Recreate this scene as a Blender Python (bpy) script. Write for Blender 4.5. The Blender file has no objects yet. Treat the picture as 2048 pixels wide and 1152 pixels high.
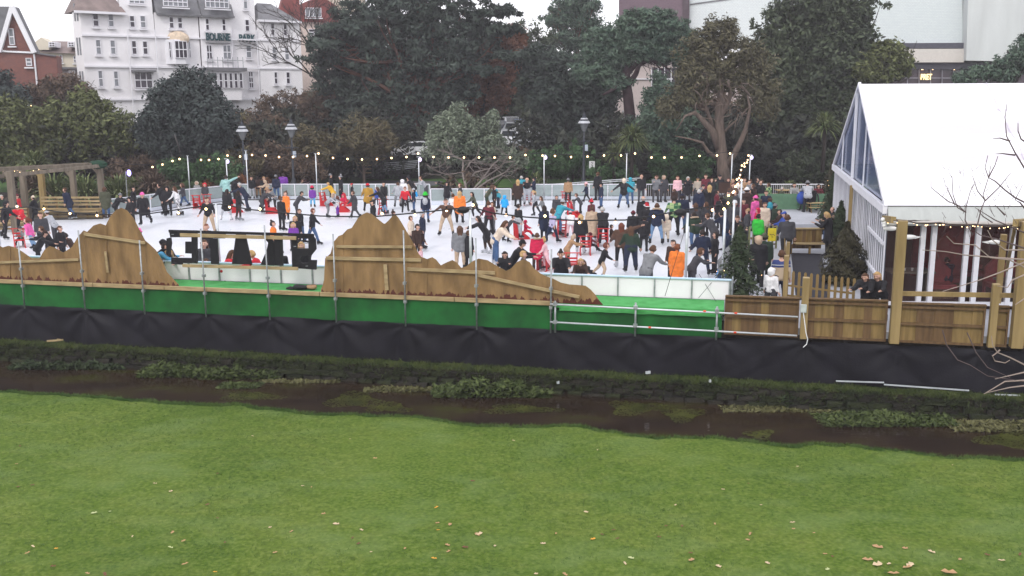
import bpy, bmesh, math, random
import numpy as np
from mathutils import Vector, Matrix
random.seed(7); RNG = np.random.default_rng(7)
R = math.radians
SC = bpy.context.scene
COL = SC.collection
# ---------------------------------------------------------------- camera
FPX, CH = 1950.0, 6.8
PITCH, ROLL = math.atan(386/1950), -0.005
cam_d = bpy.data.cameras.new('camera'); cam = bpy.data.objects.new('camera', cam_d); COL.objects.link(cam)
cam_d.sensor_width = 36.0; cam_d.lens = 36.0*FPX/2048; cam_d.clip_start = .1; cam_d.clip_end = 3000
CM = Matrix.Rotation(math.pi/2-PITCH, 3, 'X') @ Matrix.Rotation(ROLL, 3, 'Z')
cam.matrix_world = Matrix.Translation((0, 0, CH)) @ CM.to_4x4()
SC.camera = cam
# ---------------------------------------------------------------- world: overcast daylight
W = bpy.data.worlds.new('World'); SC.world = W; W.use_nodes = True
wn = W.node_tree; wn.nodes.clear()
wo = wn.nodes.new('ShaderNodeOutputWorld'); wb = wn.nodes.new('ShaderNodeBackground')
sky = wn.nodes.new('ShaderNodeTexSky'); sky.sky_type = 'NISHITA'; sky.sun_disc = False
sky.sun_elevation = R(42); sky.sun_rotation = R(200)
wm = wn.nodes.new('ShaderNodeMix'); wm.data_type = 'RGBA'; wm.inputs[0].default_value = .88
wm.inputs[7].default_value = (10.2, 10.1, 10.5, 1)
wn.links.new(sky.outputs[0], wm.inputs[6]); wn.links.new(wm.outputs[2], wb.inputs[0])
wb.inputs[1].default_value = .115
wn.links.new(wb.outputs[0], wo.inputs[0])
sd = bpy.data.lights.new('sun', 'SUN'); sd.energy = 1.0; sd.angle = R(14); sd.color = (1, .97, .92)
sun = bpy.data.objects.new('sun', sd); COL.objects.link(sun)
sun.rotation_euler = (R(48), 0, R(-20))      # light comes from behind-left of the camera, high
SC.view_settings.view_transform = 'Standard'; SC.view_settings.look = 'None'
SC.view_settings.exposure = 0.5; SC.view_settings.gamma = 1
SC.render.engine = 'CYCLES'
SC.cycles.use_denoising = True
SC.cycles.max_bounces = 6; SC.cycles.diffuse_bounces = 3; SC.cycles.glossy_bounces = 3
SC.cycles.transparent_max_bounces = 12; SC.cycles.caustics_reflective = False; SC.cycles.caustics_refractive = False
# ---------------------------------------------------------------- picture point -> place in the world
def ray(u, v): return CM @ Vector(((u-1024)/FPX, -(v-576)/FPX, -1))
def G(u, v, z=0.0):
    d = ray(u, v); t = (z-CH)/d.z; return Vector((d.x*t, d.y*t, z))
def D(u, v, y):
    d = ray(u, v); t = y/d.y; return Vector((d.x*t, y, CH+d.z*t))
def WALL(A, e):
    """vertical plane through A along unit e: (u,v) -> (s, z)"""
    A = Vector((A[0], A[1])); e = Vector((e[0], e[1])).normalized(); n = Vector((-e.y, e.x))
    def f(u, v):
        d = ray(u, v); t = A.dot(n)/(d.x*n.x+d.y*n.y)
        p = Vector((d.x*t, d.y*t)); return ((p-A).dot(e), CH+d.z*t)
    return f
def Z_at(u, v, y): return D(u, v, y).z
# ---------------------------------------------------------------- materials
MATS = {}
def mat(name, col, rough=.8, var=.18, scale=4., bump=0., bscale=40., metal=0., stretch=(1, 1, 1), col2=None, spec=.3, det=4):
    if name in MATS: return MATS[name]
    m = bpy.data.materials.new(name); m.use_nodes = True; nt = m.node_tree; b = nt.nodes['Principled BSDF']
    b.inputs['Roughness'].default_value = rough; b.inputs['Metallic'].default_value = metal
    b.inputs['Specular IOR Level'].default_value = spec
    tc = nt.nodes.new('ShaderNodeTexCoord'); mp = nt.nodes.new('ShaderNodeMapping'); mp.inputs[3].default_value = stretch
    nt.links.new(tc.outputs['Object'], mp.inputs[0])
    nz = nt.nodes.new('ShaderNodeTexNoise'); nz.inputs['Scale'].default_value = scale; nz.inputs['Detail'].default_value = det
    nt.links.new(mp.outputs[0], nz.inputs['Vector'])
    cr = nt.nodes.new('ShaderNodeValToRGB'); cr.color_ramp.elements[0].position = .3; cr.color_ramp.elements[1].position = .7
    c2 = col2 if col2 else tuple(min(1, c*(1+var)) for c in col); c1 = col if col2 else tuple(c*(1-var) for c in col)
    cr.color_ramp.elements[0].color = (*c1, 1); cr.color_ramp.elements[1].color = (*c2, 1)
    nt.links.new(nz.outputs[0], cr.inputs[0]); nt.links.new(cr.outputs[0], b.inputs['Base Color'])
    if bump:
        n2 = nt.nodes.new('ShaderNodeTexNoise'); n2.inputs['Scale'].default_value = bscale; nt.links.new(mp.outputs[0], n2.inputs['Vector'])
        bp = nt.nodes.new('ShaderNodeBump'); bp.inputs['Strength'].default_value = bump; bp.inputs['Distance'].default_value = .05
        nt.links.new(n2.outputs[0], bp.inputs['Height']); nt.links.new(bp.outputs[0], b.inputs['Normal'])
    MATS[name] = m; return m
def emis(name, col, s):
    if name in MATS: return MATS[name]
    m = bpy.data.materials.new(name); m.use_nodes = True; b = m.node_tree.nodes['Principled BSDF']
    b.inputs['Base Color'].default_value = (*col, 1); b.inputs['Emission Color'].default_value = (*col, 1); b.inputs['Emission Strength'].default_value = s
    MATS[name] = m; return m
def glassy(name, col, alpha, rough=.08):
    if name in MATS: return MATS[name]
    m = bpy.data.materials.new(name); m.use_nodes = True; nt = m.node_tree; b = nt.nodes['Principled BSDF']
    b.inputs['Base Color'].default_value = (*col, 1); b.inputs['Roughness'].default_value = rough
    nz = nt.nodes.new('ShaderNodeTexNoise'); nz.inputs['Scale'].default_value = 2.5
    mr = nt.nodes.new('ShaderNodeMapRange'); mr.inputs[3].default_value = max(0, alpha-.12); mr.inputs[4].default_value = min(1, alpha+.12)
    nt.links.new(nz.outputs[0], mr.inputs[0]); nt.links.new(mr.outputs[0], b.inputs['Alpha'])
    MATS[name] = m; return m
# ---------------------------------------------------------------- mesh helpers
class MB:
    def __init__(s): s.v = []; s.f = []
    def add(s, vs, fs):
        o = len(s.v); s.v += [tuple(p) for p in vs]; s.f += [tuple(i+o for i in f) for f in fs]; return s
    def box(s, c, sz, rz=0., M=None):
        hx, hy, hz = sz[0]/2, sz[1]/2, sz[2]/2
        P = [Vector((x, y, z)) for x in (-hx, hx) for y in (-hy, hy) for z in (-hz, hz)]
        if M is None: M = Matrix.Rotation(rz, 3, 'Z')
        P = [M @ p + Vector(c) for p in P]
        return s.add(P, [(0,1,3,2),(4,6,7,5),(0,4,5,1),(2,3,7,6),(0,2,6,4),(1,5,7,3)])
    def tube(s, pts, r, n=6, cap=True):
        pts = [Vector(p) for p in pts]; rs = r if isinstance(r, (list, tuple)) else [r]*len(pts)
        vs = []; fs = []; up = Vector((.3, .2, 1)).normalized()
        for i, p in enumerate(pts):
            d = (pts[min(i+1, len(pts)-1)]-pts[max(i-1, 0)])
            d = d.normalized() if d.length > 1e-9 else Vector((0, 0, 1))
            a = d.cross(up)
            if a.length < .05: a = d.cross(Vector((1, 0, 0)))
            a.normalize(); b = d.cross(a)
            for k in range(n):
                t = 2*math.pi*k/n; vs.append(p + (a*math.cos(t)+b*math.sin(t))*rs[i])
        for i in range(len(pts)-1):
            for k in range(n): fs.append((i*n+k, i*n+(k+1) % n, (i+1)*n+(k+1) % n, (i+1)*n+k))
        if cap: fs.append(tuple(range(n-1, -1, -1))); fs.append(tuple((len(pts)-1)*n+k for k in range(n)))
        return s.add(vs, fs)
    def beam(s, a, b, w, h, up=(0, 0, 1)):
        a = Vector(a); b = Vector(b); d = (b-a); L = d.length; d.normalize(); u = Vector(up); x = d.cross(u)
        if x.length < .01: x = d.cross(Vector((0, 1, 0)))
        x.normalize(); y = x.cross(d)
        P = [a+x*i*w/2+y*j*h/2+d*k*L for k in (0, 1) for i in (-1, 1) for j in (-1, 1)]
        return s.add(P, [(0,1,3,2),(4,6,7,5),(0,4,5,1),(2,3,7,6),(0,2,6,4),(1,5,7,3)])
    def lathe(s, prof, c=(0, 0, 0), n=10):
        vs = []; fs = []; c = Vector(c)
        for r, z in prof:
            for k in range(n): t = 2*math.pi*k/n; vs.append(c+Vector((r*math.cos(t), r*math.sin(t), z)))
        for i in range(len(prof)-1):
            for k in range(n): fs.append((i*n+k, i*n+(k+1) % n, (i+1)*n+(k+1) % n, (i+1)*n+k))
        fs.append(tuple(range(n-1, -1, -1))); fs.append(tuple((len(prof)-1)*n+k for k in range(n)))
        return s.add(vs, fs)
    def ball(s, c, r, n=8, m=5):
        rr = r if isinstance(r, (tuple, list)) else (r, r, r); vs = []; fs = []; c = Vector(c)
        for i in range(m+1):
            a = math.pi*i/m
            for k in range(n): t = 2*math.pi*k/n; vs.append(c+Vector((rr[0]*math.sin(a)*math.cos(t), rr[1]*math.sin(a)*math.sin(t), rr[2]*math.cos(a))))
        for i in range(m):
            for k in range(n): fs.append((i*n+k, (i+1)*n+k, (i+1)*n+(k+1) % n, i*n+(k+1) % n))
        return s.add(vs, fs)
    def prism(s, pts, nrm, th):
        """flat outline pts (3D) given thickness th along nrm"""
        n = len(pts); nv = Vector(nrm).normalized()*th; A = [Vector(p) for p in pts]; B = [p+nv for p in A]
        return s.add(A+B, [tuple(range(n)), tuple(range(2*n-1, n-1, -1))]+[(i, i+n, (i+1) % n+n, (i+1) % n) for i in range(n)])
    def mesh(s, name, m, smooth=False):
        me = bpy.data.meshes.new(name); me.from_pydata(s.v, [], s.f); me.update()
        bm = bmesh.new(); bm.from_mesh(me); bmesh.ops.recalc_face_normals(bm, faces=bm.faces); bm.to_mesh(me); bm.free()
        if m: me.materials.append(m)
        if smooth: me.shade_smooth()
        return me
    def build(s, name, m, parent=None, smooth=False, bevel=0, **kw):
        o = bpy.data.objects.new(name, s.mesh(name, m, smooth)); COL.objects.link(o)
        if bevel:
            bv = o.modifiers.new('bevel', 'BEVEL'); bv.width = bevel; bv.segments = 2; bv.limit_method = 'ANGLE'
        if parent: o.parent = parent
        return tag(o, **kw)
def tag(o, label=None, cat=None, group=None, kind=None):
    if label: o['label'] = label
    if cat: o['category'] = cat
    if group: o['group'] = group
    if kind: o['kind'] = kind
    return o
def empty(name, loc=(0, 0, 0), rz=0., label=None, cat=None, group=None, kind=None):
    o = bpy.data.objects.new(name, None); COL.objects.link(o); o.location = loc; o.rotation_euler = (0, 0, rz); o.empty_display_size = .2
    return tag(o, label, cat, group, kind)
def link(name, me, parent=None, loc=(0, 0, 0), rz=0., scale=None, m=None):
    o = bpy.data.objects.new(name, me); COL.objects.link(o); o.location = loc; o.rotation_euler = (0, 0, rz)
    if scale: o.scale = scale if isinstance(scale, (tuple, list)) else (scale,)*3
    if parent: o.parent = parent
    if m: o.material_slots[0].link = 'OBJECT'; o.material_slots[0].material = m
    return o
def copy_tree(o, parent=None, **kw):
    c = o.copy(); COL.objects.link(c); c.parent = parent
    for ch in o.children: copy_tree(ch, c)
    return tag(c, **kw)
def grid(name, f, nu, nv, m, parent=None, smooth=True, **kw):
    vs = [f(i/(nu-1), j/(nv-1)) for j in range(nv) for i in range(nu)]
    fs = [(j*nu+i, j*nu+i+1, (j+1)*nu+i+1, (j+1)*nu+i) for j in range(nv-1) for i in range(nu-1)]
    b = MB(); b.v = [tuple(p) for p in vs]; b.f = fs
    me = bpy.data.meshes.new(name); me.from_pydata(b.v, [], b.f); me.materials.append(m)
    if smooth: me.shade_smooth()
    o = bpy.data.objects.new(name, me); COL.objects.link(o)
    if parent: o.parent = parent
    return tag(o, **kw)
def hn(x, y=0., z=0., s=1.):
    import mathutils.noise as N
    return N.noise(Vector((x*s, y*s, z*s)))
def quads(name, C, T, B_, m, parent=None, **kw):
    """many leaf-sized faces: centres C, half-vectors T and B_ (N,3)"""
    C = np.asarray(C); n = len(C); P = np.empty((n, 4, 3), np.float32)
    P[:, 0] = C-T; P[:, 1] = C-B_*.75; P[:, 2] = C+T; P[:, 3] = C+B_*.75
    me = bpy.data.meshes.new(name); me.vertices.add(n*4); me.vertices.foreach_set('co', P.ravel())
    me.loops.add(n*4); me.loops.foreach_set('vertex_index', np.arange(n*4, dtype=np.int32))
    me.polygons.add(n); me.polygons.foreach_set('loop_start', np.arange(0, n*4, 4, dtype=np.int32))
    me.update(calc_edges=True); me.materials.append(m)
    o = bpy.data.objects.new(name, me); COL.objects.link(o)
    if parent: o.parent = parent
    return tag(o, **kw)
def text_mesh(name, txt, size, m, depth=.05, bold=0.):
    cu = bpy.data.curves.new(name, 'FONT'); cu.body = txt; cu.size = size; cu.extrude = depth; cu.offset = bold; cu.align_x = 'CENTER'; cu.align_y = 'BOTTOM'; cu.resolution_u = 3
    o = bpy.data.objects.new(name+'_src', cu); COL.objects.link(o)
    dg = bpy.context.evaluated_depsgraph_get(); me = bpy.data.meshes.new_from_object(o.evaluated_get(dg)); bpy.data.objects.remove(o)
    me.materials.clear(); me.materials.append(m); me.name = name; return me
# ---------------------------------------------------------------- the line of the front scaffold
A0 = G(60, 560.5, .55); A1 = G(1104, 602, .55)
E = Vector((A1.x-A0.x, A1.y-A0.y, 0)).normalized(); N_ = Vector((-E.y, E.x, 0))          # E runs right, N_ away from the camera
AF = Vector((A1.x, A1.y, 0))
def F(s, n, z=0.): return AF+E*s+N_*n+Vector((0, 0, z))
FW = lambda n: WALL(F(0, n), E)
def Fuv(u, v, n):
    s, z = FW(n)(u, v); return s, z
def Fs(u, v, n): return Fuv(u, v, n)[0]
ANG = math.atan2(E.y, E.x)
# ================================================================ materials of the setting
M = {}
def lawn_mat():
    m = bpy.data.materials.new('lawn_grass'); m.use_nodes = True; nt = m.node_tree; b = nt.nodes['Principled BSDF']; L = nt.links.new
    b.inputs['Roughness'].default_value = .9; b.inputs['Specular IOR Level'].default_value = .15
    tc = nt.nodes.new('ShaderNodeTexCoord')
    def nz(s, d=3, st=(1, 1, 1), off=0):
        mp = nt.nodes.new('ShaderNodeMapping'); mp.inputs[3].default_value = st; mp.inputs[1].default_value = (off, off, 0); L(tc.outputs['Object'], mp.inputs[0])
        n = nt.nodes.new('ShaderNodeTexNoise'); n.inputs['Scale'].default_value = s; n.inputs['Detail'].default_value = d; L(mp.outputs[0], n.inputs['Vector']); return n.outputs[0]
    def ramp(src, stops):
        c = nt.nodes.new('ShaderNodeValToRGB'); e = c.color_ramp.elements
        e[0].position, e[0].color = stops[0][0], (*stops[0][1], 1); e[1].position, e[1].color = stops[-1][0], (*stops[-1][1], 1)
        for p, q in stops[1:-1]: k = e.new(p); k.color = (*q, 1)
        L(src, c.inputs[0]); return c.outputs[0]
    def mix(f, a, b_, t='MIX'):
        x = nt.nodes.new('ShaderNodeMix'); x.data_type = 'RGBA'; x.blend_type = t
        if isinstance(f, float): x.inputs[0].default_value = f
        else: L(f, x.inputs[0])
        L(a, x.inputs[6]); L(b_, x.inputs[7]); return x.outputs[2]
    big = ramp(nz(.35, 4), [(.34, (0.051, 0.092, 0.008)), (.5, (0.090, 0.140, 0.014)), (.64, (0.144, 0.177, 0.030))])
    mid = ramp(nz(1.6, 5, (1, 1.6, 1), 9), [(.36, (0.044, 0.090, 0.008)), (.52, (0.078, 0.129, 0.015)), (.66, (0.134, 0.166, 0.034))])
    fine = ramp(nz(15, 8, (.8, .8, 1)), [(.32, (0.027, 0.054, 0.006)), (.5, (0.073, 0.121, 0.014)), (.70, (0.165, 0.207, 0.055))])
    c = mix(.5, big, mid); c = mix(.5, c, fine)
    dew = ramp(nz(.8, 8, (1, 1.5, 1), 33), [(.48, (0, 0, 0)), (.75, (.42, .42, .42))])
    dewc = nt.nodes.new('ShaderNodeRGB'); dewc.outputs[0].default_value = (.13, .19, .065, 1)
    c = mix(dew, c, dewc.outputs[0])
    L(c, b.inputs['Base Color'])
    bp = nt.nodes.new('ShaderNodeBump'); bp.inputs['Strength'].default_value = .5; bp.inputs['Distance'].default_value = .03; L(nz(30, 4), bp.inputs['Height']); L(bp.outputs[0], b.inputs['Normal'])
    return m
M['lawn'] = lawn_mat()
M['grass_blade'] = mat('grass_blade', (.030, .080, .010), .8, scale=1.2, col2=(.085, .14, .03))
M['rough_grass'] = mat('rough_grass', (.022, .040, .008), .9, scale=2, col2=(.085, .105, .026))
M['soil'] = mat('dark_soil', (.028, .022, .015), .95, .4, 2.5, .6, 12)
M['park'] = mat('park_grass', (.03, .085, .012), .9, scale=1.3, col2=(.065, .13, .025), bump=.4, bscale=9)
M['hill'] = mat('hill_soil', (.02, .022, .012), .95, scale=.6, col2=(.04, .05, .02), bump=.6, bscale=3)
M['tarmac'] = mat('tarmac', (.10, .10, .105), .85, .15, 3)
M['stone'] = mat('bank_stone', (.012, .012, .009), .9, scale=3, col2=(.026, .023, .016), bump=.7, bscale=18)
M['mossy'] = mat('mossy_stone', (.013, .017, .008), .95, scale=3, col2=(.030, .036, .014), bump=.7, bscale=18)
M['ply'] = mat('plywood_sheet', (.13, .072, .028), .7, scale=1.6, col2=(.27, .155, .065), stretch=(1.2, 1.2, .5), bump=.15, det=8)
M['ply_edge'] = mat('plywood_edge', (.30, .20, .11), .8)
M['batten'] = mat('batten_timber', (.25, .18, .09), .75, scale=1.5, col2=(.42, .32, .17), stretch=(1, 6, 6))
M['fence_wood'] = mat('fence_timber', (.135, .088, .030), .75, scale=1.8, col2=(.255, .17, .064), stretch=(5, 5, .5), det=8)
M['fence_wood2'] = mat('fence_timber_brown', (.085, .048, .022), .75, scale=1.8, col2=(.155, .092, .040), stretch=(5, 5, .5), det=8)
M['post_wood'] = mat('post_timber', (.20, .14, .055), .7, scale=1.2, col2=(.32, .23, .10), stretch=(4, 4, .4), det=6)
M['galv'] = mat('galvanised_steel', (.34, .36, .37), .45, .3, 6, metal=.6)
M['alu'] = mat('aluminium', (.62, .65, .68), .4, .1, 5, metal=.4)
M['white_frame'] = mat('white_frame', (.74, .74, .79), .45, .05, 3)
M['turf'] = mat('green_turf', (.045, .26, .06), .95, scale=3, col2=(.085, .37, .11), bump=.3, bscale=60)
M['skirt_g'] = mat('green_fabric', (.004, .055, .010), .85, scale=1.4, col2=(.009, .125, .022))
M['skirt_b'] = mat('black_fabric', (.0052, .0048, .0085), .62, .3, 2, bump=.1, bscale=20, spec=.22)
M['black_wood'] = mat('black_painted_board', (.006, .006, .008), .6, .3, 8)
M['rail_blue'] = mat('barrier_rail', (.50, .64, .80), .4, .05)
M['white_panel'] = mat('white_barrier_panel', (.84, .79, .83), .35, .05, 1.2)
M['kick'] = mat('kick_board', (.60, .64, .72), .4, .06)
M['glass'] = glassy('barrier_acrylic', (.42, .50, .50), .5)
M['cable'] = mat('black_cable', (.012, .012, .014), .6)
M['bulb'] = emis('lit_bulb', (1.0, .62, .30), 6)
M['white'] = mat('white_plastic', (.8, .8, .8), .4, .03)
M['red'] = mat('red_plastic', (.46, .016, .02), .35, .08)
# ================================================================ ground, lawn, river
b = MB(); b.v = [(-900, -60, -2.75), (900, -60, -2.75), (900, 1500, -2.75), (-900, 1500, -2.75)]; b.f = [(0, 1, 2, 3)]
b.build('ground', M['soil'], kind='structure')
def EDG(s): return .42*hn(s, 0, 0, .42)+.16*hn(s, 5, 0, 1.7)+.06*hn(s, 9, 0, 6)
def lawn_f(i, j):
    s = -34+62*i; n = -4.6-22*(1-j)
    edge = EDG(s)
    z = -1.9+.05*hn(s, n, 0, .25)
    if j == 1: n += edge; z -= .03
    elif j > .9: n += edge*(j-.9)*10
    return F(s, n, z)
lawn = grid('lawn', lawn_f, 400, 60, M['lawn'], kind='structure')
def lawn_side(i, j):
    s = -34+62*i; n = -4.6+EDG(s)
    return F(s, n+.04*(1-j)-.12*(1-j)**2, -1.93-.75*(1-j)+.0)
grid('near_bank', lawn_side, 400, 5, M['soil'], kind='structure')
def water_mat():
    m = bpy.data.materials.new('stream_water'); m.use_nodes = True; nt = m.node_tree; b = nt.nodes['Principled BSDF']; L = nt.links.new
    tc = nt.nodes.new('ShaderNodeTexCoord'); mp = nt.nodes.new('ShaderNodeMapping'); mp.inputs[3].default_value = (.5, 1.3, 1); mp.inputs[2].default_value = (0, 0, -ANG); L(tc.outputs['Object'], mp.inputs[0])
    n1 = nt.nodes.new('ShaderNodeTexNoise'); n1.inputs['Scale'].default_value = .8; n1.inputs['Detail'].default_value = 3; L(mp.outputs[0], n1.inputs['Vector'])
    cr = nt.nodes.new('ShaderNodeValToRGB'); e = cr.color_ramp.elements
    e[0].position = .38; e[0].color = (.020, .013, .009, 1); e[1].position = .70; e[1].color = (.036, .038, .008, 1)
    k = e.new(.53); k.color = (.030, .020, .012, 1)
    L(n1.outputs[0], cr.inputs[0])
    n3 = nt.nodes.new('ShaderNodeTexNoise'); n3.inputs['Scale'].default_value = 9; n3.inputs['Detail'].default_value = 6; L(mp.outputs[0], n3.inputs['Vector'])
    mx = nt.nodes.new('ShaderNodeMix'); mx.data_type = 'RGBA'; mx.blend_type = 'OVERLAY'; mx.inputs[0].default_value = .7; L(cr.outputs[0], mx.inputs[6]); L(n3.outputs[0], mx.inputs[7])
    L(mx.outputs[2], b.inputs['Base Color'])
    b.inputs['Roughness'].default_value = .07; b.inputs['IOR'].default_value = 1.33; b.inputs['Specular IOR Level'].default_value = .5
    n2 = nt.nodes.new('ShaderNodeTexNoise'); n2.inputs['Scale'].default_value = 5; n2.inputs['Detail'].default_value = 3; L(mp.outputs[0], n2.inputs['Vector'])
    bp = nt.nodes.new('ShaderNodeBump'); bp.inputs['Strength'].default_value = .25; bp.inputs['Distance'].default_value = .02; L(n2.outputs[0], bp.inputs['Height']); L(bp.outputs[0], b.inputs['Normal'])
    return m
grid('stream', lambda i, j: F(-60+120*i, -5.4+4.9*j, -2.13), 40, 6, water_mat(), kind='structure')
# bank top strip and its earth face behind the stones
def strip(i, j):
    s = -34+62*i; return F(s, -.70+1.3*j+.10*hn(s, 3, 0, .8)*(j == 0), -1.50-.14*(1-j)+.04*hn(s, j*3, 0, 1.1))
grid('grass_verge', strip, 220, 5, mat('verge_grass', (.025, .05, .010), .95, scale=2.5, col2=(.07, .095, .022), bump=.5, bscale=15), kind='structure')
grid('bank_earth', lambda i, j: F(-34+62*i, -.74-.12*(1-j), -2.6+1.0*j), 60, 4, M['soil'], kind='structure')
wall = empty('river_wall', F(0, -1., -2.4), 0, 'low dark stone retaining wall along the far side of the stream', 'wall')
stone_me = []
for k in range(6):
    q = MB(); w = .50+.05*(k % 3); q.box((0, 0, 0), (w, .2, .165)); me = q.mesh('stone', M['mossy'] if k % 2 else M['stone'])
    bm = bmesh.new(); bm.from_mesh(me); bmesh.ops.subdivide_edges(bm, edges=bm.edges, cuts=1)
    for v in bm.verts: v.co += Vector((random.uniform(-.02, .02), random.uniform(-.03, .03), random.uniform(-.012, .012)))
    bm.to_mesh(me); bm.free(); stone_me.append(me)
cnt = 0
rest = MB()
for c in range(3):
    s = -24.5+.27*(c % 2)
    while s < 16.5:
        me = stone_me[random.randrange(6)]
        p = F(s, -.80-.05*(2-c)+random.uniform(-.05, .05), -2.10+.18*c+.02*random.uniform(-1, 1)); cnt += 1
        if cnt % 13 < 12 and s > -20: o = link('stone', me, wall, p-wall.location, ANG+random.uniform(-.09, .09), (random.uniform(.8, 1.15), 1, random.uniform(.8, 1.1)))
        else: rest.box(p-wall.location, (.5, .2, .165), ANG)
        s += .60+random.uniform(-.02, .03)
rest.build('end_stones', M['stone'], wall, kind='stuff')
# ================================================================ rink deck, ice, park behind
def ice_mat():
    m = mat('rink_ice', (.64, .66, .73), .32, scale=.35, col2=(.72, .735, .79), det=6, spec=.4); nt = m.node_tree; b = nt.nodes['Principled BSDF']
    nz = nt.nodes.new('ShaderNodeTexNoise'); nz.inputs['Scale'].default_value = .8; nz.inputs['Detail'].default_value = 4; nz.inputs['Distortion'].default_value = 2
    tc = nt.nodes.new('ShaderNodeTexCoord'); nt.links.new(tc.outputs['Object'], nz.inputs['Vector'])
    mr = nt.nodes.new('ShaderNodeMapRange'); mr.inputs[3].default_value = .22; mr.inputs[4].default_value = .42; nt.links.new(nz.outputs[0], mr.inputs[0]); nt.links.new(mr.outputs[0], b.inputs['Roughness'])
    bp = nt.nodes.new('ShaderNodeBump'); bp.inputs['Strength'].default_value = .02; nt.links.new(nz.outputs[0], bp.inputs['Height']); nt.links.new(bp.outputs[0], b.inputs['Normal'])
    return m
ICE = [F(-34, 1.6), F(5.9, 1.6), G(1484, 540), G(1478, 440), G(1452, 401), G(1290, 401), G(700, 400), G(480, 400.5), G(380, 411), G(302, 424), G(205, 438), G(75, 441), G(-60, 470)]
b = MB(); b.prism([p+Vector((0, 0, -.2)) for p in ICE], (0, 0, 1), .2); b.build('ice', ice_mat(), kind='structure')
# platform under everything
b = MB(); b.prism([F(-40, .12, -1.2), F(18, .12, -1.2), F(24, 45, -1.2), F(-60, 45, -1.2)], (0, 0, 1), .95); b.build('platform', M['soil'], kind='structure')
def hill_z(x, y):
    z = -.42
    if y > 80: t = min(1, (y-80)/45); z += 5.6*t*t*(3-2*t)
    if x < -12 and y > 72: z += min(2.2, (y-72)*.10)*min(1, (-12-x)/10)
    return z+.15*hn(x, y, 0, .1)
def park_f(i, j):
    x = -260+520*i; y = 44+(j**2.2)*700
    return Vector((x, y, hill_z(x, y) if y < 200 else 5.4))
park = grid('park_ground', park_f, 160, 90, M['park'], kind='structure')
# the hill soil above the grass
def hill_f(i, j):
    x = -260+520*i; y = 84+j*120
    return Vector((x, y, hill_z(x, y)+.06))
grid('wooded_slope', hill_f, 160, 60, M['hill'], kind='structure')
b = MB(); pth = [G(655, 371, -.36), G(760, 359, -.36), G(880, 348, -.36), G(1000, 341, -.36), G(1010, 347, -.36), G(900, 358, -.36), G(870, 372, -.36), G(760, 376, -.36)]
b.prism(pth, (0, 0, 1), .05); b.build('park_path', M['tarmac'], kind='structure')
# right hand floor, raised floor, mat
flo = mat('grey_decking', (.36, .37, .41), .7, .08, 2, bump=.1)
b = MB(); b.prism([F(5.95, .1, -.2), F(17, .1, -.2), F(24, 36, -.2), G(1452, 400.5, -.2), G(1478.5, 440, -.2), G(1484.5, 540, -.2)], (0, 0, 1), .205); b.build('walkway_floor', flo, kind='structure')
b = MB(); q = [G(1545, 457, .0), G(1640, 457, .0), G(1648, 403, .0), G(1520, 401, .0)]; b.prism(q, (0, 0, 1), .22); b.build('raised_floor', flo, kind='structure')
b = MB(); b.prism([G(1592, 600, .010), G(1661, 600, .010), G(1643, 508, .010), G(1582, 506, .010)], (0, 0, 1), .012)
b.build('rubber_mat', mat('black_rubber', (.018, .018, .026), .8, .2), label='wide black rubber mat on the grey floor behind the picket fence', cat='mat')
# ================================================================ skirts, deck, scaffold
PS = [-25.6, -23.3, -20.95, -18.57, -16.2, -13.9, -11.65, -9.3, -7.0, -4.7, -2.3, 0, 2.6, 5, 7.5, 10, 12.4, 15]
def fabric(s0, s1, z0, z1, amp, seed):
    def f(i, j):
        s = s0+(s1-s0)*i; z = z0+(z1-z0)*j; sp = min(PS, key=lambda q: abs(q-s)); ds = s-sp; dz = z+.35; rr = math.hypot(ds, dz); wr = .09*math.sin(math.atan2(ds, -dz)*8+sp*5)*math.exp(-rr/.7)*min(1, rr/.15)+.06*math.exp(-abs(ds)/.22)
        top = 1-abs(2*j-1)*.0-j
        y = (-.16 if amp > .1 else -.05)-amp*(.3+.3*math.sin((s+.9*hn(s, j, seed, .4))*2.67))*(.3+.7*top)-amp*.8*abs(hn(s*.6+z*.9, z*.35, seed, .9))*(.3+.7*top)-amp*.22*abs(hn(s*.9-z*1.2, z*.5, seed+4, 1.4))-wr*(amp > .1)*(.35+2.2*abs(hn(sp*1.37, 4, 0, 3)))
        zz = z+(.03*hn(s, 0, seed+1, .5)+.015*hn(s, 0, seed+2, 3))*(j == 1)+(.06*hn(s, 0, seed+3, .8)+.03*hn(s, 0, seed, 3))*(j == 0)
        return F(s, y, zz)
    return f
grid('black_windbreak', fabric(-27, 18.5, -1.56, -.31, .17, 3), 520, 22, M['skirt_b'], label='long black fabric screen hanging down to the grass above the stream', cat='fabric screen')
grid('green_fabric', fabric(-27, .0, -.42, .44, .045, 8), 330, 10, M['skirt_g'], label='long green fabric skirt under the plywood mountains', cat='fabric screen')
grid('green_fabric', fabric(.02, 5.15, -.42, .30, .05, 11), 80, 10, M['skirt_g'], label='dark green fabric skirt behind the steel scaffold rails, right of the mountains', cat='fabric screen')
b = MB(); b.prism([F(-27, .02, .34), F(5.2, .02, .34), F(5.2, 1.45, .34), F(-27, 1.45, .34)], (0, 0, 1), .14); b.build('turf_deck', M['turf'], label='bright green artificial turf laid on the deck in front of the rink barrier', cat='turf')
grid('turf_edge', lambda i, j: F(.25+4.85*i, -.10-.02*math.sin(i*40)-.05*(1-j), .29+.20*j+.02*hn(i*9, 0, 0, 1)), 60, 3, M['turf'], label='lip of bright green turf folded over the deck edge behind the scaffold rails', cat='turf')
ss = [-23.3, -20.95]+[Fs(u, 600, 0) for u in (58, 178, 296, 418, 545, 677, 815, 957, 1104)]
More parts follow.
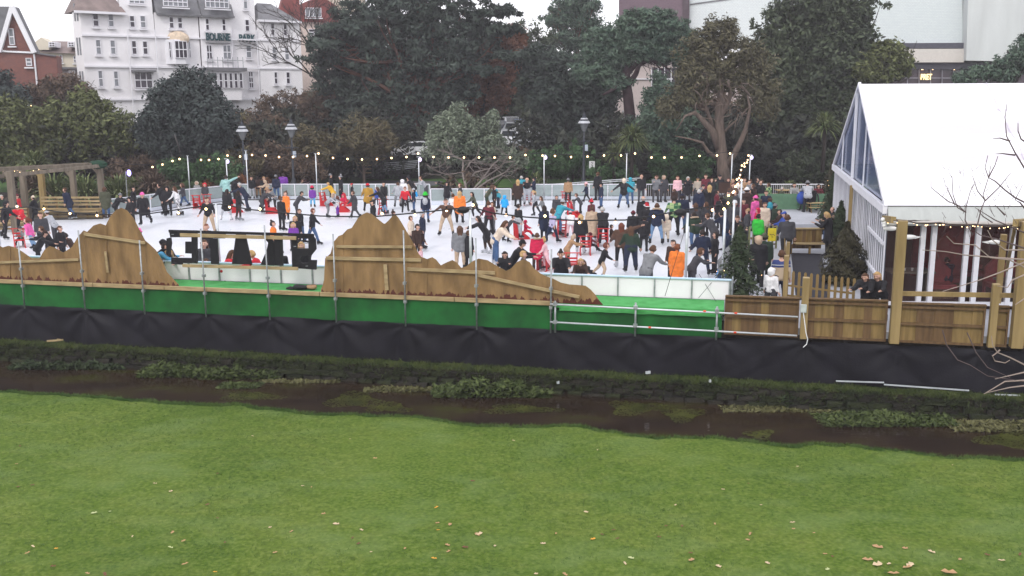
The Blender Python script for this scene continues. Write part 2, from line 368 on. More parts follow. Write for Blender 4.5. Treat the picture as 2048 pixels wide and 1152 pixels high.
tops = [480, 480, 480, 420+0, 455, 446, 446, 466, 452, 470, 445]
tops = [495, 490, 478, 455, 475, 452, 445, 462, 455, 470, 492]
pol = ['leftmost bare scaffold pole beyond the frame', 'scaffold pole beyond the left frame edge', 'scaffold pole nearest the left edge of the photo', 'scaffold pole on the left slope of the left mountain', 'scaffold pole on the right slope of the left mountain', 'scaffold pole crossing the black E of the sign', 'scaffold pole crossing the black K of the sign', 'scaffold pole on the left side of the twin-peaked mountain', 'scaffold pole on the right side of the twin-peaked mountain', 'scaffold pole behind which the low plywood hills run', 'scaffold pole at the right end of the timber ledge']
for k, s in enumerate(ss):
    u = [0, 20, 58, 165, 292, 410, 537, 671, 808, 953, 1103][k]; zt = 2.2 if k < 2 else Fuv(u, tops[k], 0)[1]
    t = empty('scaffold_pole', F(s, -.25, -.36), 0, pol[k], 'scaffold pole', 'scaffold poles along the front of the deck')
    lean = random.uniform(-.012, .012)
    b = MB(); b.tube([(0, 0, -.05), (lean*2, 0, zt+.3)], .026, 8); b.build('tube', M['galv'], t, smooth=True)
    for zz in (.75, 1.35):
        if zz < zt+.2: b = MB(); b.box((lean, .02, zz), (.10, .10, .09), ANG); b.box((lean, -.04, zz+.02), (.05, .06, .05)); b.build('coupler', M['galv'], t)
# timber ledge in lengths
led = empty('timber_ledge', F(-12, -.1, .5), 0, 'long timber ledge running along the foot of the plywood mountains', 'timber ledge')
for s0, s1 in ((-27, -20.2), (-20.18, -15.9), (-15.88, -13.2), (-13.18, -7.62), (-7.60, -3.1), (-3.08, .12)):
    b = MB(); b.beam(F(s0, -.10, .50)-led.location, F(s1, -.10, .50)-led.location, .10, .13); b.build('timber_length', M['batten'], led, bevel=.008)
# steel guard rail section at the right
gr = empty('scaffold_rail', F(2.5, -.2, 0), 0, 'galvanised scaffold guard rail with two horizontal tubes below the white barrier', 'scaffold rail')
g0 = gr.location
for s, zt in ((.15, .62), (2.6, .66), (5.0, .64)):
    b = MB(); b.tube([F(s, -.28, -.38)-g0, F(s, -.28, zt)-g0], .03, 8); b.build('standard', M['galv'], gr, smooth=True)
    for z in (.52, -.04): b = MB(); b.box(F(s, -.30, z)-g0, (.12, .12, .10), ANG); b.build('coupler', M['galv'], gr)
for z, z2 in ((.52, .44), (-.04, -.12)):
    b = MB(); b.tube([F(.0, -.33, z)-g0, F(7.3, -.33, z2)-g0], .027, 8); b.build('rail_tube', M['alu'], gr, smooth=True)
for s, z in ((4.6, .50), (5.5, .48), (5.5, -.1), (3.0, -.065)):
    b = MB(); b.tube([F(s, -.331, z-.006)-g0, F(s+.08, -.331, z-.007)-g0], .031, 8); b.build('red_tape', mat('red_tape', (.7, .07, .03)), gr)
# ================================================================ plywood mountains (seen from behind)
ML = [(-70, 470), (-40, 478), (-20, 487), (0,492.4),(5,495),(16,491.7),(29,495),(44,504),(62,516.7),(78,517),(88,500),(98,492.4),(109,496),(125,505.5),(138,497.7),(146,491),(156,473),(167,461),(174,464),(187,451),(200,447),(211,451),(221,431),(232,419.5),(242,416),(253,421),(266,436.5),(276,456),(289,481),(299.5,490),(310,500),(323,520),(333,544.5),(346,559),(356,570)]
MC = [(642,580),(645,572),(648,560),(650,517),(661,507),(667,484),(677,472),(685.5,469),(694,459),(703,456),(715,437),(724,429),(733,425),(742.6,428),(756,439),(766,447),(770,448),(776,442),(785.5,431.5),(792,430.6),(797,436),(805,449),(813,463),(823,480),(830.5,494),(836,506),(842,513.6),(854,518.5),(864,514.6),(871.5,519.5),(881,531),(893,525),(904,520.4),(912.5,525),(922,536),(932,533),(944,523),(957,517.5),(975,521),(998,535),(1012,542),(1022,537),(1034,524),(1046,519),(1059,524),(1068,537),(1081,547),(1093,553),(1105,557),(1122,565.5),(1139,569),(1154,570),(1171,571.6),(1181,579),(1190,589),(1200,603),(1205,612)]
def ip(P, u):
    for (a, va), (c, vc) in zip(P, P[1:]):
        if a <= u <= c: return va+(vc-va)*(u-a)/(c-a)
    return P[-1][1]
# stained lower edge where the ply has gone red-brown and splintered
def stained():
    m = mat('plywood_sheet_stained', (.135, .080, .032), .7, scale=1.1, col2=(.31, .19, .080), stretch=(2.5, 2.5, .7), bump=.3, det=10, bscale=9); nt = m.node_tree; b = nt.nodes['Principled BSDF']; L = nt.links.new
    src = b.inputs['Base Color'].links[0].from_socket
    ge = nt.nodes.new('ShaderNodeNewGeometry'); sx = nt.nodes.new('ShaderNodeSeparateXYZ'); L(ge.outputs['Position'], sx.inputs[0])
    mp = nt.nodes.new('ShaderNodeMapping'); mp.inputs[3].default_value = (5, 5, .6); L(ge.outputs['Position'], mp.inputs[0])
    nz = nt.nodes.new('ShaderNodeTexNoise'); nz.inputs['Scale'].default_value = 1.6; nz.inputs['Detail'].default_value = 5; L(mp.outputs[0], nz.inputs['Vector'])
    ad = nt.nodes.new('ShaderNodeMath'); ad.operation = 'MULTIPLY_ADD'; ad.inputs[1].default_value = .62; ad.inputs[2].default_value = .31; L(nz.outputs[0], ad.inputs[0])
    lt = nt.nodes.new('ShaderNodeMath'); lt.operation = 'LESS_THAN'; L(sx.outputs['Z'], lt.inputs[0]); L(ad.outputs[0], lt.inputs[1])
    mx = nt.nodes.new('ShaderNodeMix'); mx.data_type = 'RGBA'; L(lt.outputs[0], mx.inputs[0]); L(src, mx.inputs[6]); mx.inputs[7].default_value = (.085, .022, .012, 1); L(mx.outputs[2], b.inputs['Base Color'])
    return m
plym = stained()
def mountain(P, seams, base_uv, label, n0=.02):
    f = FW(n0); s_c = f((P[0][0]+P[-1][0])/2, 560)[0]
    root = empty('plywood_mountain', F(s_c, n0, .5), 0, label, 'stage scenery')
    cuts = [P[0][0]]+seams+[P[-1][0]]
    for a, c in zip(cuts, cuts[1:]):
        us = [a]+[u for u, _ in P if a < u < c]+[c]
        dn = .004 if cuts.index(a) % 2 else 0
        up = [f(u, ip(P, u)) for u in us]
        s0, s1 = f(a, base_uv(a))[0], f(c, base_uv(c))[0]
        if up[0][1] <= .50: up[0] = (up[0][0], .50)
        pts = [(s0, .485)]+[(s-.012*(i == 0)+.012*(i == len(up)-1), max(z, .50)) for i, (s, z) in enumerate(up)]+[(s1, .485)]
        cl = []
        for q in pts:
            if not cl or abs(q[0]-cl[-1][0])+abs(q[1]-cl[-1][1]) > .004: cl.append(q)
        dn = dn*5.2; V = [F(s, n0+dn, z)-root.location for s, z in cl]
        b = MB(); b.prism(V, N_, .018); b.build('plywood_sheet', plym, root)
    return root
mtL = mountain(ML, [20, 146, 213], lambda u: 559+.035*u, 'brown plywood mountain cut-out with a single high peak at the left, seen from behind')
mtC = mountain(MC, [686, 770, 854, 1008], lambda u: 559+.037*u+3, 'brown plywood mountain cut-out with twin peaks and a long low ridge to the right')
def batten(root, a, c, th=.085, name='batten', n=-.045, dn=0):
    p = F(*(lambda q: (q[0], n, q[1]))(Fuv(*a, n))); q = F(*(lambda q: (q[0], n-dn, q[1]))(Fuv(*c, n)))
    b = MB(); b.beam(p-root.location, q-root.location, .05, th, up=(0, 0, 1) if abs((q-p).normalized().z) < .8 else (E.x, E.y, 0)); b.build(name, M['batten'], root, bevel=.006)
batten(mtL, (-60, 527), (157, 519)); batten(mtL, (168, 468), (290, 486), .10); batten(mtL, (211, 503), (216, 545))
batten(mtC, (673, 493), (824, 494)); batten(mtC, (652, 516), (842, 520), .11); batten(mtC, (770.6, 529), (774, 580), .12); batten(mtC, (814, 538), (990, 546), .11); batten(mtC, (955, 550), (1159, 594), .10, n=-.10)
# ================================================================ SKATE sign (mirrored, seen from behind)
sg = empty('word_sign', F(Fs(480, 530, -.02), -.02, .5), 0, 'black painted letters SKATE seen in reverse from behind between the mountains', 'sign')
def zp(x, y, n=-.02): s, z = Fuv(300+x/4.267, 430+y/4.267, n); return F(s, n, z)-sg.location
LET = {'letter_e': [[(352, 150), (400, 150), (402, 412), (356, 410)], [(160, 128), (400, 133), (400, 149), (352, 149), (352, 190), (172, 190)], [(300, 228), (351, 228), (353, 330), (300, 328)], [(180, 365), (355, 368), (355, 411), (275, 409), (275, 425), (180, 418)], [(140, 200), (175, 192), (182, 240), (170, 330), (180, 362), (165, 360), (137, 335)]],
       'letter_t': [[(430, 136), (640, 141), (638, 200), (430, 196)], [(510, 201), (572, 202), (584, 420), (520, 418)]],
       'letter_a': [[(735, 150), (808, 152), (868, 424), (698, 418)]],
       'letter_k': [[(1058, 155), (1126, 156), (1134, 434), (1062, 430)], [(945, 158), (1008, 160), (1057, 238), (1057, 300)], [(1008, 235), (1057, 301), (1060, 432), (942, 425), (995, 300)]],
       'letter_s': [[(1205, 160), (1395, 163), (1396, 188), (1410, 205), (1208, 198)], [(1208, 199), (1256, 200), (1254, 285), (1208, 290)], [(1350, 203), (1411, 206), (1417, 292), (1375, 345), (1348, 345), (1352, 285)], [(1208, 291), (1254, 286), (1351, 286), (1347, 344), (1290, 352), (1276, 396), (1210, 400)], [(1348, 346), (1374, 346), (1366, 384), (1352, 384)], [(1210, 401), (1276, 397), (1300, 412), (1352, 408), (1352, 385), (1421, 386), (1416, 467), (1214, 452)]]}
for nm, polys in LET.items():
    b = MB()
    for P in polys: b.prism([zp(x, y) for x, y in P], N_, .06)
    b.build(nm, M['black_wood'], sg)
def sbar(a, c, th, m, nm, n):
    b = MB(); b.beam(zp(*a, n), zp(*c, n), .05, th); b.build(nm, m, sg, bevel=.005)
b = MB(); b.beam(zp(160, 137, -.015), zp(1395, 172, -.015), .03, .09); b.build('top_board', M['black_wood'], sg)
sbar((258, 170), (1248, 198), .115, M['batten'], 'batten', -.09); sbar((278, 432), (1264, 458), .10, M['batten'], 'batten', -.09)
for x, y in ((195, 165), (1238, 268), (1340, 435)): b = MB(); b.box(zp(x, y, -.03), (.09, .02, .02), .4); b.build('cable_clip', M['galv'], sg)
# crumpled jacket lying on the turf
p0 = F(Fs(606, 571, .6), .55, .49)
t = empty('dropped_jacket', p0, ANG, 'crumpled black jacket with tan lining dropped on the green turf beside the sign', 'jacket')
for nm, c, rr, mm in (('jacket_body', (-.05, 0, .07), (.30, .2, .10), M['black_wood']), ('sleeve', (-.36, -.05, .04), (.22, .1, .06), M['black_wood']), ('lining', (.30, .03, .07), (.2, .13, .09), mat('tan_lining', (.30, .18, .10)))):
    b = MB(); b.ball(c, rr, 12, 8); b.v = [(x+.04*hn(x, y, z, 9), y+.04*hn(y, z, x, 8), max(0.004, z+.05*hn(z, x, y, 7))) for x, y, z in b.v]; b.build(nm, mm, t, smooth=True)
# ================================================================ near barrier (white panels)
NB = 1.55
nb = empty('rink_barrier', F(-4, NB, .0), 0, 'white panelled rink barrier with pale blue top rail at the near side of the ice', 'barrier')
n0 = nb.location
pw = 1.16; s = 5.35
b = MB(); b.beam(F(-26, NB-.03, 1.12)-n0, F(5.4, NB-.03, 1.12)-n0, .10, .05); b.build('top_rail', M['rail_blue'], nb, bevel=.01)
pm = MB(); pm.box((0, 0, 0), (pw-.05, .03, .62)); pme = pm.mesh('white_panel', M['white_panel'])
qm = MB(); qm.box((0, 0, 0), (.045, .06, 1.1)); qme = qm.mesh('barrier_post', M['galv'])
while s > -26:
    link('barrier_post', qme, nb, F(s, NB-.04, .56)-n0, ANG)
    link('white_panel', pme, nb, F(s-pw/2, NB, .79)-n0, ANG); s -= pw
link('barrier_post', qme, nb, F(5.41, NB-.04, .56)-n0, ANG)
b = MB(); b.beam(F(-26, NB+.05, .25)-n0, F(5.4, NB+.05, .25)-n0, .04, .46); b.build('kick_board', M['kick'], nb)
# short return piece of the barrier towards the gate
b = MB(); b.box(F(5.44, NB+.5, .65)-n0, (.04, .9, 1.0), ANG); b.build('end_panel', mat('grey_panel', (.3, .33, .36)), nb)
# ================================================================ far barriers (acrylic)
def barrier(P, step, label, h=1.02, glass='glass', bars=0, base=0., kick=True, col='white_frame'):
    P = [Vector(p) for p in P]; root = empty('rink_barrier', P[0], 0, label, 'barrier'); o = P[0]; m = M[col]
    for a, c in zip(P, P[1:]):
        L = (c-a).length; n = max(1, round(L/step)); d = (c-a)/n; rz = math.atan2(d.y, d.x); w = d.length
        b = MB(); b.beam(a-o+Vector((0, 0, h+base)), c-o+Vector((0, 0, h+base)), .06, .05); b.build('top_rail', m, root)
        if kick: b = MB(); b.beam(a-o+Vector((0, 0, .12+base)), c-o+Vector((0, 0, .12+base)), .03, .22); b.build('kick_board', M['kick'], root)
        pq = MB(); pq.box((0, 0, 0), (.055, .055, h-.03)); pqe = pq.mesh('post', m)
        if glass: gq = MB(); gq.box((0, 0, 0), (w-.09, .012, h-.30)); gqe = gq.mesh('pane', M[glass])
        if bars:
            bq = MB()
            for k in range(1, bars): bq.box((-w/2+w*k/bars, 0, 0), (.016, .016, h-.1))
            bqe = bq.mesh('bars', m)
        for k in range(n):
            p = a-o+d*k; link('post', pqe, root, p+Vector((0, 0, base+(h-.03)/2)), rz)
            if glass: link('pane', gqe, root, p+d/2+Vector((0, 0, base+.26+(h-.30)/2)), rz)
            if bars: link('bars', bqe, root, p+d/2+Vector((0, 0, base+h/2)), rz)
    link('post', pqe, root, P[-1]-o+Vector((0, 0, base+(h-.03)/2)), rz)
    return root
barrier([G(205, 436), G(302, 423), G(380, 410), G(482, 399)], 1.2, 'rink barrier with clear panels rising towards the far left corner of the ice')
barrier([G(484, 398.7), G(860, 399)], .93, 'long stretch of clear rink barrier behind the skaters left of centre')
barrier([G(862, 410), G(1022, 410)], 1.5, 'clear rink barrier in front of the bare shrub at the gate in the middle')
barrier([G(1030, 399.5), G(1290, 399.6)], 1.15, 'clear rink barrier at the far side right of centre, below the lamp post')
barrier([G(1292, 399.6), G(1452, 399.8)], 1.3, 'barred far rink barrier in front of the standing spectators', bars=9, glass=None)
def gpaint(): return mat('green_hoarding', (.10, .20, .12), .7, .15)
b0 = G(1556, 404, .2); b1 = G(1668, 404, .2)
hr = barrier([G(1500, 404, .2), G(1668, 404, .2)], 2.4, 'white topped railing along the back of the raised seating floor', h=1.1, glass=None, bars=22, base=0, kick=False)
b = MB(); b.beam(G(1500, 403, .7)-hr.location, G(1668, 403, .7)-hr.location, .03, .9); b.build('green_backing', gpaint(), hr)
rp = empty('access_ramp', G(1045, 398), 0, 'aluminium access ramp with sloping handrails beyond the far barrier', 'ramp')
for k in (0, 1):
    b = MB()
    for zz in (.95, .5): b.tube([G(1060, 396, 0)+Vector((0, 1.2*k+.5, zz-.3))-rp.location, G(1290, 396, 0)+Vector((0, 1.2*k+.5, zz+.25))-rp.location], .03, 6)
    for t_ in range(8): q = G(1060+33*t_, 396)+Vector((0, 1.2*k+.5, 0)); b.tube([q-rp.location-Vector((0, 0, .5)), q-rp.location+Vector((0, 0, .65+.07*t_))], .022, 5)
    b.build('handrail', M['alu'], rp)
b = MB(); b.prism([G(1060, 396, -.3)+Vector((0, .5, 0))-rp.location, G(1290, 396, -.3)+Vector((0, .5, .5))-rp.location, G(1290, 396, -.3)+Vector((0, 1.7, .5))-rp.location, G(1060, 396, -.3)+Vector((0, 1.7, 0))-rp.location], (0, 0, 1), .06); b.build('ramp_floor', M['galv'], rp)
# timber boards behind the far barrier
for u0, u1, lab in ((566, 664, 'upright timber boards behind the far barrier, left of centre'), (1258, 1280, 'short timber hoarding behind the far barrier near the spectators')):
    r_ = empty('timber_hoarding', G(u0, 398), 0, lab, 'hoarding'); u = u0
    while u < u1:
        p = G(u, 397)+Vector((0, .5, .28)); b = MB(); b.box(p-r_.location, (.22, .03, .95+random.uniform(-.08, .08))); b.build('board', M['fence_wood2'] if random.random() < .5 else M['fence_wood'], r_); u += 9
# ================================================================ festoon poles and bulbs
bulb_b = MB(); bulb_b.ball((0, 0, 0), .056, 8, 6); bulb_me = bulb_b.mesh('bulb', M['bulb'], True)
cap_b = MB(); cap_b.lathe([(.03, .07), (.04, .16), (.02, .20)], n=6); cap_me = cap_b.mesh('bulb_holder', M['cable'])
def pole(u, v0, v1, y, label, r=.035, head=None, m=None):
    a = D(u, v1, y); c = D(u, v0, y); t = empty('light_pole', a, 0, label, 'light pole', 'light poles around the rink')
    b = MB(); b.tube([(0, 0, 0), (0, 0, c.z-a.z)], r, 8); b.build('pole_shaft', m or M['alu'], t, smooth=True)
    if head:
        b = MB(); b.ball((head*.1, 0, c.z-a.z-.1), (.10, .10, .13), 8, 6); b.build('flood_lamp', emis('cold_lamp', (.72, .62, 1.0), 1.6), t, smooth=True)
        b = MB(); b.box((0, 0, c.z-a.z+.08), (.25, .06, .06)); b.build('bracket', M['galv'], t)
    else:
        b = MB(); b.box((0, 0, c.z-a.z+.02), (.18, .05, .05)); b.build('bracket', M['galv'], t)
    return c
YB = 64.3
tp = {}
for u, v0, v1, hd, lab in ((381, 312, 400, 0, 'white light pole beside the child in the fur hood, far left'), (457, 320, 398, 1, 'light pole with a cold flood lamp above the teal-backed man'), (497, 302, 398, 0, 'light pole below the left street lamp'), (635, 308, 398, 0, 'light pole behind the purple coat'), (839, 316, 396, 1, 'light pole at the park path with a violet lamp'), (1088, 312, 396, 1, 'light pole with a bright round lamp right of the bare shrub'), (1252, 308, 396, 0, 'light pole left of the far spectators'), (1461, 309, 398, 0, 'light pole by the trunk of the big pale tree'), (1497, 312, 396, 1, 'rightmost far light pole with a violet lamp')):
    tp[u] = pole(u, v0, v1, YB, lab, head=hd)
def festoon(P, us, label, sag=0., scale=1.0, cap=False, r=.012, sub=8):
    """P: 3D support points; bulbs at fractions us (list of 3D points)"""
    root = empty('string_light', P[0], 0, label, 'string lights'); o = P[0]; b = MB(); pts = []
    for a, c in zip(P, P[1:]):
        for k in range(sub): t = k/sub; q = a.lerp(c, t); q = q-Vector((0, 0, sag*4*t*(1-t))); pts.append(q-o)
    pts.append(P[-1]-o); b.tube(pts, r, 4, False); b.build('cable', M['cable'], root)
    for q in us:
        link('bulb', bulb_me, root, q-o, 0, scale)
        if cap: link('bulb_holder', cap_me, root, q-o, 0, scale)
    return root
back = [(305, 334), (325, 329), (345, 322), (359, 318), (402, 320), (418, 320), (437, 318), (455, 311), (480, 313), (504, 310), (531, 311), (558, 314), (586, 314), (614, 312), (637, 307), (666, 316), (695, 318), (724, 319), (754, 318), (783, 316), (813, 314), (836, 307), (867, 314), (897, 315), (928, 315), (958, 315), (989, 315), (1020, 315), (1051, 310), (1085, 311), (1110, 312), (1142, 314), (1175, 313), (1208, 311), (1242, 311), (1270, 307), (1303, 315), (1329, 315), (1363, 315), (1399, 312), (1434, 311), (1460, 307), (1497, 311)]
festoon([D(u, v-4, YB) for u, v in [(205, 326), (255, 332)]+back], [D(u, v, YB) for u, v in back], 'long string of warm bulbs hung between the poles beyond the rink', r=.018, sub=1)
far_l = [(26, 213), (34, 212), (43, 211), (51, 210), (62, 211), (82, 214), (92, 214.5), (102, 215)]
festoon([D(u, v-1, 80) for u, v in far_l], [D(u, v, 80) for u, v in far_l], 'short string of warm bulbs above the left bushes', scale=.9, r=.02, sub=1)
# right run of bulbs coming towards the camera above the crowd
run = [(1495, 320, 60), (1494, 325, 58.5), (1489, 327, 57), (1484, 331, 55.5), (1489, 333, 54), (1482, 340, 52), (1480, 350, 50), (1478, 356, 48.5), (1474, 359, 47), (1483, 360, 46), (1471, 371, 44.5), (1475, 368, 43), (1468, 383, 42), (1466, 385, 40.5), (1471, 373, 39), (1457, 391, 37.5), (1456, 406, 36), (1448, 418, 34.5)]
festoon([D(u, v-4, y) for u, v, y in run], [D(u, v, y) for u, v, y in run], 'dense run of warm bulbs above the crowd leading to the near mast', scale=.8, sub=1)
# masts inside the near edge
def mast(u, v0, v1, y, label, lamp=True):
    a = D(u, v1, y); a.z = max(a.z, 0.0); c = D(u, v0, y); t = empty('light_mast', a, 0, label, 'light mast', 'light masts near the front of the rink'); h = c.z-a.z
    b = MB(); b.tube([(0, 0, 0), (0, 0, h)], .042, 8); b.build('mast_tube', M['alu'], t, smooth=True)
    if lamp:
        b = MB(); b.ball((-.22, 0, h+.02), (.2, .14, .12), 10, 6); b.build('flood_lamp', M['cable'], t, smooth=True); b = MB(); b.box((-.1, 0, h+.05), (.3, .05, .05)); b.build('bracket', M['cable'], t)
    return c
m1 = mast(942, 421, 562, 31.2, 'tall steel mast behind the low plywood hills with a black flood lamp'); m2 = mast(440, 408, 532, 34.0, 'thin steel mast rising behind the black sign letters', False)
m3 = mast(1371, 426, 560, 30.6, 'black and steel mast at the near barrier beside the orange hooded man'); m4 = mast(1445, 419, 560, 31.0, 'steel mast standing at the right end of the near barrier', False); m5 = mast(1463, 400, 545, 36, 'steel mast just behind the right end mast', False)
m6 = mast(1, 413, 500, 37, 'steel mast at the left edge of the photo', False); m7 = mast(1479, 362, 470, 46, 'steel pole rising out of the right-hand crowd', False)
# braces and stay wires of mast 3
b = MB()
for a_, c_ in (((1371, 455), (1330, 592)), ((1440, 545), (1397, 596)), ((1398, 548), (1432, 603))):
    b.tube([D(*a_, 30.4), D(*c_, 29.3)], .008, 4)
b.build('stay_wires', M['cable'], label='thin dark stay wires running down from the near mast to the green deck', cat='wires')
def near_run(pts, bulbs, label):
    festoon([D(*p) for p in pts], [D(*p) for p in bulbs], label, scale=.75, cap=True, r=.022, sub=1)
near_run([(1, 418, 37), (55, 414, 36.5), (110, 423, 36), (200, 429, 35), (300, 427, 34.5), (385, 415, 34), (440, 408, 34), (500, 419, 33.5), (560, 425, 33), (640, 432, 32.5), (740, 434, 32), (840, 425, 31.5), (942, 414, 31.2)],
         [(34, 413, 36.6), (88, 418, 36.2), (140, 427, 35.6), (194, 431, 35), (357, 426, 34.2), (412, 418, 34), (459, 414, 34), (520, 418, 33.3), (764, 427, 32), (830, 430, 31.6), (893, 421, 31.4)], 'near string of warm bulbs from the left edge to the central mast')
near_run([(942, 414, 31.2), (985, 426, 31.1), (1050, 434, 31), (1150, 441, 30.8), (1250, 440, 30.7), (1310, 431, 30.6), (1371, 419, 30.6), (1420, 414, 30.8), (1445, 408, 31)],
         [(946, 410, 31.2), (1012, 430, 31.1), (1090, 432, 31), (1159, 445, 30.8), (1231, 445, 30.7), (1307, 433, 30.6), (1362, 420, 30.6), (1425, 420, 30.8)], 'near string of warm bulbs from the central mast to the right end mast')
# ================================================================ skate aids
def skate_aid(loc, rz, label, sc=1.):
    t = empty('skate_aid', loc, rz, label, 'skating aid', 'red skating aids on the ice'); t.scale = (sc*.88,)*3; m = M['red']
    for sx in (-.24, .24):
        b = MB(); b.prism([(sx, .30, .02), (sx, .34, .95), (sx, .24, .95), (sx, .10, .42), (sx, -.22, .34), (sx, -.50, .10), (sx, -.50, .02)], (1, 0, 0), .04); b.build('side_frame', m, t)
        b = MB(); b.box((sx+.02, -.10, .012), (.06, 1.0, .024)); b.build('runner', m, t)
    b = MB(); b.box((0, -.08, .38), (.46, .40, .05)); b.build('seat', m, t)
    for z in (.55, .70): b = MB(); b.box((.02, .24, z), (.46, .04, .08)); b.build('back_slat', m, t)
    b = MB(); b.tube([(-.34, .31, .95), (.38, .31, .95)], .025, 6); b.build('handlebar', m, t)
    return t
ax = skate_aid(G(398, 417), R(170), 'red skating aid by the left barrier under the child in the fur hood')
def aid(u, v, rz, label):
    t = copy_tree(ax, label=label, group='red skating aids on the ice'); t.location = G(u, v); t.rotation_euler = (0, 0, R(rz)); return t
for a in ((39, 494, 30, 'red skating aid at the far left carrying a grey-coated child'), (415, 415, 200, 'red skating aid by the left barrier holding the child in the red hood'), (470, 425, 120, 'red skating aid held by the girl in black leggings'), (542, 427, 90, 'red skating aid pushed by the grey hooded child'), (651, 412, 60, 'small red skating aid between the yellow coat and grey tracksuit'), (697, 412, 110, 'red skating aid in front of the black coat with red hat'), (765, 428, 0, 'red skating aid in front of the leaning black coat'), (1040, 478, 100, 'red skating aid pushed by the man in grey joggers'), (1056, 410, 180, 'red skating aid by the bald man at the gate'), (1131, 409, 180, 'red skating aid below the tan waistcoat at the far barrier'), (1146, 434, 60, 'red skating aid carrying a small grey child in the middle'), (1121, 474, 200, 'red skating aid pushed by the teal jacket with bobble hat'), (1171, 509, 180, 'large red skating aid beside the girl in black with blond hair'), (1186, 488, 180, 'red skating aid pushed by the long beige trench coat'), (1206, 492, 180, 'red skating aid pushed by the man in the black puffer'), (1143, 546, 180, 'red skating aid behind the leaning dark-haired woman at the near barrier'), (1090, 540, 150, 'red skating aid beside the bright red coat'), (684, 424, 90, 'red skating aid right of the tall black coat')):
    aid(*a)
# ================================================================ marquee
M['canvas'] = mat('white_canvas', (.78, .77, .81), .5, .04, .35); M['canvas_l'] = mat('lilac_canvas', (.58, .545, .61), .5, .05, .35)
M['canvas_grey'] = mat('grey_canvas_valance', (.42, .44, .43), .6, .06, 2, stretch=(3, 1, 1))
M['clear_pvc'] = glassy('clear_gable_sheet', (.10, .15, .30), .78, .12)
M['tent_glass'] = glassy('marquee_glass', (.10, .06, .06), .16, .04)
TC = Vector((11.82, 30.56, 0)); TB = Vector((16.12, 48.82, 0)); GD = (TB-TC).normalized(); TD = Vector((.998, -.060, 0)).normalized()
gw = WALL(TC, GD); apx = gw(1722, 168); ZE = 3.35
TM = Vector((GD.x*apx[0], GD.y*apx[0], 0))+TC; ZR = apx[1]; TLEN = 26
print('apex', apx)
tent = empty('marquee', TC, 0, 'large white marquee with glazed gable and fairy-lit timber canopy at the right', 'marquee')
def tp_(s, z, x=0.): return GD*s+TD*x+Vector((0, 0, z))      # local to TC
GLn = (TB-TC).length
def slope(i, j):      # front roof slope with purlin ridges and slight sag between frames
    x = TLEN*i; s = apx[0]*j; z = ZE+(ZR-ZE)*j
    w = .06*math.cos(j*math.pi*2*4.5)-.10*math.sin(math.pi*((x % 5)/5))
    return tp_(s-.15*(1-j), z+w*(0 < j < 1), x-.12)
JS = [0, .16, .33, .375, .55, .62, .73, .765, 1.0]
for ji, (j0, j1) in enumerate(zip(JS, JS[1:])): grid('roof_band' if ji in (2, 4, 6) else 'roof_canvas', lambda i, j: slope(i, j0+(j1-j0)*j), 80, 9, M['canvas_l'] if ji in (2, 4, 6) else M['canvas'], tent)
grid('roof_canvas', lambda i, j: tp_(GLn+(apx[0]-GLn)*j, ZE+(ZR-ZE)*j, TLEN*i-.12), 20, 8, M['canvas'], tent)
b = MB(); b.v = [tp_(0, ZE, .02), tp_(apx[0], ZR-.05, .02), tp_(GLn, ZE, .02)]; b.f = [(0, 1, 2)]; b.build('gable_sheet', M['clear_pvc'], tent)
def tbeam(a, c, w, h, nm='frame', m='white_frame', up=(0, 0, 1)): b = MB(); b.beam(tp_(*a), tp_(*c), w, h, up); b.build(nm, M[m], tent)
tbeam((0, ZE-.02, -.06), (apx[0], ZR, -.06), .10, .16, 'gable_rafter'); tbeam((GLn, ZE-.02, -.06), (apx[0], ZR, -.06), .10, .14, 'gable_rafter')
tbeam((-.1, ZE-.14, -.08), (GLn, ZE-.14, -.08), .14, .26, 'eave_beam')
for u_, zf in ((1688, 0), (1710, 1), (1733, 0)):
    s = gw(u_, 300)[0]; zt = ZE+(ZR-ZE)*(s/apx[0] if s < apx[0] else (GLn-s)/(GLn-apx[0]))
    tbeam((s, ZE, -.05), (s, zt-.05, -.05), .05+.06*zf, .05+.06*zf, 'gable_mullion', up=(GD.x, GD.y, 0))
# gable wall: upright cladding mullions, door openings
k = 0; s = .1
while s < GLn:
    wdt = .10 if k % 4 else .20
    b = MB(); b.box(tp_(s, (ZE-.2)/2, .005), (.03, wdt, ZE-.2), math.atan2(GD.y, GD.x)-math.pi/2); b.build('wall_mullion', M['white_frame'], tent)
    if 9.0 < s < 9.4: b = MB(); b.box(tp_(s, (ZE-.2)/2, -.16), (.12, .16, ZE-.2), math.atan2(GD.y, GD.x)-math.pi/2); b.build('timber_upright', M['post_wood'], tent)
    s += .50; k += 1
b = MB(); b.prism([tp_(0, 0, .03), tp_(GLn, 0, .03), tp_(GLn, ZE-.2, .03), tp_(0, ZE-.2, .03)], TD, .02); b.build('side_glazing', mat('dark_glazing', (.10, .11, .15), .12, .1, spec=.6), tent)
for z in (.9, 2.1): tbeam((.1, z, -.03), (4.2, z, -.03), .07, .10, 'door_rail')
